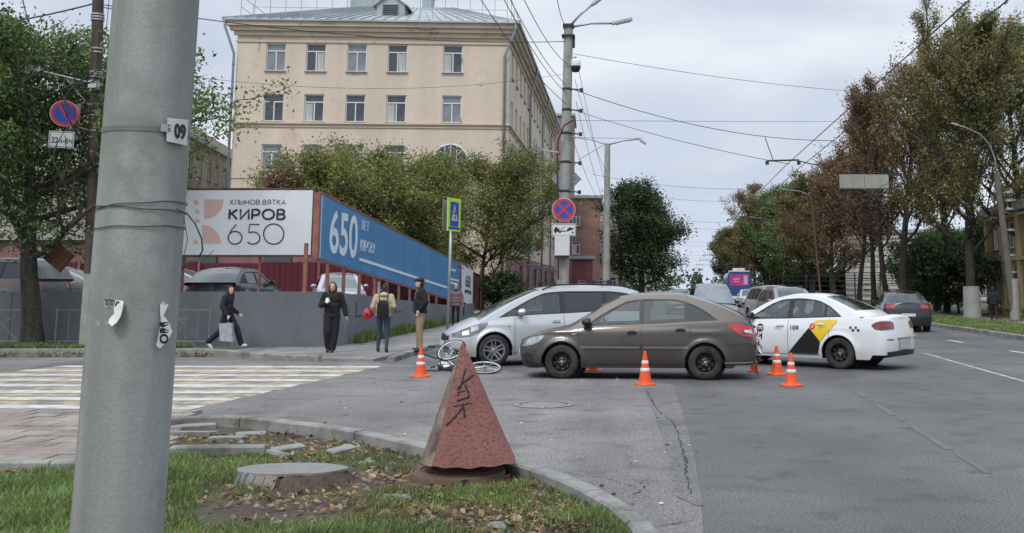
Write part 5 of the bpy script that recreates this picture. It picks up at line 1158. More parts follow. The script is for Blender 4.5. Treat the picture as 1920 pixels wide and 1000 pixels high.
class Car:
    def __init__(s, **p):
        s.__dict__.update(dict(W=.85, af=.42, ar=.38, nf=2.7, nr=3.0, R=.31, Ra=.36, sill=.2, tumble=.42, crown=.05, bow=.12, bowr=.1, ff=.07, fr=.06, crease=None, hero=True, zfront=.2, zrear=.24)); s.__dict__.update(p)
        s.fbelt = smooth_interp(s.belt); s.ftop = smooth_interp(s.top); s.frail = smooth_interp(s.rail); s.fdlo = smooth_interp(s.dlo)
    def hw(s, st):
        W = s.W
        if st < s.af: k = max(0, 1 - st / s.af); return W * (1 - k ** s.nf) ** (1 / s.nf)
        if st > s.L - s.ar: k = max(0, 1 - (s.L - st) / s.ar); return W * (1 - k ** s.nr) ** (1 / s.nr)
        return W
    def prof(s, z, st):
        b = s.fbelt(st); t = (z - .2) / (b - .2 + 1e-6)
        k = 1 - .055 * max(0, 1 - t / .35) ** 2 - .075 * max(0, (t - .55) / .45) ** 2
        if s.crease:
            for zc, amp, sg in s.crease: k += amp * math.exp(-((z - zc) / sg) ** 2)
        # wheel-arch flares
        for ws in (s.wf, s.wr):
            r_ = math.hypot(st - ws, z - s.R); k += .032 * math.exp(-((r_ - s.Ra - .012) / .045) ** 2)
        return k
    def P(s, st, z, side, off=0.0):
        """point of the lower body surface; side=+1 left of the car, -1 right"""
        w = s.hw(st) * s.prof(z, st); x = st
        if st < s.af: q = (1 - st / s.af); b = s.fbelt(st); x += q * s.ff * (((z - .52) / .3) ** 2)
        if st > s.L - s.ar: q = 1 - (s.L - st) / s.ar; x -= q * s.fr * (((z - .55) / .35) ** 2)
        if off:
            e = .01; a = s.P(min(st + e, s.L), z, side); b_ = s.P(max(st - e, 0), z, side); tng = (a - b_)
            if tng.length < 1e-6: tng = Vector((0, 1, 0))
            n = tng.cross(Vector((0, 0, 1))).normalized()
            q0 = Vector((s.L / 2 - x, side * w, z)); 
            if n.dot(Vector((q0.x if (st < s.af or st > s.L - s.ar) else 0, q0.y, 0))) < 0: n = -n
            return q0 + n * off
        return Vector((s.L / 2 - x, side * w, z))
    def yr(s, st, z): b = s.fbelt(st); return s.hw(min(max(st, s.af), s.L - s.ar)) * s.prof(b, st) - s.tumble * (z - b) - .01
    def bottom(s, st):
        z = s.sill
        if st < s.af: z = s.zfront
        if st > s.L - s.ar - .1: z = s.zrear
        for ws in (s.wf, s.wr):
            d = abs(st - ws)
            if d < s.Ra: z = max(z, s.R + math.sqrt(s.Ra ** 2 - d * d))
        return z
    def patch(s, pts, off, m, name, parent, side=1, rows=2, both=False):
        """strip on the body surface: pts = [(station, zlo, zhi)]"""
        mb = MB()
        for sd in ((1, -1) if both else (side,)):
            G = []
            for i, (a, b) in enumerate(zip(pts[:-1], pts[1:])):
                k = max(1, int(abs(b[0] - a[0]) / .05))
                for j in range(k + (1 if i == len(pts) - 2 else 0)):
                    f = j / k; st, lo, hi = (a[q] + (b[q] - a[q]) * f for q in range(3))
                    G.append([s.P(st, lo + (hi - lo) * r_ / rows, sd, off) for r_ in range(rows + 1)])
            if sd == 1: G = [g[::-1] for g in G]
            mb.grid(G)
        return mb.build(name, m, parent, smooth=True)
    def endpatch(s, front, pts, off, m, name, parent, rows=2):
        """strip on the nose or tail: pts = [(y fraction -1..1, zlo, zhi)]"""
        G = []; mb = MB(); a_, n_ = (s.af, s.nf) if front else (s.ar, s.nr)
        for i, (a, b) in enumerate(zip(pts[:-1], pts[1:])):
            k = max(1, int(abs(b[0] - a[0]) / .08))
            for j in range(k + (1 if i == len(pts) - 2 else 0)):
                f = j / k; yf, lo, hi = (a[q] + (b[q] - a[q]) * f for q in range(3)); yy = min(.9999, abs(yf)); d = a_ * (1 - (1 - yy ** n_) ** (1 / n_)); st = d if front else s.L - d
                G.append([s.P(st, lo + (hi - lo) * r_ / rows, 1 if yf >= 0 else -1) + Vector((off if front else -off, 0, 0)) for r_ in range(rows + 1)])
        if front: G = [g[::-1] for g in G]
        mb.grid(G); return mb.build(name, m, parent, smooth=True)
    def build(s, loc, rz, label, group=None, name=None):
        root = empty(name or s.name, loc, rz, label, s.cat if hasattr(s, 'cat') else 'car', group); s.root = root; pm = s.paint; L_ = s.L
        # stations
        st = set(np.round(np.linspace(0, L_, 30 if not s.hero else 56), 4))
        for th in np.linspace(0, 90, 9): st.add(round(s.af * (1 - math.cos(R(th)) ** (2 / s.nf)), 4)); st.add(round(L_ - s.ar * (1 - math.cos(R(th)) ** (2 / s.nr)), 4))
        for ws in (s.wf, s.wr):
            st = {x for x in st if not (ws - s.Ra - .03 < x < ws + s.Ra + .03)}
            for a in np.linspace(0, 180, 19): st.add(round(ws + s.Ra * math.cos(R(a)), 4))
            st.add(round(ws - s.Ra - .004, 4)); st.add(round(ws + s.Ra + .004, 4))
        seams = sorted(s.seams)
        for x in seams: st = {y for y in st if abs(y - x) > .02}; st |= {round(x - .005, 4), round(x + .005, 4)}
        st = sorted(st); NR = 12 if s.hero else 8; NT = 6
        doors = list(zip(seams[:-1], seams[1:]))
        lower = {0: MB()}
        for i in range(len(doors)): lower[('d', i, 1)] = MB(); lower[('d', i, -1)] = MB()
        for sd in (1, -1):
            cols = []
            for x in st:
                zb_, b = s.bottom(x), s.fbelt(x); cols.append([s.P(x, zb_ + (b - zb_) * (i / NR), sd) for i in range(NR + 1)])
            for i in range(len(st) - 1):
                xm = (st[i] + st[i + 1]) / 2; seam = any(abs(xm - q) < .006 for q in seams); key = 0
                for di, (a, b) in enumerate(doors):
                    if a < xm < b and not seam: key = ('d', di, sd)
                G = [cols[i], cols[i + 1]]
                if sd == 1: G = G[::-1]
                lower[key].grid(G, mi=1 if seam else 0)
        body = lower[0]
        # hood / deck across
        for sd in (1, -1):
            G = []
            for x in st:
                if s.cab0 + .1 < x < s.cab1 - .1: 
                    if G: 
                        if sd == 1: G = [g[::-1] for g in G]
                        body.grid(G); G = []
                    continue
                e = s.P(x, s.fbelt(x), sd); zt_ = max(s.ftop(x), s.fbelt(x)); G.append([Vector((e.x, e.y * (1 - r_ / NT), e.z + (zt_ - e.z) * (1 - (1 - r_ / NT) ** 2.4))) for r_ in range(NT + 1)])
            if sd == 1: G = [g[::-1] for g in G]
            body.grid(G)
        # underside
        G = [[s.P(x, s.bottom(x) if not any(abs(x - w) < s.Ra for w in (s.wf, s.wr)) else s.sill, 1) * 1, s.P(x, s.bottom(x) if not any(abs(x - w) < s.Ra for w in (s.wf, s.wr)) else s.sill, -1)] for x in st]
        for g in G: 
            for q in g: q.y *= .96
        body.grid(G, mi=1)
        # arch liners
        for ws in (s.wf, s.wr):
            for sd in (1, -1):
                A = []
                for a in np.linspace(0, 180, 15):
                    x = ws + s.Ra * math.cos(R(a)); z = s.R + s.Ra * math.sin(R(a)) + .001; p = s.P(x, z, sd); q = p.copy(); q.y -= sd * .34; lip = p.copy(); lip.y += sd * .0; A.append([lip, q])
                body.grid(A, mi=1)
                c = Vector((L_ / 2 - ws, sd * (s.W - .36), s.R)); body.lathe([(0, 0), (s.Ra + .02, 0)], 16, c, axis='y', mi=1)
        # cabin: rails, roof, screens
        us = sorted(set(np.round(np.linspace(s.cab0, s.cab1, 44 if s.hero else 22), 4)) | {s.cab0 + .02, s.cab1 - .02} | {round(v, 4) for v in (s.r0, s.r1)} | {round(v + d, 4) for w0, w1, _ in s.windows for v in (w0, w1) for d in (0,)})
        NK = 10; cab = MB(); gl_f, gl_r = MB(), MB()
        rows = []
        for x in us:
            z = s.frail(x); y = s.yr(x, z); g = []
            fw = max(0, min(1, (s.r0 - x) / (s.r0 - s.cab0))) if x < s.r0 else 0; bw = max(0, min(1, (x - s.r1) / (s.cab1 - s.r1))) if x > s.r1 else 0
            for k in range(NK + 1):
                v = -1 + 2 * k / NK; cz = s.crown * (1 - v * v); g.append(Vector((L_ / 2 - x + s.bow * (1 - v * v) * fw - s.bowr * (1 - v * v) * bw, -y * v, z + cz * (1 - .5 * fw) * (1 - .95 * bw))))
            rows.append(g)
        for i in range(len(us) - 1):
            xm = (us[i] + us[i + 1]) / 2
            for k in range(NK):
                quad = [rows[i][k], rows[i + 1][k], rows[i + 1][k + 1], rows[i][k + 1]]
                inner = 1 <= k <= NK - 2 or True
                if xm < s.r0 - .02 and 1 <= k < NK - 1 and xm > s.cab0 + .03: gl_f.add(quad, [(3, 2, 1, 0)])
                elif xm > s.r1 + .03 and 1 <= k < NK - 1 and xm < s.cab1 - s.rearsill: gl_r.add(quad, [(3, 2, 1, 0)])
                else: cab.add(quad, [(3, 2, 1, 0)], 0)
        # cabin sides with windows
        gls = {}
        for sd in (1, -1):
            C_ = []
            for x in us:
                b, zr = s.fbelt(x), s.frail(x); w0 = b + .035; w1 = max(min(s.fdlo(x), zr - .03), w0)
                zz_ = [b - .03, b, min(w0, zr), min(w0 + .026, w1), max(w1 - .026, min(w0 + .026, w1)), w1, max(zr, w1)]
                if zr < b + .05: zz_ = [b - .03 + (zr - b + .03) * i / 6 for i in range(7)]
                C_.append([Vector((L_ / 2 - x, sd * (s.yr(x, z) + (.012 if False else 0)), z)) for z in zz_])
            for i in range(len(us) - 1):
                xm = (us[i] + us[i + 1]) / 2; wi = next((j for j, (a, b, _) in enumerate(s.windows) if a < xm < b), None)
                zone = s.dlo[0][0] < xm < s.dlo[-1][0]
                hgt = max(C_[i][5].z - C_[i][2].z, C_[i + 1][5].z - C_[i + 1][2].z)
                for r_ in range(6):
                    q = [C_[i][r_], C_[i + 1][r_], C_[i + 1][r_ + 1], C_[i][r_ + 1]]; f = (0, 1, 2, 3) if sd == -1 else (3, 2, 1, 0)
                    f = f[::-1]
                    if zone and r_ in (2, 4) and hgt > .03: cab.add(q, [f], 1)
                    elif zone and r_ == 3 and hgt > .03:
                        if wi is not None: gls.setdefault((wi, sd), MB()).add([v - Vector((0, sd * .012, 0)) for v in q], [f])
                        else: cab.add(q, [f], 1)
                    else: cab.add(q, [f], 0)
        bo = body.build('body', [pm, M['trim']], root, angle=38)
        co = cab.build('cabin', [pm, M['trim']], bo, angle=32 if s.hero else 55)
        for (k, mb) in lower.items():
            if k == 0 or not mb.v: continue
            d_ = mb.build('door', [pm, M['trim']], root, angle=38); i, sd = k[1], k[2]
            hx = doors[i][1] - .17; hz = s.fbelt(hx) - s.handle_dz
            if s.hero:
                q = s.P(hx, hz, sd, .02); h_ = MB(); h_.bar(q - Vector((.085, 0, 0)), q + Vector((.085, 0, -.004)), .022, .03); h_.box(s.P(hx, hz, sd, .003), (.12, .01, .055)); h_.build('handle', s.handle_mat, d_)
                if s.rub: s.patch([(doors[i][0] + .03, s.rub - .022, s.rub + .022), (doors[i][1] - .03 if i == 0 else min(doors[i][1] - .03, s.wr - math.sqrt(max(0, (s.Ra + .03) ** 2 - (s.rub - s.R) ** 2))), s.rub - .022, s.rub + .022)], .02, M['rubm'], 'rubbing_strip', d_, sd)
        for (wi, sd), mb in gls.items(): mb.build('side_window', s.windows[wi][2], root, smooth=True)
        if gl_f.v: gl_f.build('windscreen', s.glassf if hasattr(s, 'glassf') else M['autoglass'], root, smooth=True)
        if gl_r.v: gl_r.build('rear_window', s.glassr if hasattr(s, 'glassr') else M['autoglass'], root, smooth=True)
        # interior
        it = MB(); za = s.sill + .12; it.box((L_ / 2 - (s.cab0 + s.cab1) / 2, 0, za), (s.cab1 - s.cab0 - .3, s.W * 1.7, .05)); xd = L_ / 2 - s.cab0 - .33; it.box((xd, 0, .72), (.3, s.W * 1.62, .35)); it.box((L_ / 2 - s.cab1 + .22, 0, s.fbelt(s.cab1 - .3) - .1), (.4, s.W * 1.5, .05))
        it.build('dashboard', M['darkin'], root)
        for sx in (s.seat1, s.seat2):
            for sy in (-.36, .36):
                t_ = MB(); x = L_ / 2 - sx; hb = s.frail((s.r0 + s.r1) / 2)
                G = []
                for z, w, d in ((.5, .46, .16), (.7, .5, .17), (.95, .46, .13), (hb - .36, .36, .1), (hb - .30, .16, .06), (hb - .26, .24, .09), (hb - .13, .23, .08), (hb - .1, .12, .04)):
                    lean = -(z - .5) * .28; G.append([Vector((x + lean + dx * d / 2, sy + dy * w / 2, z)) for dx, dy in ((-1, -.8), (-1, .8), (-.6, 1), (.6, 1), (1, .8), (1, -.8), (.6, -1), (-.6, -1), (-1, -.8))])
                t_.grid(G); t_.box((x + .22, sy, .5), (.5, .5, .14)); t_.build('seat', M['seat'], root, smooth=True)
        if s.hero:
            sw = MB(); c = Vector((xd - .3, .36, s.fbelt(s.cab0 + .5) + .02)); sw.tube([c + Vector((.08 * math.sin(a), .18 * math.cos(a), .16 * math.sin(a))) for a in np.linspace(0, 2 * math.pi, 20)[:-1]], .014, 6, closed=True); sw.bar(c, c + Vector((.2, 0, -.1)), .06, .06); sw.build('steering_wheel', M['trim'], root)
            mi_ = MB(); mi_.box((L_ / 2 - s.r0 + .02, 0, s.frail(s.r0) - .06), (.03, .24, .06)); mi_.build('rear_view_mirror', M['trim'], root)
        # mirrors
        for sd in (1, -1):
            x = L_ / 2 - s.mir; z = s.fbelt(s.mir) + .1; y = s.yr(s.mir, z); mm = MB()
            G = []
            for dx, sc in ((-.055, .8), (-.04, 1), (.02, .95), (.07, .7), (.095, .3)):
                G.append([Vector((x + dx, sd * (y + .13 + .1 * math.cos(a) * sc), z + .075 * math.sin(a) * sc + .01)) for a in np.linspace(0, 2 * math.pi, 13)])
            mm.grid(G if sd == 1 else [g[::-1] for g in G]); mo = mm.build('mirror', s.mirmat, root, smooth=True)
            m2 = MB(); m2.bar((x, sd * (y - .01), z - .06), (x, sd * (y + .08), z - .03), .06, .035); m2.lathe([(0, -.056), (.072, -.056)], 14, (x, sd * (y + .13), z + .01), axis='x'); m2.build('mirror_foot', M['trim'], mo)
        # wheels
        for ws, nm in ((s.wf, 'f'), (s.wr, 'r')):
            for sd in (1, -1): s.wheel(root, L_ / 2 - ws, sd * (s.W - .115), sd)
        return root
    WM = {}
    def wheel(s, root, x, y, sd):
        key = (s.R, s.rimstyle)
        if key not in Car.WM:
            R_ = s.R; r_ = s.rim; w = .2; t = MB()
            t.lathe([(r_ - .005, -.1), (r_ + .015, -.105), (R_ - .05, -.112), (R_ - .015, -.1), (R_, -.075), (R_ + .001, 0), (R_, .075), (R_ - .015, .1), (R_ - .05, .112), (r_ + .015, .105), (r_ - .005, .1)], 40, axis='y')
            tm = t.mesh('tyre', M['tyre'], True); rm = MB()
            rm.lathe([(r_ + .004, .104), (r_ - .012, .098), (r_ - .02, .07), (r_ - .025, 0), (r_ - .03, -.05)], 32, axis='y')
            if s.rimstyle == 'steel':
                n = 16; 
                rm.lathe([(0, .045), (.05, .05), (.075, .03), (.1, .02), (r_ * .62, .045)], 32, axis='y')
                for k in range(n):
                    a0 = 2 * math.pi * k / n
                    if k % 2 == 0:
                        G = [[Vector((rr * math.cos(a0 + da), yy, rr * math.sin(a0 + da))) for da in np.linspace(0, 2 * math.pi / n, 4)] for rr, yy in ((r_ * .62, .045), (r_ * .75, .052), (r_ * .93, .03))]; rm.grid(G)
                rm.lathe([(r_ * .88, .038), (r_ * .97, .03), (r_ * .99, .0)], 32, axis='y')
                for k in range(4): a = 2 * math.pi * k / 4 + .3; rm.lathe([(0, .062), (.011, .06), (.011, .02)], 6, (.052 * math.cos(a), 0, .052 * math.sin(a)), axis='y', mi=1)
                rm.lathe([(0, .056), (.028, .05)], 12, axis='y', mi=1)
            else:
                for k in range(10):
                    a0 = 2 * math.pi * k / 10 + (.13 if k % 2 else -.13); d = Vector((math.cos(a0), 0, math.sin(a0))); a1 = 2 * math.pi * (k // 2 * 2 + .5) / 10; h = Vector((math.cos(a1), 0, math.sin(a1)))
                    rm.bar(h * .05 + Vector((0, .06, 0)), d * (r_ - .01) + Vector((0, .085, 0)), .02, .03)
                rm.lathe([(0, .085), (.06, .075), (.075, .03)], 16, axis='y'); rm.lathe([(r_ + .006, .107), (r_ - .012, .105)], 32, axis='y')
            rme = rm.mesh('rim', [M['steelwheel'] if s.rimstyle == 'steel' else M['alloy'], M['alloy']], angle=35)
            bk_ = MB(); bk_.lathe([(0, -.02), (r_ - .03, -.02)], 24, axis='y'); bk_.lathe([(.02, .0), (.11, .0), (.11, -.02)], 24, axis='y', mi=1); bm = bk_.mesh('brake_disc', [M['trim'], M['steel']])
            Car.WM[key] = (tm, rme, bm)
        tm, rme, bm = Car.WM[key]; e = bpy.data.objects.new('wheel', None); COL.objects.link(e); e.parent = root; e.location = (x, y, s.R); e.rotation_euler = (0, random.uniform(0, 6) if True else 0, math.pi if sd < 0 else 0); e.empty_display_size = .1
        for me in (tm, rme, bm): link(me.name, me, e)
    def plate_(s, front, z, w=.5, h=.11, m=None, off=.02):
        mb = MB(); x = s.P(0 if front else s.L, z, 1).x; mb.box((x + (off if front else -off), 0, z), (.015, w, h)); return mb.build('licence_plate', m or M['plate'], s.root)
M['rubm'] = mat('rub_strip', (.17, .155, .14), .35, .5)  # strip coloured lighter than the body paint to imitate its highlight
# ---- brown liftback ---------------------------------------------------------
pbrown = paintmat('paint_brown', (.07, .062, .056), .55, .34, .32, (.075, .068, .06))
brown = Car(name='brown_car', L=4.32, W=.85, wf=.84, wr=3.38, R=.3, Ra=.355, rim=.185, rimstyle='steel', paint=pbrown, sill=.2, zfront=.19, zrear=.26, nf=2.6, nr=3.4, af=.46, ar=.3,
    belt=[(0, .66), (.25, .74), (.7, .83), (1.25, .885), (2.4, .93), (3.3, .98), (3.85, 1.0), (4.32, .98)],
    top=[(0, .68), (.3, .8), (.7, .89), (1.15, .96), (1.4, .98), (3.5, 1.0), (4.0, 1.03), (4.32, 1.0)],
    rail=[(.98, .885), (1.3, 1.08), (1.62, 1.3), (1.9, 1.42), (2.25, 1.47), (2.8, 1.475), (3.2, 1.41), (3.6, 1.29), (4.0, 1.11), (4.14, 1.02)],
    dlo=[(1.22, .9), (1.5, 1.1), (1.8, 1.27), (2.05, 1.375), (2.4, 1.405), (2.8, 1.4), (3.1, 1.335), (3.4, 1.19), (3.64, 1.01)],
    windows=[(1.24, 2.22, M['autoglass']), (2.3, 3.02, M['autoglass']), (3.07, 3.62, M['privacy'])], cab0=.98, cab1=4.14, r0=1.95, r1=3.05, rearsill=.16, seams=[1.14, 2.26, 3.12], handle_dz=.1, handle_mat=M['trim'], rub=.56, mir=1.3, mirmat=M['trim'], seat1=2.15, seat2=3.0, crown=.045, tumble=.4, glassr=M['autoglass'], crease=[(.82, .014, .035), (.3, .01, .03)])
fwh = gp(1052, 705.5); rwh = gp(1324, 709.5)
def place_by_wheels(car, f, r_, side):
    """ground contacts of the front and rear wheel on the camera side -> location and rotation"""
    d = Vector((f.x - r_.x, f.y - r_.y, 0)); h = d.normalized(); left = Vector((-h.y, h.x, 0)); mid = (f + r_) / 2; sm = (car.wf + car.wr) / 2
    c = mid - h * (car.L / 2 - sm) - left * side * (car.W - .02); return Vector((c.x, c.y, 0)), math.atan2(h.y, h.x)
c_, rz_ = place_by_wheels(brown, Vector((-.93, 18.3, 0)), Vector((1.62, 18.08, 0)), 1)
b_ = brown.build(c_, rz_, 'brown metallic liftback with crushed tail, side on behind the orange cones', name='brown_car')
def car_lamps_plain(car, fz=(.6, .72), rz=(.8, .95), red=None):
    for sd in (1, -1):
        car.endpatch(True, [(sd * .5, fz[0] + .02, fz[1] - .01), (sd * .97, fz[0], fz[1] + .02)] if sd == 1 else [(sd * .97, fz[0], fz[1] + .02), (sd * .5, fz[0] + .02, fz[1] - .01)], .006, M['lampclear'], 'headlight', car.root)
        car.endpatch(False, [(sd * .55, *rz), (sd * .98, *rz)] if sd == 1 else [(sd * .98, *rz), (sd * .55, *rz)], .006, red or M['lampred'], 'tail_light', car.root)
s = brown
for sd in (1, -1):
    h = s.patch([(.05, .56, .64), (.14, .56, .685), (.3, .59, .735), (.44, .65, .755), (.52, .735, .76)], .007, M['lampclear'], 'headlight', s.root, sd); s.patch([(.12, .6, .66), (.3, .62, .7)], .011, M['lampsilver'], 'reflector', h, sd)
    s.patch([(3.78, .93, .96), (3.88, .86, .975), (4.0, .79, .97), (4.1, .76, .95), (4.2, .745, .93), (4.243, .75, .92)], .008, M['lampred'], 'tail_light', s.root, sd)
    t_ = s.patch([(4.08, .83, .87), (4.22, .8, .87)], .014, M['lampsilver'], 'reversing_lamp', s.root, sd)
    s.patch([(.1, .3, .4), (.2, .3, .46), (.34, .33, .42)], .006, M['trim'], 'fog_lamp', s.root, sd); s.patch([(1.02, .775, .8), (1.09, .775, .8)], .008, M['lampclear'], 'side_repeater', s.root, sd)
    s.patch([(.52 + 0, .2, .27), (.2, .2, .29), (.04, .22, .3)][::-1], .006, M['trim'], 'lower_grille', s.root, sd)
    s.patch([(3.72, .285, .31), (4.0, .29, .315), (4.22, .3, .325)], .008, M['chrome'], 'bumper_trim', s.root, sd)
    s.patch([(1.14, .252, .262), (2.95, .252, .262)], .002, M['trim'], 'sill_seam', s.root, sd)
    s.patch([(.56, .3, .305), (1.14, .84, .85)][:0] or [(3.74, .60, .607), (4.0, .62, .627), (4.2, .63, .637)], .003, M['trim'], 'bumper_seam', s.root, sd)
s.endpatch(True, [(-.6, .5, .57), (0, .49, .58), (.6, .5, .57)], .006, M['trim'], 'grille', s.root); s.endpatch(True, [(-.8, .24, .4), (0, .24, .42), (.8, .24, .4)], .006, M['trim'], 'bumper_grille', s.root); s.plate_(True, .45)
# crumpled tail: torn foam, bent bumper, hanging shreds
rd = random.Random(9)
mb = MB()
for i in range(46):
    z = rd.uniform(.28, .95); p = s.P(4.32 - rd.uniform(0, .05), z, 1) + Vector((-rd.uniform(.0, .07), rd.uniform(-.55, .1), 0)); q = p + Vector((-rd.uniform(.01, .08), rd.uniform(-.08, .08), rd.uniform(-.12, .12))); r3 = p + Vector((rd.uniform(-.05, .03), rd.uniform(-.1, .1), rd.uniform(-.14, .05))); mb.add([p, q, r3], [(0, 1, 2), (2, 1, 0)], rd.choice((0, 0, 0, 1, 2)))
mb.build('crushed_bumper', [M['trim'], pbrown, M['white']], s.root)['kind'] = 'stuff'
mb = MB()
for i in range(5): p = s.P(4.23, .3 + .02 * i, 1) + Vector((-.04, -.1 * i, 0)); mb.tube([p, p + Vector((-.03, .01, -.12)), p + Vector((-.05 + .02 * i, .03, -.24))], .007, 5)
mb.build('hanging_shreds', M['trim'], s.root)
mb = MB(); mb.tube([Vector((s.L / 2 - 3.0, .2, 1.5)), Vector((s.L / 2 - 3.25, .2, 1.62))], .006, 5)
mb.build('antenna', M['trim'], s.root)
# ---- silver minivan ---------------------------------------------------------
psilver = paintmat('paint_silver', (.5, .52, .545), .35, .36, .45, (.2, .185, .16))
silver = Car(name='silver_minivan', cat='minivan', L=4.47, W=.9, wf=.93, wr=3.64, R=.325, Ra=.38, rim=.218, rimstyle='alloy', paint=psilver, sill=.21, zfront=.2, zrear=.28, af=.62, ar=.35, nf=2.3, nr=3.2, ff=.09,
    belt=[(0, .62), (.25, .74), (.6, .86), (1.0, .945), (1.5, .99), (2.5, 1.03), (3.5, 1.07), (4.47, 1.05)],
    top=[(0, .64), (.3, .84), (.7, 1.0), (.95, 1.07), (1.2, 1.1), (4.2, 1.1), (4.47, 1.05)],
    rail=[(.66, .9), (1.0, 1.1), (1.5, 1.36), (1.95, 1.53), (2.3, 1.585), (3.0, 1.61), (3.8, 1.59), (4.12, 1.53), (4.28, 1.3), (4.4, 1.08)],
    dlo=[(.98, .96), (1.4, 1.2), (1.8, 1.4), (2.1, 1.5), (2.6, 1.53), (3.4, 1.53), (3.9, 1.48), (4.1, 1.38), (4.2, 1.1)],
    windows=[(1.0, 1.42, M['autoglass']), (1.47, 2.36, M['autoglass']), (2.46, 3.34, M['privacy']), (3.42, 4.15, M['privacy'])], cab0=.66, cab1=4.4, r0=2.0, r1=4.08, rearsill=.06, seams=[1.36, 2.42, 3.38], handle_dz=.12, handle_mat=psilver, rub=None, mir=1.5, mirmat=psilver, seat1=2.3, seat2=3.2, crown=.05, tumble=.33, glassr=M['privacy'], crease=[(.84, .012, .05)])
phi = R(18); fw_ = gp(926, 687.5); hd = Vector((-math.cos(phi), -math.sin(phi), 0)); rw_ = fw_ - hd * (silver.wr - silver.wf)
c_, rz_ = place_by_wheels(silver, fw_, rw_, 1)
silver.build(c_, rz_, 'silver minivan with roof bars and lit headlight, nose over the fallen bicycle')
M['lampdark'] = mat('headlamp_grey', (.16, .17, .18), .1, .4, spec=.9, coat=1.0, n1=(14, .35))
s = silver
for sd in (1, -1):
    h = s.patch([(.1, .6, .665), (.24, .59, .74), (.42, .61, .82), (.6, .68, .865), (.74, .79, .89), (.8, .865, .9)], .007, M['lampdark'], 'headlight', s.root, sd)
    s.patch([(.28, .635, .705), (.4, .65, .74)], .013, M['lamplit'] , 'bulb', h, sd); s.patch([(.44, .7, .8), (.6, .75, .84)], .012, M['lampsilver'], 'reflector', h, sd)
    s.patch([(4.2, .9, 1.2), (4.46, .9, 1.2)][:0] or [(4.22, .8, 1.04), (4.46, .8, 1.02)], .007, M['lampred'], 'tail_light', s.root, sd)
    s.patch([(1.36, .262, .272), (3.2, .262, .272)], .002, M['trim'], 'sill_seam', s.root, sd)
    s.patch([(.12, .27, .34), (.34, .27, .36)], .006, M['trim'], 'fog_lamp', s.root, sd)
    mb = MB(); x0, x1 = 2.0, 4.0; pts = [Vector((s.L / 2 - x, sd * (s.yr(x, s.frail(x)) - .05), s.frail(x) + .07)) for x in np.linspace(x0, x1, 9)]; pts[0].z -= .05; pts[-1].z -= .05; mb.tube(pts, .016, 6); mb.build('roof_rail', M['trim'], s.root, smooth=True)
    s.patch([(1.2, .8, .82), (1.27, .8, .82)], .006, M['lampclear'], 'side_repeater', s.root, sd)
for x in (2.25, 3.5):
    mb = MB(); z = s.frail(x) + .1; y = s.yr(x, s.frail(x)) - .05; mb.bar((s.L / 2 - x, -y, z + .03), (s.L / 2 - x, y, z + .03), .05, .03)
    for sd in (1, -1): mb.box((s.L / 2 - x, sd * y, z + .01), (.1, .09, .12), taper=.7)
    mb.build('roof_bar', M['trim'], s.root)
s.endpatch(True, [(-.5, .53, .6), (0, .5, .64), (.5, .53, .6)], .008, M['trim'], 'grille', s.root); s.endpatch(True, [(-.55, .6, .62), (0, .655, .675), (.55, .6, .62)], .012, M['chrome'], 'grille_bar', s.root)
s.endpatch(True, [(-.8, .24, .36), (0, .24, .4), (.8, .24, .36)], .006, M['trim'], 'bumper_grille', s.root); s.plate_(True, .45)
# ---- white taxi ---------------------------------------------------------------
pwhite = paintmat('paint_white', (.68, .7, .72), .0, .3, .3, (.3, .28, .25))
taxi = Car(name='white_taxi', cat='taxi', L=4.45, W=.85, wf=.86, wr=3.42, R=.31, Ra=.362, rim=.195, rimstyle='steel', paint=pwhite, sill=.2, zfront=.19, zrear=.3, nf=2.6, nr=3.4, af=.5, ar=.3, fr=.05,
    belt=[(0, .62), (.3, .74), (.8, .85), (1.3, .9), (2.4, .94), (3.4, .985), (3.8, 1.0), (4.2, 1.0), (4.45, .97)],
    top=[(0, .66), (.3, .82), (.8, .93), (1.3, .98), (3.6, 1.02), (3.9, 1.055), (4.2, 1.075), (4.38, 1.07), (4.45, 1.03)],
    rail=[(1.05, .9), (1.35, 1.08), (1.7, 1.28), (2.0, 1.4), (2.3, 1.445), (2.7, 1.445), (3.05, 1.39), (3.4, 1.26), (3.75, 1.1), (3.86, 1.03)],
    dlo=[(1.28, .93), (1.6, 1.12), (1.9, 1.29), (2.15, 1.365), (2.5, 1.385), (2.85, 1.355), (3.15, 1.25), (3.35, 1.12), (3.48, 1.02)],
    windows=[(1.3, 2.26, M['autoglass']), (2.36, 3.08, M['autoglass']), (3.12, 3.48, M['autoglass'])], cab0=1.05, cab1=3.86, r0=2.05, r1=2.98, rearsill=.2, seams=[1.2, 2.3, 3.22], handle_dz=.1, handle_mat=pwhite, rub=None, mir=1.45, mirmat=M['trim'], seat1=2.2, seat2=3.0, crown=.045, tumble=.4, crease=[(.79, .01, .03)])
phi = R(37); rw_ = gp(1574, 692.5); hd = Vector((-math.cos(phi), math.sin(phi), 0)); fw_ = rw_ + hd * (taxi.wr - taxi.wf)
c_, rz_ = place_by_wheels(taxi, fw_, rw_, 1)
taxi.build(c_, rz_, 'white taxi sedan with black and yellow triangles on the door, seen from its rear left')
s = taxi; M['tyellow'] = mat('taxi_yellow', (.72, .5, .02), .4, coat=.4); M['tblack'] = mat('taxi_black', (.012, .012, .014), .4, coat=.4); M['tgrey'] = mat('print_grey', (.3, .31, .32), .5); M['tred'] = mat('taxi_red', (.55, .02, .02), .4)
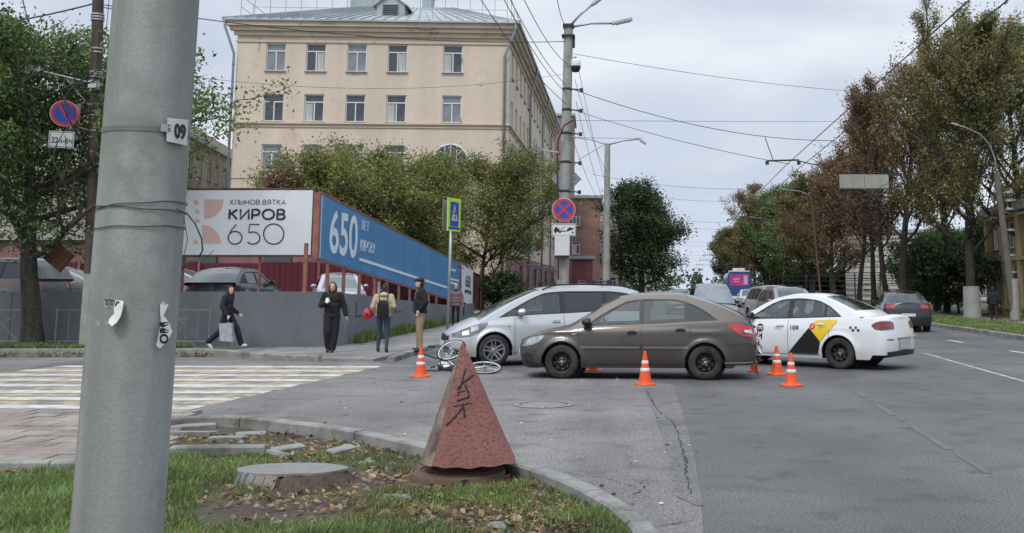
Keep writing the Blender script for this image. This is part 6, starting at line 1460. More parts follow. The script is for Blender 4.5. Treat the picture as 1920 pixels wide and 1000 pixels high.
for sd in (1, -1):
    s.patch([(4.12, .86, .88), (4.2, .8, .93), (4.32, .78, .955), (4.43, .79, .95)], .008, M['lampredd'], 'tail_light', s.root, sd)
    s.patch([(.06, .56, .63), (.3, .57, .7), (.55, .64, .74), (.66, .73, .75)], .007, M['lampclear'], 'headlight', s.root, sd)
    s.patch([(1.2, .252, .262), (3.0, .252, .262)], .002, M['trim'], 'sill_seam', s.root, sd)
    s.endpatch(False, ([(.5, .8, .93), (.9, .79, .95), (.985, .79, .95)] if sd == 1 else [(-.985, .79, .95), (-.9, .79, .95), (-.5, .8, .93)]), .008, M['lampredd'], 'tail_light', s.root)
    s.endpatch(False, ([(.55, .86, .88), (.9, .86, .885)] if sd == 1 else [(-.9, .86, .885), (-.55, .86, .88)]), .012, M['lampred'], 'brake_lamp', s.root)
    s.endpatch(False, ([(.6, .585, .605), (.85, .585, .605)] if sd == 1 else [(-.85, .585, .605), (-.6, .585, .605)]), .006, M['trim'], 'bumper_slot', s.root)
    # livery: yellow wedge pointing down, black triangle rising to it
    s.patch([(2.79, .785, .80), (2.92, .65, .945), (3.03, .52, .955), (3.38, .925, .965)], .012, M['tyellow'], 'yellow_wedge', s.root, sd)
    s.patch([(2.31, .275, .28), (2.79, .275, .80), (2.97, .275, .6), (3.03, .48, .53)], .016, M['tblack'], 'black_triangle', s.root, sd)
    for i in range(4):
        for r_ in range(2):
            if (i + r_) % 2 == 0: s.patch([(3.66 + i * .055, .80 - r_ * .05, .845 - r_ * .05), (3.71 + i * .055, .80 - r_ * .05, .845 - r_ * .05)], .006, M['tblack'], 'checker', s.root, sd, rows=1)
def car_text(car, txt, s0, s1, z0, z1, side, m, off=.008, bold=.02):
    me = fit_text(txt, 1, 1, m, 'lettering', bold)
    for v in me.vertices:
        a, b = v.co.x + .5, v.co.z + .5; st_ = s0 + (s1 - s0) * (a if side == 1 else 1 - a); v.co = car.P(st_, z0 + (z1 - z0) * b, side, off)
    return link('lettering', me, car.root)
def car_disc(car, st_, z, r_, side, m, name, r0=0, off=.008):
    mb = MB(); n = 18; P = [car.P(st_ + r_ * math.cos(a), z + r_ * math.sin(a), side, off) for a in [2 * math.pi * i / n for i in range(n)]]
    if r0: Q = [car.P(st_ + r0 * math.cos(a), z + r0 * math.sin(a), side, off) for a in [2 * math.pi * i / n for i in range(n)]]; mb.grid([P + P[:1], Q + Q[:1]])
    else: mb.add(P, [tuple(range(n))])
    return mb.build(name, m, car.root)
for sd in (1, -1):
    car_text(s, '109', 2.36, 2.55, .745, .84, sd, M['tblack']); car_disc(s, 2.86, .83, .062, sd, M['tred'], 'red_roundel', off=.019); car_text(s, 'Я', 2.835, 2.885, .795, .865, sd, M['swhite'], .021)
    car_disc(s, 1.66, .775, .085, sd, M['tblack'], 'app_emblem'); car_disc(s, 1.63, .775, .035, sd, M['swhite'], 'app_ring', .02, .012); car_disc(s, 1.7, .775, .035, sd, M['swhite'], 'app_ring', .02, .012)
    for z, w in ((.8, .1), (.765, .16)): s.patch([(2.0, z - .01, z), (2.0 + w, z - .01, z)], .004, M['tgrey'], 'small_print', s.root, sd); s.patch([(3.0, z + .05 - .01, z + .05), (3.0 + w * .9, z + .05 - .01, z + .05)], .0145, M['tgrey'], 'small_print', s.root, sd)
x = s.P(s.L, .95, 1).x; mb = MB(); mb.lathe([(0, 0), (.05, 0), (.055, .01), (.045, .012)], 16, (x - .012, 0, .87), axis='x'); mb.build('badge', M['tgrey'], s.root)
s.plate_(False, .5, .52, .19, M['platebl'], .025)
s.endpatch(False, [(-.45, .62, .625), (.45, .62, .625)], .008, M['trim'], 'boot_seam', s.root); s.endpatch(False, [(-.85, .27, .36), (0, .26, .38), (.85, .27, .36)], .008, M['trim'], 'bumper_diffuser', s.root); s.endpatch(False, [(-.42, .59, .61), (.42, .59, .61)], .012, M['trim'], 'boot_handle', s.root)
mb = MB(); mb.tube([Vector((s.L / 2 - 2.9, 0, 1.49)), Vector((s.L / 2 - 3.05, 0, 1.55))], .01, 5); mb.build('antenna', M['trim'], s.root)
# ---- other cars (generic shapes) ----------------------------------------------
def sedan(paint, **k):
    d = dict(name='parked_car', L=4.5, W=.87, wf=.9, wr=3.5, R=.32, Ra=.37, rim=.2, rimstyle='alloy', paint=paint, hero=False, belt=taxi.belt, top=taxi.top, rail=taxi.rail, dlo=taxi.dlo, windows=[(1.3, 2.26, M['privacy']), (2.36, 3.08, M['privacy'])], cab0=1.05, cab1=3.85, r0=2.05, r1=2.98, rearsill=.05, seams=[1.2, 2.3, 3.22], handle_dz=.1, handle_mat=M['trim'], rub=None, mir=1.45, mirmat=paint, seat1=2.2, seat2=3.0, glassf=M['autoglass'], glassr=M['privacy']); d.update(k); return Car(**d)
def wagon(paint, h=1.0, **k):
    sc = lambda P: [(a, b * (1 if b < .8 else h)) for a, b in P]
    d = dict(name='estate_car', L=4.55, W=.89, wf=.92, wr=3.62, R=.33, Ra=.385, rim=.215, rimstyle='alloy', paint=paint, hero=False, af=.5, ar=.35, belt=[(0, .66), (.3, .8), (.9, .95), (1.5, 1.0), (4.55, 1.04)], top=[(0, .7), (.3, .9), (.9, 1.03), (1.3, 1.07), (4.55, 1.06)],
        rail=[(1.0, 1.0), (1.35, 1.2 * h), (1.75, 1.42 * h), (2.05, 1.54 * h), (2.5, 1.59 * h), (3.8, 1.57 * h), (4.15, 1.5 * h), (4.35, 1.25 * h), (4.45, 1.06)], dlo=[(1.3, 1.06), (1.7, 1.3 * h), (2.1, 1.46 * h), (2.6, 1.5 * h), (3.8, 1.48 * h), (4.1, 1.35 * h), (4.2, 1.15)],
        windows=[(1.32, 2.3, M['privacy']), (2.4, 3.3, M['privacy']), (3.38, 4.15, M['privacy'])], cab0=1.0, cab1=4.45, r0=2.1, r1=4.12, rearsill=.06, seams=[1.3, 2.35, 3.34], handle_dz=.1, handle_mat=M['trim'], rub=None, mir=1.5, mirmat=paint, seat1=2.3, seat2=3.2, tumble=.34, glassf=M['autoglass'], glassr=M['privacy']); d.update(k); return Car(**d)
def finish(c, rails=False, red=None, fz=(.62, .76), rz=(.8, .96), platef=True):
    car_lamps_plain(c, fz, rz, red); c.endpatch(True, [(-.5, .5, .64), (.5, .5, .64)], .006, M['trim'], 'grille', c.root); c.endpatch(True, [(-.8, .24, .38), (.8, .24, .38)], .006, M['trim'], 'bumper_grille', c.root); c.plate_(True, .45); c.plate_(False, .62)
    if rails:
        for sd in (1, -1): mb = MB(); mb.tube([Vector((c.L / 2 - x, sd * (c.yr(x, c.frail(x)) - .05), c.frail(x) + .06)) for x in np.linspace(2.2, 4.0, 6)], .018, 5); mb.build('roof_rail', M['trim'], c.root)
AW = math.atan2(SD.y, SD.x)
pblack = paintmat('paint_black', (.018, .018, .022), .2, .25, .25); pgrey = paintmat('paint_grey', (.16, .165, .17), .5, .35, .3); plsil = paintmat('paint_light_silver', (.42, .44, .46), .4, .35, .3); pbeige = paintmat('paint_beige', (.3, .28, .24), .4, .4, .35); pdblue = paintmat('paint_dark_blue', (.03, .07, .14), .3, .3, .3)
c = sedan(pblack, L=4.35, cab1=3.95, rail=[(1.05, .92), (1.35, 1.1), (1.7, 1.3), (2.0, 1.42), (2.3, 1.46), (2.8, 1.45), (3.2, 1.37), (3.6, 1.2), (3.95, 1.03)], belt=[(0, .62), (.3, .75), (.8, .87), (1.3, .93), (3.4, 1.02), (4.35, 1.0)]); p = Vector((at(1717, 560, 37.4).x, 39.5, 0)); c.build(p, AW - R(4), 'black liftback with lit red tail lights driving away beside the right kerb', name='black_car'); finish(c, red=M['lampred'], rz=(.86, .98)); c.endpatch(False, [(-.9, .3, .45), (.9, .3, .45)], .01, M['trim'], 'bumper_skirt', c.root)
c = wagon(pgrey, 1.07, L=4.7, rail=[(1.0, 1.02), (1.3, 1.25), (1.65, 1.5), (1.95, 1.66), (2.5, 1.73), (3.8, 1.72), (4.3, 1.6), (4.6, 1.1)], cab1=4.6, glassf=glassmat('pale_screen', (.3, .36, .34), .22)); p = Vector((at(1343, 560, 37).x, 39, 0)); c.build(p, AW + math.pi + R(3), 'grey minivan facing the camera behind the roof of the brown car', name='grey_minivan'); finish(c)
c = sedan(plsil); p = Vector((at(1409, 560, 84).x, 86, 0)); c.build(p, AW + math.pi, 'small white sedan in the queue below the blue bus', name='white_car'); finish(c)
c = wagon(plsil, 1.05); p = Vector((at(1462, 560, 46).x, 47.5, 0)); c.build(p, AW + math.pi + R(12), 'light silver estate car facing the camera, left of the dark grey one', name='silver_car'); finish(c, True)
c = wagon(paintmat('paint_mid_grey', (.2, .2, .21), .4, .35, .3), 1.0); p = Vector((at(1499, 560, 37.6).x, 40, 0)); c.build(p, AW + math.pi + R(8), 'dark grey estate car with roof rails just behind the taxi', name='grey_car'); finish(c, True)
c = sedan(pgrey); p = Vector((at(1279, 560, 62).x, 64, 0)); c.build(p, AW + math.pi, 'distant dark car whose roof shows between the silver minivan and the grey minivan', name='dark_car'); finish(c)
# cars on the raised car park
def park(c, px, Y, rz, label, name, **k): c.build(Vector(((px - PX0) / FPX * Y, Y, lotz(Y))), rz, label, name=name, group='cars parked above the grey wall'); finish(c, **k)
pbl2 = paintmat('paint_charcoal', (.035, .036, .04), .3, .3, .3)
c = sedan(pbl2, L=4.1, W=.82, rail=[(1.0, .9), (1.35, 1.1), (1.7, 1.28), (2.0, 1.37), (2.6, 1.4), (3.2, 1.36), (3.6, 1.22), (4.02, .98)], cab1=4.02, wr=3.3, belt=[(0, .62), (.5, .78), (1.2, .86), (4.1, .93)], top=[(0, .66), (.5, .86), (1.2, .93), (4.1, .96)], dlo=[(1.2, .9), (1.7, 1.2), (2.2, 1.31), (2.9, 1.3), (3.3, 1.2), (3.7, .98)], r0=2.0, r1=3.15, glassr=glassmat('pale_rear_screen', (.1, .11, .12), .08)); park(c, 452, 31.0, R(88), 'black hatchback seen from its rear under the white billboard', 'black_hatchback', red=M['lampredd'])
c = sedan(plsil, L=4.2, glassf=glassmat('pale_screen2', (.3, .4, .42), .16)); park(c, 640, 36.2, R(-72), 'pale sedan facing the camera behind the first posts of the blue billboard', 'white_car')
c = sedan(pbeige); park(c, 706, 41.5, R(-95), 'small beige brown car behind the posts, right of the pale sedan', 'beige_car')
c = sedan(pdblue); park(c, 776, 50, R(-95), 'dark blue car behind the last posts near the man in the cap', 'blue_car')
c = sedan(plsil); park(c, 95, 31.5, R(180), 'white sedan parked side on behind the big tree trunk', 'white_car')
c = sedan(paintmat('paint_white2', (.62, .64, .66), 0, .35, .25)); park(c, 300, 31.5, R(178), 'white car mostly hidden by the concrete pole, nose showing to its right', 'white_car')
c = wagon(paintmat('paint_bronze', (.12, .1, .09), .4, .35, .3), 1.03); park(c, -10, 30.0, R(168), 'brown grey estate car parked at the far left edge above the wall', 'brown_car')
# ---- blue bus with pink rear advert
p = Vector((at(1386, 520, 105).x, 105, 0)); bus = empty('blue_bus', p, AW, 'blue trolleybus with a pink advert on its rear window, far down the queue', 'bus')
pb = paintmat('paint_bus', (.012, .07, .25), .1, .35, .2); mb = MB(); G = []
for x, sc in ((0, .93), (.06, .98), (.2, 1), (11.7, 1), (11.9, .98)):
    G.append([Vector((x, y * sc, z)) for y, z in ((-1.22, .35), (-1.25, 1.2), (-1.23, 2.3), (-1.15, 3.0), (-.95, 3.2), (0, 3.26), (.95, 3.2), (1.15, 3.0), (1.23, 2.3), (1.25, 1.2), (1.22, .35), (-1.22, .35))])
mb.grid(G); mb.add(G[0][:-1], [tuple(range(11))]); mb.add(G[-1][:-1], [tuple(range(11))[::-1]]); mb.build('body', pb, bus, angle=35)
mb = MB(); mb.box((-.03, 0, 2.4), (.04, 1.9, 1.1)); mb.build('advert', mat('advert_pink', (.5, .05, .22), .5, n1=(3, .5)), bus); mb = MB(); mb.box((-.055, -.65, 2.4), (.02, .4, .9)); mb.box((-.055, .3, 2.5), (.02, .7, .12)); mb.box((-.055, .3, 2.25), (.02, .5, .1)); mb.build('advert_print', mat('advert_pale', (.5, .45, .5), .5), bus)
mb = MB(); mb.box((0, 0, 3.3), (.12, 2.2, .1)); mb.box((1.2, 0, 3.45), (2, 1.2, .35)); mb.build('roof_edge', M['white'], bus)
mb = MB(); mb.box((-.04, 0, .62), (.1, 2.3, .3)); mb.build('bumper', M['white'], bus); 
for sd in (1, -1):
    mb = MB(); mb.box((-.04, sd * 1.0, 1.25), (.05, .16, .4)); mb.build('tail_light', M['lampred'], bus)
    for i in range(6): mb = MB(); mb.box((1.6 + i * 1.8, sd * 1.245, 2.2), (1.5, .03, .95)); mb.build('window', M['pane'], bus)
    for x in (2.2, 8.6): mb = MB(); mb.lathe([(0, -.14), (.46, -.14), (.48, 0), (.46, .14), (0, .14)], 20, (x, sd * 1.08, .48), axis='y'); mb.build('wheel', M['tyre'], bus)
for sd in (-.5, .5): mb = MB(); mb.tube([Vector((2.5, sd, 3.5)), Vector((-2.2, sd * .6, 5.6))], .04, 6); mb.build('trolley_pole', M['blackplastic'], bus)
# ================================================================ cones, hydrant cone, manhole, stump well, bicycle
M['orange'] = mat('cone_orange', (.72, .085, .015), .5, n1=(6, .12), dirt=(5, (.35, .07, .03), .55, .8)); M['reflw'] = mat('reflective_white', (.66, .66, .66), .5, n1=(14, .12))
CONE_H = .53
def cone_prof(z): return .115 - (.115 - .022) * (z - .03) / (CONE_H - .03)
def make_cone():
    e = empty('traffic_cone', (0, 0, 0)); mb = MB(); mb.lathe([(.0, .0), (.175, .0), (.18, .012), (.172, .03), (.125, .04), (.0, .04)], 28); b = mb.build('base', M['orange'], e, angle=35)
    mb = MB(); mb.lathe([(.118, .035)] + [(cone_prof(z), z) for z in np.linspace(.05, CONE_H, 10)] + [(.016, CONE_H + .004), (.014, CONE_H - .02)], 28); mb.build('body', M['orange'], e, angle=40)
    for z0, z1 in ((.215, .27), (.335, .385)):
        mb = MB(); mb.lathe([(cone_prof(z0) + .001, z0), (cone_prof(z0) + .004, z0 + .003), (cone_prof(z1) + .004, z1 - .003), (cone_prof(z1) + .001, z1)], 28); mb.build('reflective_band', M['reflw'], e, smooth=True)
    return e
cones = [(786, 708, 'orange striped cone at the left by the fallen bicycle and the man in the cap'), (1210, 723.5, 'orange cone standing before the rear door of the brown car'), (1459, 704, 'orange striped cone beside the taxi door, farther of the close pair'), (1486.5, 725, 'orange striped cone nearest the camera by the taxi rear wheel'), (1113, 697, 'orange cone behind the brown car, only its foot seen under the sill'), (1409, 690, 'orange cone hidden behind the crushed tail of the brown car')]
proto = make_cone()
for i, (px, py, lb) in enumerate(cones):
    o = proto if i == 0 else copy_tree(proto); p = gp(px, py); o.location = (p.x, p.y + .12, .0); o.rotation_euler.z = i * 1.1
    if i >= 4: o.location = (gp(px, py).x * (1.0 if i == 4 else 1.0), [0, 0, 0, 0, 20.2, 20.0][i], 0); o.location.x = (px - PX0) / FPX * o.location.y; o.scale = (1, 1, .62) if i == 4 else (.8, .8, .7)
    if i == 1: o.scale = (1, 1, 1.04)
    tag(o, lb, 'traffic cone', 'orange traffic cones round the crash')
# torn sticker letters on the second cone are part of its band: leave plain
# ---- hydrant cone over a manhole
M['hyd'] = mat('hydrant_red', (.235, .095, .08), .88, n1=(3, .22), n2=(90, .3, 8), bump=(45, .9, .01), dirt=(40, (.13, .06, .052), .5, .62), coord='Object')
M['hyddull'] = mat('hydrant_dull', (.2, .15, .12), .9, n1=(9, .35), n2=(40, .3), bump=(40, .8, .01), dirt=(6, (.07, .06, .05), .5, .65))
YH = MHY
ax = at(867, 643, YH - .02); bl_, br_ = at(780, 868, YH - .1), at(970, 862, YH - .1)
hz0 = at(870, 877, YH - .38).z; hcx = (bl_.x + br_.x) / 2; hw_ = (br_.x - bl_.x) / 2; Hh = ax.z - hz0
hy = empty('hydrant_marker', (hcx, YH, hz0), label='red weathered metal cone with black graffiti standing on the raised manhole', cat='hydrant marker')
rotH = R(9)
def hyd_pt(a, t):
    """a = angle, t = 0 bottom..1 apex ; rounded-square section"""
    n = 2.9; ca, sa = math.cos(a), math.sin(a); r_ = 1 / ((abs(ca) ** n + abs(sa) ** n) ** (1 / n)); x, y = ca * r_ * hw_ * .93, sa * r_ * hw_ * .93
    xr, yr_ = x * math.cos(rotH) - y * math.sin(rotH), x * math.sin(rotH) + y * math.cos(rotH)
    k = 1 - t * .985; return Vector((xr * k + (ax.x - hcx) * t, yr_ * k, Hh * t))
rd = random.Random(3); n = 72; G = []
for i in range(25):
    t = i / 24; row = []
    for j in range(n):
        a = 2 * math.pi * j / n; p = hyd_pt(a, t)
        if i == 0: p.z += .004 * math.sin(a * 5) + .006 * math.sin(a * 13) + .008 * max(0, -math.cos(a * 1.0 + 1.2))
        w = .004 * noise.noise(Vector((p.x * 6, p.y * 6, p.z * 5))); d = Vector((p.x, p.y, 0)); d = d.normalized() if d.length > .01 else Vector((0, 0, 0)); row.append(p + d * w)
    row.append(row[0]); G.append(row)
mb = MB(); mb.grid(G, mi=0)
def inside(i, j): return False
mb.build('cone_sheet', M['hyd'], hy, angle=40)
# duller grey-brown skin laid over the left face of the cone
for an in (225,):
    mb = MB(); G = []
    for i in range(20):
        t = i / 19 * .97 + .005; G.append([hyd_pt(R(an + d), t) * 1.0 + Vector((math.cos(R(an) + rotH), math.sin(R(an) + rotH), 0)) * .003 for d in (-44, -30, -15, -4, 1.5 + 2 * abs(math.sin(i * 2.3)))])
    mb.grid(G); mb.build('seam', M['hyddull'], hy, smooth=True)
def hyd_hit(px, py, off=.002):
    d = ray(px, py); o0 = Vector((0, 0, CAM_H)); best = None
    lo, hi = (YH - .6) / d.y, (YH + .1) / d.y; prev = None
    for k in range(120):
        t = lo + (hi - lo) * k / 119; p = o0 + d * t - Vector((hcx, YH, hz0)); tt = max(0, min(1, p.z / Hh)); cx = (ax.x - hcx) * tt; q = Vector((p.x - cx, p.y)); a = math.atan2(q.y, q.x) - rotH
        s_ = hyd_pt(a, tt); rs = math.hypot(s_.x - cx, s_.y)
        if q.length <= rs: 
            return Vector((p.x, p.y, p.z)) - d.normalized() * off
    return None
strokes = [[(874, 690), (870, 702), (866, 716), (861, 732), (859, 742)], [(888, 703), (878, 711), (866, 720), (857, 730)], [(872, 722), (877, 733), (880, 745), (870, 748), (857, 752)], [(860, 735), (872, 733)], [(862, 728), (858, 742)], [(850, 762), (866, 759), (884, 756)], [(871, 760), (862, 772), (850, 786), (837, 798)], [(868, 762), (871, 772), (871, 784)]]
for st_ in strokes:
    P = []
    for (a, b), (c, d) in zip(st_[:-1], st_[1:]):
        for k in range(5): q = hyd_hit(a + (c - a) * k / 5, b + (d - b) * k / 5); P += [q] if q else []
    q = hyd_hit(*st_[-1]); P += [q] if q else []
    if len(P) > 1: mb = MB(); mb.tube(P, .0085, 6); o = mb.build('graffiti_stroke', M['sblack'], hy)
    o.scale = (1, 1, 1)
# rough blistered paint scales
mb = MB(); rd = random.Random(12)
for _ in range(500):
    a = rd.uniform(R(180), R(360)); t = rd.uniform(.0, .93) ** 1.3; p = hyd_pt(a, t); s_ = rd.uniform(.002, .006); nrm = Vector((math.cos(a + rotH), math.sin(a + rotH), .3)).normalized(); u = nrm.cross(Vector((0, 0, 1))).normalized(); v = nrm.cross(u)
    c = p + nrm * .002; mb.add([c + u * s_ * rd.uniform(.6, 1.2), c + v * s_ * rd.uniform(.6, 1.2), c - u * s_ * rd.uniform(.6, 1.2), c - v * s_, c + nrm * .0025], [(0, 1, 4), (1, 2, 4), (2, 3, 4), (3, 0, 4)], rd.choice((0, 0, 1)))
o = mb.build('paint_blisters', [M['hyd'], M['hyddull']], hy); o['kind'] = 'stuff'
# manhole frame and lid under it
M['castiron'] = mat('rusty_cast_iron', (.13, .075, .05), .85, n1=(4, .25), n2=(40, .25), bump=(40, .8, .008), dirt=(3, (.09, .08, .06), .5, .7))
mcx, mcy = MHX, YH; mr = 99 / FPX * YH
mh = empty('raised_manhole', (mcx, mcy, 0), label='rusty raised manhole ring and lid under the red cone', cat='manhole')
mb = MB(); mb.lathe([(mr * 1.02, -.08), (mr * 1.02, .025), (mr * .98, .045), (mr * .92, .05), (mr * .88, .06), (mr * .87, .11), (mr * .85, .12), (mr * .8, .12), (mr * .8, .08)], 48); mb.build('ring', M['castiron'], mh, angle=40)
mb = MB(); mb.lathe([(.0, .125), (mr * .76, .125), (mr * .79, .115), (mr * .79, .07)], 48)
for r_ in (.25, .45, .65): mb.lathe([(mr * r_, .125), (mr * r_ + .004, .133), (mr * r_ + .02, .133), (mr * r_ + .024, .125)], 40)
mb.build('lid', M['castiron'], mh, angle=40); mb = MB(); mb.box((mr * .25, -mr * .86, .09), (.05, .04, .035)); mb.build('notch', M['trim'], mh)
# broken brick-lined well with a concrete lid
wc = gp(548, 878, .155); W_r = .48
sw_ = empty('old_well', (wc.x, wc.y, -.015), label='low round well with a cracked grey lid on leaning paving stones in the lawn', cat='well')
M['lid'] = mat('worn_lid', (.2, .2, .19), .9, n1=(3, .15), n2=(50, .15), bump=(50, .6, .006), dirt=(2.5, (.15, .14, .11), .5, .7))
mb = MB(); rd = random.Random(6); P = []
rx = 100 / FPX * wc.y
for i in range(30): a = 2 * math.pi * i / 30; k = 1 + rd.uniform(-.05, .03); P.append((rx * math.cos(a) * k, .27 * math.sin(a) * k))
mb.prism(P, .15, .17); mb.build('lid', M['lid'], sw_)
for i in range(12):
    a = R(188 + i * 14); c = Vector((rx * .92 * math.cos(a), .27 * math.sin(a) * 1.05, .08)); w = rd.uniform(.09, .13); mb = MB(); mb.box((0, 0, 0), (w, .06, .16 + rd.uniform(-.02, .02))); o = mb.build('stone', rd.choice((M['kerb'], M['lid'], M['slab'])) if i < 6 else M['soil'], sw_); o.location = c - Vector((0, 0, .015 if i > 5 else 0)); o.rotation_euler = (R(-18 + rd.uniform(-8, 8)), R(rd.uniform(-9, 9)) + R(9) * (i < 3), a + R(90))
mb = MB(); mb.lathe([(rx * 1.35, .0), (rx * 1.1, .07), (rx * .97, .147), (rx * .5, .148)], 16, a0=R(275), a1=R(400)); o = mb.build('soil_bank', mat('bare_soil', (.07, .052, .04), .97, n1=(9, .4), n2=(40, .3), bump=(30, 1, .03)), sw_, smooth=True); o.scale = (1, .42 / rx, 1)
mb = MB(); mb.lathe([(rx * .85, 0), (rx * .85, .15), (0, .15)], 24); o = mb.build('shaft', M['soil'], sw_); o.scale = (1, .27 / rx, 1)
# loose stones of the lawn one can pick out
for i, (px, py, w, lb) in enumerate(((745, 938, .13, 'pale flat stone in the grass left of the manhole'), (690, 868, .09, 'small light stone above the well'), (930, 985, .12, 'tan stone among leaves near the bottom of the lawn'), (500, 800, .12, 'grey stone leaning on the inside of the near kerb'))):
    c = gp(px, py, .05); mb = MB(); bm = bmesh.new(); bmesh.ops.create_icosphere(bm, subdivisions=2, radius=1)
    for v in bm.verts: v.co *= 1 + .22 * noise.noise(v.co * 1.3 + Vector((i * 3, 0, 0)))
    me = bpy.data.meshes.new('stone'); bm.to_mesh(me); bm.free(); me.materials.append(M['kerb']); o = link('stone', me, None, (c.x, c.y, lawn_z(c.x, c.y) + .01), (0, 0, i), (w, w * .6, w * .28)); tag(o, lb, 'stone')
# ---- fallen bicycle in front of the silver minivan
M['tube_w'] = mat('bike_paint_pale', (.5, .5, .5), .35, coat=.5); M['tube_r'] = mat('bike_paint_red', (.22, .02, .04), .35, coat=.5); M['rimw'] = mat('bike_rim', (.55, .56, .57), .35, .4)
bk = empty('fallen_bicycle', (-3.2, 19.9, 0), label='pale and dark red bicycle lying on its side under the silver minivan bumper', cat='bicycle')
def bwheel(c, nrm, r_=.32, r2=.016):
    w = bpy.data.objects.new('wheel', None); COL.objects.link(w); w.parent = bk; w.location = c; q = Vector(nrm).normalized().to_track_quat('Z', 'Y'); w.rotation_euler = q.to_euler(); w.empty_display_size = .1
    mb = MB(); mb.tube([(r_ * math.cos(a), r_ * math.sin(a), 0) for a in np.linspace(0, 2 * math.pi, 37)[:-1]], r2, 7, closed=True); mb.build('tyre', M['black'], w, smooth=True)
    mb = MB(); mb.tube([((r_ - .024) * math.cos(a), (r_ - .024) * math.sin(a), 0) for a in np.linspace(0, 2 * math.pi, 37)[:-1]], .014, 6, closed=True); mb.build('rim', M['rimw'], w, smooth=True)
    mb = MB()
    for i in range(20): a = 2 * math.pi * i / 20; mb.tube([(.02 * math.cos(a + 1), .02 * math.sin(a + 1), .03 * (-1) ** i), ((r_ - .03) * math.cos(a), (r_ - .03) * math.sin(a), 0)], .0028, 4)
    mb.tube([(0, 0, -.05), (0, 0, .05)], .022, 8); mb.build('spokes', M['steel'], w); return w
def bw(px, py, Y): return at(px, py, Y) - Vector((-3.2, 19.9, 0))
rc = bw(908, 688, 19.6); rc.z = .1
bwheel(rc, (.05, -.28, 1), .32)
fc = bw(846, 657, 19.9); bwheel(fc, (-.25, -.6, .8), .28)
def bt_(pts, r_, m, nm): mb = MB(); mb.tube(pts, r_, 7); return mb.build(nm, m, bk, smooth=True)
bb_ = bw(868, 690, 19.6); bb_.z = .09; head = bw(838, 674, 19.8); head.z = .22; seatp = bw(856, 696, 19.3); seatp.z = .1
bt_([rc, bb_], .013, M['tube_w'], 'chain_stay'); bt_([rc, seatp.lerp(bb_, .2)], .011, M['tube_w'], 'seat_stay'); bt_([bb_, seatp], .016, M['tube_r'], 'seat_tube'); bt_([bb_, head], .018, M['tube_r'], 'down_tube'); bt_([seatp.lerp(bb_, .15), head + Vector((0, -.04, .03))], .016, M['tube_w'], 'top_tube')
bt_([head, fc + Vector((.04, 0, .0))], .013, M['tube_w'], 'fork'); bt_([head, fc + Vector((-.08, -.06, -.05))], .013, M['tube_w'], 'fork')
hb = head + Vector((-.12, -.1, .05)); bt_([head, hb], .014, M['trim'], 'stem'); bt_([hb + Vector((-.34, .1, .08)), hb + Vector((-.1, .02, .0)), hb, hb + Vector((.05, -.18, -.1)), hb + Vector((-.12, -.28, -.16))], .014, M['black'], 'handlebar')
mb = MB(); G = []
for x, w, z in ((-.14, .02, 0), (-.1, .035, .02), (0, .05, .025), (.08, .085, .03), (.13, .075, .02), (.14, .02, 0)): G.append([Vector((x, w * math.cos(a), z * .6 + .025 * math.sin(a))) for a in np.linspace(0, 2 * math.pi, 9)])
mb.grid(G); o = mb.build('saddle', M['black'], bk, smooth=True); o.location = seatp + Vector((-.14, -.08, .0)); o.rotation_euler = (R(60), 0, R(30))
mb = MB(); mb.lathe([(0, .0), (.09, .0), (.09, .008), (0, .008)], 20, bb_ + Vector((0, 0, .02))); mb.tube([bb_, bb_ + Vector((.12, -.1, .04))], .01, 6); mb.box(bb_ + Vector((.15, -.12, .04)), (.09, .05, .02)); mb.tube([bb_, bb_ + Vector((-.12, .1, -.02))], .01, 6); mb.build('crankset', M['steel'], bk)
mb = MB(); mb.tube([bw(803, 650, 20.2), bw(816, 650, 20.2)], .02, 7); mb.build('grip', M['black'], bk)
for i, (px, py, w, m, lb) in enumerate(((832, 684, .12, M['white'], 'white broken plastic shard beside the bicycle'), (840, 690, .16, M['white'], 'larger white broken fairing shard under the bicycle frame'), (826, 696, .07, M['trim'], 'small black plastic box on the asphalt by the shards'), (812, 697, .16, M['trim'], 'black rubber strip lying right of the leftmost cone'), (818, 690, .05, M['lampclear'], 'clear lamp fragment next to the bicycle'))):
    p = gp(px, py); mb = MB(); rd = random.Random(i); mb.add([(p.x - w, p.y, .01), (p.x - w * .2, p.y - .06, .015), (p.x + w, p.y - .02, .01), (p.x + w * .6, p.y + .08, .05), (p.x - w * .5, p.y + .07, .06)] if i != 2 else [(p.x - .04, p.y, .0)], [(0, 1, 2, 3, 4), (4, 3, 2, 1, 0)] if i != 2 else [])
    if i == 2: mb = MB(); mb.box((p.x, p.y, .05), (.1, .07, .09))
    if i == 3: mb = MB(); mb.tube([(p.x - .14, p.y, .02), (p.x, p.y - .02, .03), (p.x + .1, p.y - .03, .015)], .018, 6)
    tag(mb.build('debris', m), lb, 'debris')
# tilted board hanging by the big tree
bd = empty('hanging_board', at(110, 482, 26.6), label='tilted brown wooden board hanging beside the trunk of the leafy tree', cat='board')
mb = MB(); mo = mat('board_brown', (.16, .075, .035), .85, n1=(3, .3), streak=(8, .4))
rot = Matrix.Rotation(R(38), 3, 'Y')
for k in range(4):
    mb = MB(); mb.box((0, 0, 0), (.62, .03, .135)); o = mb.build('plank', mo, bd); o.location = rot @ Vector((0, 0, -.21 + k * .142)); o.rotation_euler = (0, R(38), 0)
mb = MB(); mb.box((0, 0, 0), (.68, .05, .03)); o = mb.build('pale_edge', mat('board_edge', (.33, .25, .17), .8), bd); o.location = rot @ Vector((0, -.01, .3)); o.rotation_euler = (0, R(38), 0)
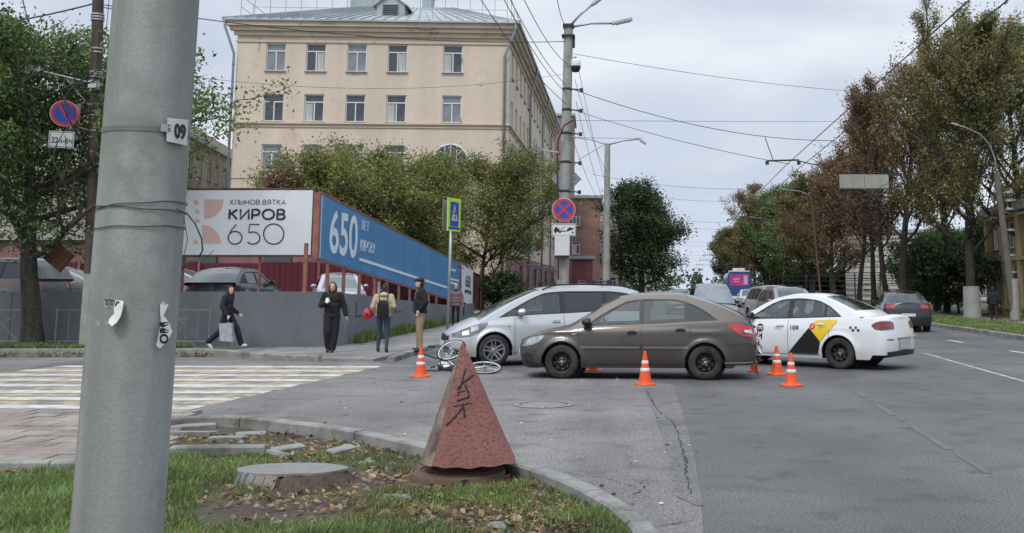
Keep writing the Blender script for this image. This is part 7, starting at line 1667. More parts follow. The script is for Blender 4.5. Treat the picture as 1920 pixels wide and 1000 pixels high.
# ================================================================ trees
def leafset(name, cols): return [leafmat(name + '_' + w, c) for w, c in zip(('mid', 'dark', 'light', 'warm'), cols)]
LF_green = leafset('foliage_green', [(.115, .2, .055), (.055, .1, .03), (.16, .235, .07), (.2, .2, .06)])
LF_yellowgreen = leafset('foliage_yellowgreen', [(.165, .2, .055), (.085, .125, .04), (.25, .25, .07), (.34, .25, .06)])
LF_rust = leafset('foliage_rust', [(.21, .115, .06), (.12, .07, .045), (.26, .165, .08), (.17, .16, .06)])
LF_olive = leafset('foliage_olive', [(.15, .145, .048), (.085, .085, .035), (.23, .2, .06), (.28, .19, .06)])
LF_dark = leafset('foliage_darkgreen', [(0.042, 0.075, 0.027), (0.022, 0.045, 0.018), (0.075, 0.112, 0.038), (0.12, 0.105, 0.038)])
def grow(H, r0, rd, spread=.5, up=.55, nlimb=9, depth=3, crown_r=3.0, zlo=.3, dome=1.6, along=4):
    """branch polylines and the points twigs carry leaves at, fitted to the height H and crown radius"""
    B, tips = [], []
    def branch(p, d, ln, r_, lvl):
        n = 5 if lvl > 1 else 8; pts = [p.copy()]; rr = [r_]; q = p.copy(); dd = d.normalized()
        for i in range(n):
            dd = (dd + Vector((rd.gauss(0, .13), rd.gauss(0, .13), rd.gauss(0, .06) + .05 + .05 * up))).normalized()
            q = q + dd * ln / n; pts.append(q.copy()); rr.append(r_ * (1 - .8 * (i + 1) / n) + .004)
        B.append((pts, rr, lvl))
        if lvl >= depth:
            for i in range(along): f = (i + .5 + rd.uniform(-.4, .5)) / along * n; j = min(n - 1, int(f)); tips.append(pts[j].lerp(pts[j + 1], f - j))
            return
        k = {1: 6, 2: 4}.get(lvl, 4)
        for i in range(k):
            f = .25 + .75 * (i + rd.random()) / k; j = min(n - 1, int(f * n)); o = pts[j].lerp(pts[j + 1], min(1, f * n - j))
            a = rd.uniform(0, 6.28); side = dd.cross(Vector((math.cos(a), math.sin(a), .3))).normalized()
            nd = (dd * (1 - spread * .8) + side * spread * 1.15 + Vector((0, 0, .1 + .22 * up))).normalized(); branch(o, nd, ln * rd.uniform(.38, .6), rr[j] * .6 + .003, lvl + 1)
        tips.append(pts[-1])
    n = 12; pts = [Vector((0, 0, 0))]; rr = [r0 * 1.25]; d = Vector((0, 0, 1)); q = Vector((0, 0, 0))
    for i in range(n): d = (d + Vector((rd.gauss(0, .035), rd.gauss(0, .035), .05))).normalized(); q = q + d * H * .92 / n; pts.append(q.copy()); rr.append(r0 * (1 - .86 * (i + 1) / n))
    B.append((pts, rr, 0))
    for i in range(nlimb):
        f = zlo + (.96 - zlo) * (i + rd.random() * .6) / nlimb; j = min(n - 1, int(f * n)); o = pts[j].lerp(pts[j + 1], f * n - j); a = i * 2.4 + rd.uniform(-.5, .5)
        w = crown_r * (1.0 - .72 * max(0, (f - .4) / .6) ** dome) * (.8 if f < zlo + .1 else 1); branch(o, Vector((math.cos(a), math.sin(a), up * rd.uniform(.6, 1.5))), w * rd.uniform(.7, 1.15), rr[j] * .5, 1)
    tips.append(pts[-1]); zs = sorted(t.z for t in tips); rs = sorted(math.hypot(t.x, t.y) for t in tips); sz = H / zs[-1]; sr = min(1.35, crown_r / rs[int(len(rs) * .94)])
    def S(v): f = min(1, max(0, v.z / (zlo * H + .01))); return Vector((v.x * sr, v.y * sr, v.z * sz))
    return [([S(v) for v in P_], rr_, l) for P_, rr_, l in B], [S(t) for t in tips]
def leaves(tips, rng_, per, size, sig, flat=.8, droop=0.0, weights=(5, 4, 2, 1)):
    P = np.array([tuple(t) for t in tips]); n = len(P) * per
    idx = np.repeat(np.arange(len(P)), per); keep = rng_.random(len(P)); keepn = keep[idx] > .04
    c = P[idx] + rng_.normal(0, sig, (n, 3)) * np.array([1, 1, flat]); c[:, 2] -= np.abs(rng_.normal(0, droop + 1e-6, n)); c = c[keepn]; idx = idx[keepn]; n = len(c)
    a = rng_.normal(0, 1, (n, 3)); a /= np.linalg.norm(a, axis=1)[:, None]; b = np.cross(a, rng_.normal(0, 1, (n, 3))); b /= np.linalg.norm(b, axis=1)[:, None] + 1e-9
    s = (size * rng_.uniform(.6, 1.35, n))[:, None]; V = np.stack([c - a * s * .5, c + b * s * .3, c + a * s * .55, c - b * s * .3], 1).reshape(-1, 3)
    w = np.array(weights, float); base = rng_.choice(4, n, p=w / w.sum()); clump = rng_.choice(4, len(P), p=w / w.sum())[idx]; m = np.where(rng_.random(n) < .62, clump, base); return V, m
def leafmesh(name, V, m, mats, parent):
    me = bpy.data.meshes.new(name); n = len(V) // 4; me.vertices.add(n * 4); me.vertices.foreach_set('co', V.astype(np.float32).ravel()); me.loops.add(n * 4); me.loops.foreach_set('vertex_index', np.arange(n * 4, dtype=np.int32)); me.polygons.add(n); me.polygons.foreach_set('loop_start', np.arange(0, n * 4, 4, dtype=np.int32)); me.polygons.foreach_set('material_index', m.astype(np.int32))
    for q in mats: me.materials.append(q)
    me.update(calc_edges=True); o = link(name, me, parent); return o
def tree(label, base, H, r0, seed, mats, per=26, size=.14, sig=.42, bark=None, group=None, name='tree', weights=(5, 4, 2, 1), thin=0, cull=0, fill=0, zc=.6, zr=.38, **k):
    rd = random.Random(seed); rg = np.random.default_rng(seed); e = empty(name, base, label=label, cat='tree', group=group); B, tips = grow(H, r0, rd, **k)
    while fill > 0:     # foliage hanging inside the crown, gathered in clumps with gaps between
        v = Vector((rd.gauss(0, 1), rd.gauss(0, 1), rd.gauss(0, 1))).normalized() * (rd.random() ** .45); q = Vector((v.x * k['crown_r'] * .97, v.y * k['crown_r'] * .97, (zc + v.z * zr) * H)); fill -= 1
        if noise.noise(q * (1.5 if H < 20 else 1) + Vector((seed, 0, 0))) > -.12: tips.append(q)
    if thin: tips = [t for t in tips if rd.random() > thin]
    mb = MB()
    for pts, rr, lvl in B:
        if rr[0] < .006: continue
        mb.tube(pts, rr, 10 if lvl == 0 else (6 if lvl == 1 else 4), cap=False)
    mb.build('trunk', bark or M['bark'], e, smooth=True); V, m = leaves(tips, rg, per, size, sig, weights=weights)
    if cull:   # the crown is cut back round the street sign and its pole
        Cq = V.reshape(-1, 4, 3).mean(1) + np.array(tuple(base)); sgx = at(125, 230, 25).x; ok = ~((Cq[:, 1] < 25.9) & (np.abs(Cq[:, 0] - sgx - .2) < .95) & (Cq[:, 2] > 3.2)); V = V.reshape(-1, 4, 3)[ok].reshape(-1, 3); m = m[ok]
    leafmesh('crown', V, m, mats, e); return e
# big leafy tree at the left
tb = gp(62, 655, .1); tb.y = 27.5; tb.x = (62 - PX0) / FPX * 26.2
tree('large green leafy tree at the left behind the concrete pole', (tb.x, 26.6, .05), 8.7, .26, 5, LF_green, cull=1, fill=1500, zc=.62, zr=.36, per=32, size=.105, sig=.23, bark=M['barkgrey'], nlimb=16, crown_r=4.0, zlo=.3, up=.5, spread=.55, weights=(5, 4, 3, 1.4))
# autumn trees behind the blue board
for i, (px, Y, top, cr, sd_, ms, lb) in enumerate(((610, 46, 285, 3.4, 11, LF_yellowgreen, 'yellowing green tree behind the white billboard, leftmost of the three'), (735, 50, 268, 4.4, 12, LF_yellowgreen, 'wide yellow green tree behind the blue billboard, middle of the three'), (905, 60, 275, 4.8, 15, LF_yellowgreen, 'olive green tree before the corner of the cream building'))):
    z = at(px, top, Y).z; tree(lb, ((px - PX0) / FPX * Y, Y, .3), z - .2, .17, sd_, ms, fill=700, zc=.58, zr=.38, per=30, size=.125, sig=.27, nlimb=16, crown_r=cr, zlo=.2, up=.45, spread=.55, group=None, weights=(5, 4, 3.5, 2) if i < 2 else (5, 5, 2, 1))
tree('small reddish sapling beside the left yellowing tree', ((518 - PX0) / FPX * 44, 44, .4), 6.6, .08, 31, LF_rust, per=9, size=.13, sig=.16, nlimb=9, crown_r=1.5, zlo=.3, up=.8)
tree('dense dark shrub filling the space under the yellow green trees', (-11.4, 50, .3), 4.4, .12, 32, LF_green, per=14, size=.17, sig=.28, nlimb=12, crown_r=3.0, zlo=.12, up=.3)
tree('dark green bush at the far end of the blue billboard', ((948 - PX0) / FPX * 57, 57, .1), 2.2, .09, 33, LF_dark, per=13, size=.15, sig=.25, nlimb=9, crown_r=1.0, zlo=.15, up=.5)
# round tree in the middle of the left kerb
z = at(1203, 345, 90).z; tree('round dark green tree standing alone beyond the second lamp pole', ((1203 - PX0) / FPX * 90, 90, .1), z, .3, 41, LF_dark, fill=900, zc=.56, zr=.42, per=24, size=.19, sig=.4, nlimb=18, crown_r=3.2, zlo=.14, up=.5, weights=(5, 4, 3, 1.6))
# right side: row of trees along the park
big = [
    (1815, 50, -15, .25, 5.4, 51, LF_olive, 'tallest olive brown tree with a painted trunk by the right pavement', 34, .24, .12),
    (1688, 58, 95, .24, 4.0, 52, LF_rust, 'tall thin trunked tree with sparse rusty leaves, just left of the tallest tree', 15, .22, .3),
    (1658, 63, 150, .2, 3.2, 53, LF_rust, 'rusty leaved tree, second trunk of the dark row behind the taxi', 18, .22, .25),
    (1633, 68, 175, .2, 3.4, 54, LF_rust, 'brown leaved tree, third trunk of the dark row behind the taxi', 20, .24, .2),
    (1605, 73, 190, .2, 3.8, 55, LF_rust, 'brownish tree at the left end of the dark trunk row', 24, .25, .15),
    (1768, 62, -12, .2, 3.6, 66, LF_olive, 'nearly bare grey twigged tree rising behind the tallest one', 8, .2, .45),
    (1905, 56, 60, .3, 5.0, 56, LF_yellowgreen, 'yellow green tree behind the right lamp pole', 34, .25, .05),
    (1750, 70, 60, .25, 4.4, 57, LF_olive, 'olive tree in the second row of the park, between the tallest two', 30, .28, .15),
    (1560, 96, 305, .25, 4.2, 58, LF_rust, 'small rust coloured tree above the grey cars', 30, .32, .1),
    (1520, 104, 322, .3, 4.6, 59, LF_olive, 'dense olive tree above the dark estate car', 44, .34, 0),
    (1478, 116, 345, .3, 5.0, 60, LF_green, 'green rounded tree in the far row above the silver estate car', 48, .36, 0),
    (1438, 132, 360, .3, 4.8, 61, LF_olive, 'dull green tree right of the blue bus', 48, .38, 0),
    (1412, 150, 345, .25, 4.4, 62, LF_rust, 'nearly bare brown tree above the blue bus', 20, .36, .3),
    (1385, 175, 400, .25, 4.6, 63, LF_olive, 'far tree at the end of the right row beside the bus', 44, .42, 0),
    (1368, 215, 440, .25, 5.0, 64, LF_dark, 'last and smallest dark tree of the right row', 40, .5, 0)]
for (px, Y, top, r0, cr, sd_, ms, lb, per, size, thin) in big:
    z = at(px, top, Y).z; far = Y > 90
    tree(lb, ((px - PX0) / FPX * Y, Y, .1), z, r0, sd_, ms, per=max(8, int(per * .62)), size=size * .56, sig=.32 if far else .2, nlimb=17 if far else 24, crown_r=cr * (.85 if far else .8), zlo=.14 if far else (.26 if px != 1815 else .2), up=.8 if far else 1.25, spread=.42, thin=thin, fill=int((1 - thin * 2) * (420 if far else 300)), zc=.62 if not far else .56, zr=.36, bark=M['bark'], weights=(5, 4, 2.4, 1.5))
mbp = MB(); mbp.lathe([(.42, 0), (.4, 1.0), (.38, 1.6)], 20, ((1815 - PX0) / FPX * 50, 50, .08)); o = mbp.build('painted_band', M['concrete']); tr_ = [q for q in COL.objects if q.get('label', '').startswith('tallest olive')][0]; o.parent = tr_; o.location = -tr_.location
for i, (px, Y, h_, cr, ms, lb) in enumerate(((1748, 66, 5.0, 2.0, LF_green, 'bright green bush between the dark trunks and the tallest tree'), (1790, 60, 4.6, 3.0, LF_dark, 'dark bush filling the shade right of the bright green one'), (1850, 68, 6.5, 3.5, LF_dark, 'dark undergrowth tree behind the pedestrian at the right'), (1722, 90, 3.5, 1.6, LF_dark, 'low dark bush behind the black car'), (1555, 120, 4.5, 4.5, LF_dark, 'low dark bush below the far rusty tree'), (1500, 135, 4.8, 5, LF_dark, 'low dark bush behind the roof rails of the grey car'))):
    tree(lb, ((px - PX0) / FPX * Y, Y, .1), h_, .08, 80 + i, ms, per=14, size=.19 if Y < 90 else .3, sig=.3, nlimb=14, crown_r=cr, zlo=.1, up=.5, name='bush')
# far tree line closing the street
rd = random.Random(99); rg = np.random.default_rng(5); C = []
for _ in range(900): x = rd.uniform(-260, 330); C.append(Vector((x, 430 + rd.uniform(0, 30), rd.uniform(0, 7) * (.6 + .4 * math.sin(x * .05)))))
V, m = leaves(C, rg, 26, 1.7, 1.6); tag(leafmesh('far_woods', V, m, LF_dark, None), 'distant dark band of trees closing the end of the street', 'woods', kind='stuff')
# ================================================================ people
def blob(name, prims, voxel, mats, parent=None, smooth=4):
    """one continuous skin grown from tapered capsules / ellipsoids"""
    bm = bmesh.new()
    for p in prims:
        if p[0] == 'c':
            _, a, ra, b, rb = p[:5]; a, b = Vector(a), Vector(b); d = b - a; n = 10; fl = p[5] if len(p) > 5 else 1.0
            z = d.normalized() if d.length > 1e-5 else Vector((0, 0, 1)); ref = Vector((1, 0, 0)) if abs(z.x) < .8 else Vector((0, 1, 0)); y = z.cross(ref).normalized(); x = y.cross(z)
            rings = [(-.95, .3), (-.6, .8), (0, 1)]; L_ = []
            for h, s in rings: L_.append((a + z * ra * h, ra * s))
            for h, s in rings[::-1]: L_.append((b - z * rb * h, rb * s))
            vs_ = [[bm.verts.new(c + (x * math.cos(t) + y * math.sin(t) * fl) * r_) for t in [2 * math.pi * i / n for i in range(n)]] for c, r_ in L_]
            for u, v in zip(vs_[:-1], vs_[1:]):
                for i in range(n): bm.faces.new((u[i], u[(i + 1) % n], v[(i + 1) % n], v[i]))
            bm.faces.new(vs_[0][::-1]); bm.faces.new(vs_[-1])
        else:
            _, c, rad = p[:3]; rot = p[3] if len(p) > 3 else None; r_ = bmesh.ops.create_icosphere(bm, subdivisions=2, radius=1)
            for v in r_['verts']:
                q = Vector((v.co.x * rad[0], v.co.y * rad[1], v.co.z * rad[2])); 
                if rot is not None: q = rot @ q
                v.co = q + Vector(c)
    bmesh.ops.recalc_face_normals(bm, faces=bm.faces)
    me = bpy.data.meshes.new(name); bm.to_mesh(me); bm.free(); o = bpy.data.objects.new(name, me); COL.objects.link(o)
    r = o.modifiers.new('r', 'REMESH'); r.mode = 'VOXEL'; r.voxel_size = voxel; sm = o.modifiers.new('s', 'SMOOTH'); sm.factor = .5; sm.iterations = smooth
    me2 = bpy.data.meshes.new_from_object(o.evaluated_get(bpy.context.evaluated_depsgraph_get())); COL.objects.unlink(o); bpy.data.objects.remove(o)
    me2.name = name; me2.materials.clear(); me2.materials.append(mats); me2.polygons.foreach_set('use_smooth', [True] * len(me2.polygons)); return link(name, me2, parent)
M['skin'] = mat('skin', (.56, .36, .28), .6); M['hairdark'] = mat('hair_dark', (.025, .018, .014), .6, streak=(40, .4)); M['hairred'] = mat('hair_reddish_brown', (.07, .028, .02), .55, streak=(40, .4)); M['blackcloth'] = mat('cloth_black', (.011, .011, .013), .9, n1=(7, .3), bump=(14, .5, .02)); M['navycloth'] = mat('cloth_navy', (.014, .016, .024), .9, n1=(7, .3), bump=(14, .5, .02)); M['jeans'] = mat('jeans_blue', (.035, .055, .085), .9, n1=(6, .35), bump=(16, .5, .015)); M['khaki'] = mat('cloth_khaki', (.3, .23, .15), .9, n1=(5, .2), bump=(14, .6, .02)); M['tan'] = mat('cloth_tan', (.42, .34, .24), .9, n1=(5, .15), bump=(14, .6, .02)); M['mauve'] = mat('cloth_mauve', (.17, .12, .13), .9, n1=(5, .2), bump=(10, .7, .02)); M['shoeb'] = mat('shoe_black', (.015, .015, .016), .6); M['shoew'] = mat('shoe_white', (.6, .6, .6), .6); M['redbag'] = mat('bag_red', (.45, .015, .03), .5, bump=(12, .4, .02)); M['bagpale'] = mat('bag_pale', (.34, .36, .4), .5, n1=(9, .25), bump=(20, .6, .01)); M['greycap'] = mat('cloth_grey', (.3, .29, .29), .9); M['eye'] = mat('eye', (.02, .015, .015), .3); M['lip'] = mat('lips', (.35, .12, .1), .5)
class Person:
    def __init__(s, loc, rz, H, label, **k):
        s.k = H / 1.7; s.e = empty('person', loc, rz, label, 'person'); s.e.scale = (s.k,) * 3
        J = dict(pelvis=(0, 0, .93), chest=(0, 0, 1.25), neck=(0, 0, 1.43), head=(.02, 0, 1.57), shL=(0, .18, 1.38), shR=(0, -.18, 1.38), elL=(-.02, .25, 1.11), elR=(-.02, -.25, 1.11), haL=(.04, .27, .86), haR=(.04, -.27, .86), hiL=(0, .09, .9), hiR=(0, -.09, .9), knL=(.02, .1, .49), knR=(.02, -.1, .49), anL=(0, .1, .08), anR=(0, -.1, .08)); J.update(k.get('J', {}))
        s.J = {a: Vector(b) for a, b in J.items()}; s.head_yaw = k.get('head_yaw', 0); s.female = k.get('female', True)
    def body(s, grip=()):
        J = s.J; sk = M['skin']; w = .93 if s.female else 1.05; P = []
        P += [('e', J['pelvis'] + Vector((0, 0, .02)), (.1 * w, .155, .11)), ('e', J['pelvis'].lerp(J['chest'], .5), (.09 * w, .125, .16)), ('e', J['chest'], (.11 * w, .155 * w, .15)), ('c', J['chest'] + Vector((0, 0, .1)), .07, J['neck'], .052), ('c', J['neck'] - Vector((0, 0, .04)), .05, J['head'] - Vector((.01, 0, .06)), .045)]
        hc = J['head']; Rz = Matrix.Rotation(s.head_yaw, 3, 'Z'); s.Rz = Rz
        P += [('e', hc + Vector((-.008, 0, .03)), (.092, .074, .09)), ('e', hc + Rz @ Vector((.02, 0, -.03)), (.07, .058, .085)), ('e', hc + Rz @ Vector((.035, 0, -.082)), (.038, .036, .03)), ('c', hc + Rz @ Vector((.083, 0, .012)), .009, hc + Rz @ Vector((.1, 0, -.022)), .013)]
        for sd in (1, -1): P += [('e', hc + Rz @ Vector((-.005, sd * .076, -.005)), (.018, .01, .03)), ('e', hc + Rz @ Vector((.07, sd * .026, .022)), (.014, .016, .01))]
        for L_, sd in (('L', 1), ('R', -1)):
            sh, el, ha = J['sh' + L_], J['el' + L_], J['ha' + L_]; P += [('c', sh.lerp(J['chest'], .25), .055, sh, .052), ('c', sh, .05, el, .038), ('c', el, .038, ha, .026)]
            d = (ha - el).normalized(); curl = .9 if L_ in grip else .35; fw = Vector((1, 0, 0)); 
            if abs(d.x) > .8: fw = Vector((0, 0, -1))
            side = d.cross(fw).normalized() ; front = (fw - d * fw.dot(d)).normalized(); palm = ha + d * .045
            P.append(('e', palm, (.02, .038, .045), Matrix((side.cross(d), front * 1.0, d)).transposed() if False else None) if False else ('c', ha + d * .01, .024, ha + d * .075, .028, .75))
            for q, (off, ln) in enumerate(((-.028, .07), (-.01, .08), (.009, .075), (.027, .06))):
                b0 = ha + d * .08 + front * off; k1 = b0 + (d * math.cos(curl * .5) - side * sd * math.sin(curl * .5)) * ln * .5; k2 = k1 + (d * math.cos(curl * 1.4) - side * sd * math.sin(curl * 1.4)) * ln * .5; P += [('c', b0 - d * .02, .0095, k1, .009), ('c', k1, .009, k2, .0075)]
            t0 = ha + d * .03 + front * .025; t1 = t0 + (d * .7 + front * .7).normalized() * .035; P += [('c', t0, .012, t1, .0105), ('c', t1, .0105, t1 + d * .028, .008)]
            hi, kn, an = J['hi' + L_], J['kn' + L_], J['an' + L_]; P += [('c', hi, .085, kn, .055), ('c', kn, .052, kn.lerp(an, .35), .054), ('c', kn.lerp(an, .35), .052, an, .034), ('c', an, .036, an + s.toe(L_) * .08 - Vector((0, 0, .03)), .022)]
        o = blob('body', P, .0085, sk, s.e, 3)
        mb = MB()
        for sd in (1, -1): c = hc + Rz @ Vector((.084, sd * .027, .014)); mb.bar(c + Rz @ Vector((0, -.013, 0)), c + Rz @ Vector((0, .013, 0)), .006, .009)
        mb.build('eyes', M['eye'], s.e); mb = MB(); c = hc + Rz @ Vector((.089, 0, -.055)); mb.bar(c + Rz @ Vector((0, -.018, 0)), c + Rz @ Vector((0, .018, 0)), .008, .008); mb.build('mouth', M['lip'], s.e)
    def toe(s, L_):
        kn, an = s.J['kn' + L_], s.J['an' + L_]; d = (an - kn).normalized(); t = Vector((1, 0, 0)) - d * d.x * .9; t.y = 0; return t.normalized()
    def shoes(s, m, sole=None):
        for L_ in 'LR':
            an = s.J['an' + L_]; t = s.toe(L_); P = [('c', an + Vector((0, 0, -.02)) - t * .02, .045, an + Vector((0, 0, -.045)) + t * .12, .043), ('c', an - t * .03 + Vector((0, 0, -.035)), .04, an + t * .15 + Vector((0, 0, -.052)), .03), ('c', an + Vector((0, 0, .03)), .042, an - Vector((0, 0, .02)), .045)]
            blob('shoe', P, .011, m, s.e, 3)
    def trousers(s, m, flare=1.0, thick=1.0, shin=None):
        J = s.J; P = [('e', J['pelvis'] + Vector((0, 0, .03)), (.115, .165, .12))]; Q = []
        for L_ in 'LR':
            hi, kn, an = J['hi' + L_], J['kn' + L_], J['an' + L_] + Vector((0, 0, .02)); Q += [('c', hi, .1 * thick, kn, .07 * thick * (flare * .5 + .5)), ('c', kn, .07 * thick * (flare * .5 + .5), an, .055 * thick * flare)]
        return blob('trousers', P + Q, .013, m, s.e, 4)
    def jacket(s, m, loose=1.0, hem=.82, sleeve=1.0, name='jacket', hood=False, collar=True):
        J = s.J; p = J['pelvis'].copy(); p.z = hem + .08; P = [('e', J['chest'] + Vector((0, 0, .02)), (.13 * loose, .178 * loose, .18)), ('e', J['pelvis'].lerp(J['chest'], .5), (.135 * loose, .18 * loose, .2)), ('e', p, (.14 * loose, .185 * loose, .11)), ('e', p.lerp(J['chest'], .33), (.137 * loose, .18 * loose, .12)), ('e', p.lerp(J['chest'], .66), (.135 * loose, .18 * loose, .13))]
        if collar: P += [('c', J['neck'] - Vector((0, 0, .03)), .085, J['neck'] + Vector((0, 0, .02)), .075)]
        for L_ in 'LR': sh, el, ha = J['sh' + L_], J['el' + L_], J['ha' + L_]; P += [('c', sh.lerp(J['neck'], .45) - Vector((0, 0, .015)), .066, sh, .066 * sleeve), ('c', sh, .068 * sleeve, el, .058 * sleeve), ('c', el, .064 * sleeve, el.lerp(ha, .93), .048 * sleeve)]
        if hood: P += [('e', J['neck'] + Vector((-.09, 0, .0)), (.08, .12, .06))]
        return blob(name, P, .013, m, s.e, 4)
    def hair(s, m, length=0, bun=False, vol=1.0):
        hc, Rz = s.J['head'], s.Rz; P = [('e', hc + Rz @ Vector((-.022, 0, .045)), (.097 * vol, .085 * vol, .088)), ('e', hc + Rz @ Vector((-.05, 0, -.005)), (.065, .078 * vol, .085))]
        if length: 
            for sd in (1, -1): P += [('c', hc + Rz @ Vector((-.01, sd * .075, .02)), .03, hc + Rz @ Vector((.01, sd * .1, -length)), .028)]
            P += [('c', hc + Rz @ Vector((-.06, 0, 0)), .065, hc + Rz @ Vector((-.09, 0, -length)), .06)]
        if bun: P += [('e', hc + Rz @ Vector((-.05, 0, .13)), (.045, .045, .042))]
        blob('hair', P, .01, m, s.e, 2)
def walkp(px, py, z=.07): return gp(px, py, z)
# 1 woman walking right with a pale bag
p = walkp(424, 655); A = Person((p.x - .1, 26.2, .07), R(-8), 1.6, 'woman in black jacket walking right along the grey wall with a pale carrier bag', J=dict(head=(.05, 0, 1.56), hiL=(0, .09, .9), knL=(.24, .1, .52), anL=(.38, .1, .1), knR=(-.12, -.09, .48), anR=(-.46, -.1, .16), elR=(-.02, -.26, 1.12), haR=(.13, -.27, .9), elL=(-.1, .24, 1.12), haL=(.17, .26, .93)), head_yaw=R(-25))
A.body('R'); A.trousers(M['navycloth'], 1.25, 1.05); A.jacket(M['navycloth'], 1.08, .78, 1.15); A.shoes(M['shoew']); A.hair(M['hairdark'], .1)
mb = MB(); mb.tube([(.15, -.27, .84), (.13, -.28, .7), (.22, -.3, .7), (.15, -.27, .84)], .006, 5); P_ = [(-.05, .68), (.3, .7), (.36, .2), (.0, .22)]; mb2 = MB(); mb2.add([(x, -.34, z) for x, z in P_] + [(x, -.22, z) for x, z in P_], [(0, 1, 2, 3), (7, 6, 5, 4), (0, 4, 5, 1), (1, 5, 6, 2), (2, 6, 7, 3), (3, 7, 4, 0)])
def held(label, cat, person, mb, m, name, extra=None):
    e = empty(name, person.e.location, person.e.rotation_euler.z, label, cat); e.scale = person.e.scale; mb.build('bag_body', m, e, smooth=False); 
    if extra: extra.build('handle', M['blackplastic'], e, smooth=True)
    return e
held('pale grey carrier bag with printed pattern held by the walking woman', 'bag', A, mb2, M['bagpale'], 'carrier_bag', mb)
# 2 woman in black walking to the camera, phone in hand
p = walkp(620, 661); A = Person((p.x, p.y, .07), R(-84), 1.68, 'long haired woman all in black walking toward the camera holding a phone', J=dict(knR=(.12, -.08, .5), anR=(.0, -.06, .12), knL=(.02, .09, .49), anL=(.03, .04, .08), elL=(-.05, .27, 1.12), haL=(.02, .34, .88), elR=(-.02, -.27, 1.13), haR=(.22, -.12, 1.2), head=(.03, 0, 1.57)), head_yaw=0)
A.body('R'); A.trousers(M['blackcloth'], 1.35, 1.15); A.jacket(M['blackcloth'], 1.12, .8, 1.2); A.shoes(M['shoeb']); A.hair(M['hairred'], .26)
e = empty('phone', A.e.location, A.e.rotation_euler.z, 'small phone in the raised hand of the woman in black', 'phone'); e.scale = A.e.scale; mb = MB(); mb.box((.3, -.08, 1.25), (.012, .07, .14), Matrix.Rotation(R(-40), 3, 'Y')); mb.build('phone_body', M['offwhite'], e)
# 3 woman seen from behind with backpack and red bag
p = walkp(717, 661); A = Person((p.x, p.y, .07), R(97), 1.62, 'woman in tan jacket and jeans seen from behind, walking away', J=dict(knL=(.1, .1, .5), anL=(.06, .12, .1), knR=(.0, -.1, .48), anR=(-.08, -.1, .1), elL=(-.06, .27, 1.13), haL=(.08, .24, .98), elR=(-.04, -.25, 1.14), haR=(.17, -.15, 1.15), head=(.05, 0, 1.56)), head_yaw=R(15))
A.body(); A.trousers(M['jeans'], .85, .95); A.jacket(M['tan'], 1.18, .86, 1.2, hood=True); A.shoes(M['shoeb']); A.hair(M['hairdark'], 0, True)
mb = MB(); G = []
for z, w, d in ((.86, .08, .03), (.88, .14, .07), (1.0, .155, .09), (1.2, .14, .08), (1.27, .11, .05), (1.3, .05, .02)): G.append([Vector((-.17 - d * (1 + math.cos(a)) * .5, w * math.sin(a), z)) for a in np.linspace(0, 2 * math.pi, 13)])
mb.grid(G); st_ = MB()
for sd in (1, -1): st_.tube([(-.17, sd * .09, 1.27), (-.02, sd * .12, 1.46), (.12, sd * .12, 1.35), (.12, sd * .14, 1.1), (-.14, sd * .13, .95)], .016, 6)
held('small black backpack on the back of the woman in tan', 'backpack', A, mb, M['blackcloth'], 'backpack', st_)
mb = MB(); G = []
for x, w, h in ((-.18, .02, .03), (-.14, .1, .12), (0, .13, .15), (.14, .1, .12), (.18, .02, .03)): G.append([Vector((x * 1.0 + .04, .4 + w * math.cos(a), .95 + h * math.sin(a))) for a in np.linspace(0, 2 * math.pi, 13)])
mb.grid(G); st_ = MB(); st_.tube([(-.06, .36, 1.05), (0, .3, 1.2), (.0, .22, 1.38), (.1, .34, 1.2), (.12, .38, 1.05)], .012, 6); held('bright red handbag on the left arm of the woman in tan', 'bag', A, mb, M['redbag'], 'handbag', st_)
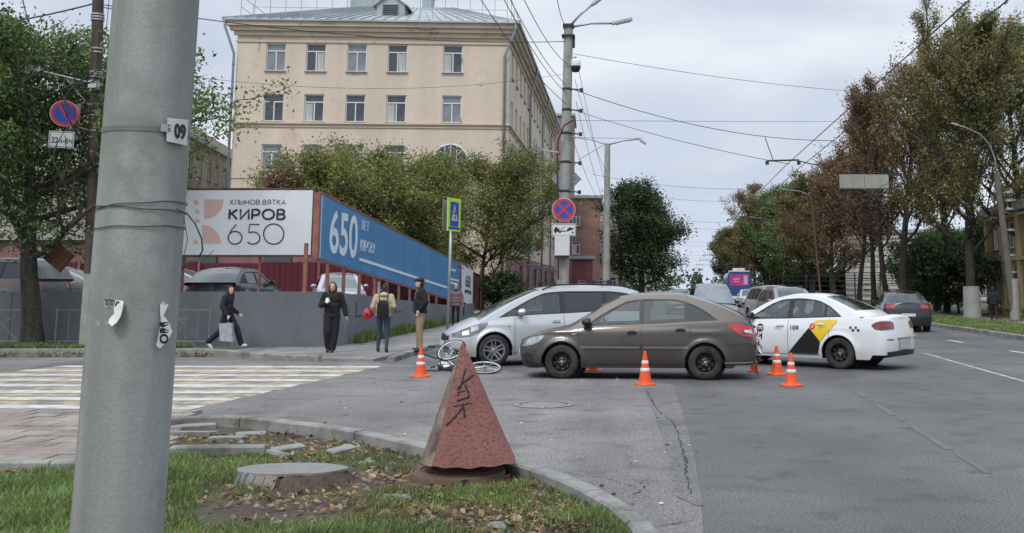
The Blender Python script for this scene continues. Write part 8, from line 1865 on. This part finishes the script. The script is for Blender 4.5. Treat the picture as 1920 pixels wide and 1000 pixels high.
# 4 man in flat cap, looking left
p = walkp(785, 660); A = Person((p.x, p.y + .1, .0), R(203), 1.78, 'man in black jacket, khaki trousers and dark cap standing by the leftmost cone', female=False, J=dict(knL=(.03, .1, .49), knR=(.0, -.1, .49), elL=(-.06, .26, 1.14), haL=(.06, .22, .95), elR=(-.1, -.26, 1.14), haR=(.0, -.2, .96), head=(.04, 0, 1.57)), head_yaw=R(-12))
A.e.location.z = .07; A.body(); A.trousers(M['khaki'], 1.05, 1.0); A.jacket(M['blackcloth'], 1.12, .84, 1.15); A.shoes(M['shoeb']); A.hair(M['hairdark'], 0, vol=.97)
hc, Rz = A.J['head'], A.Rz; blob('cap', [('e', hc + Rz @ Vector((-.01, 0, .075)), (.115, .098, .058)), ('e', hc + Rz @ Vector((.09, 0, .06)), (.06, .07, .016))], .009, M['navycloth'], A.e, 2)
blob('shirt', [('e', A.J['chest'] + Vector((.045, 0, .0)), (.11, .1, .2)), ('c', A.J['chest'] + Vector((.05, 0, -.1)), .09, A.J['pelvis'] + Vector((.04, 0, .02)), .09)], .014, mat('shirt_grey', (.09, .085, .1), .9), A.e)
# 5 hooded woman far behind the crosswalk sign
p = Vector(((858 - PX0) / FPX * 41.5, 41.5, .07)); A = Person(p, R(-85), 1.68, 'woman in mauve quilted jacket with pale hat near the crossing sign post', J=dict(elL=(-.02, .26, 1.12), haL=(.04, .28, .88)))
A.body(); A.trousers(M['blackcloth'], .9, .95); A.jacket(M['mauve'], 1.15, .78, 1.15); A.shoes(M['shoeb']); hc = A.J['head']; blob('hat', [('e', hc + Vector((-.02, 0, .06)), (.11, .1, .085))], .012, M['greycap'], A.e); blob('scarf', [('e', A.J['neck'] + Vector((.03, 0, .02)), (.09, .1, .06))], .012, M['hairdark'], A.e)
mb = MB(); mb.box((.02, .33, .62), (.14, .06, .4)); held('dark bag hanging from the hand of the woman in mauve', 'bag', A, mb, M['blackcloth'], 'shopping_bag')
# 6 pedestrian at the far right
p = Vector(((1855 - PX0) / FPX * 48.0, 48.0, .06)); A = Person(p, R(80), 1.6, 'dark clothed pedestrian on the park pavement between the painted trunk and the lamp pole', female=False, J=dict(knL=(.14, .1, .5), anL=(.12, .1, .1), knR=(-.04, -.1, .48), anR=(-.24, -.1, .14)))
A.body(); A.trousers(M['blackcloth'], 1, 1); A.jacket(M['navycloth'], 1.1, .8, 1.1); A.shoes(M['shoeb']); A.hair(M['hairdark'], 0)
for i, (px, Y, m, lb) in enumerate(((1643, 74, M['tan'], 'distant pedestrian in a pale jacket behind the taxi roof, left one'), (1659, 70, M['mauve'], 'distant pedestrian in a dull mauve jacket behind the taxi roof, right one'))):
    A = Person(Vector(((px - PX0) / FPX * Y, Y, .1)), R(-90), 1.66, lb); A.body(); A.trousers(M['blackcloth']); A.jacket(m, 1.1); A.shoes(M['shoeb']); A.hair(M['hairdark'], .05)
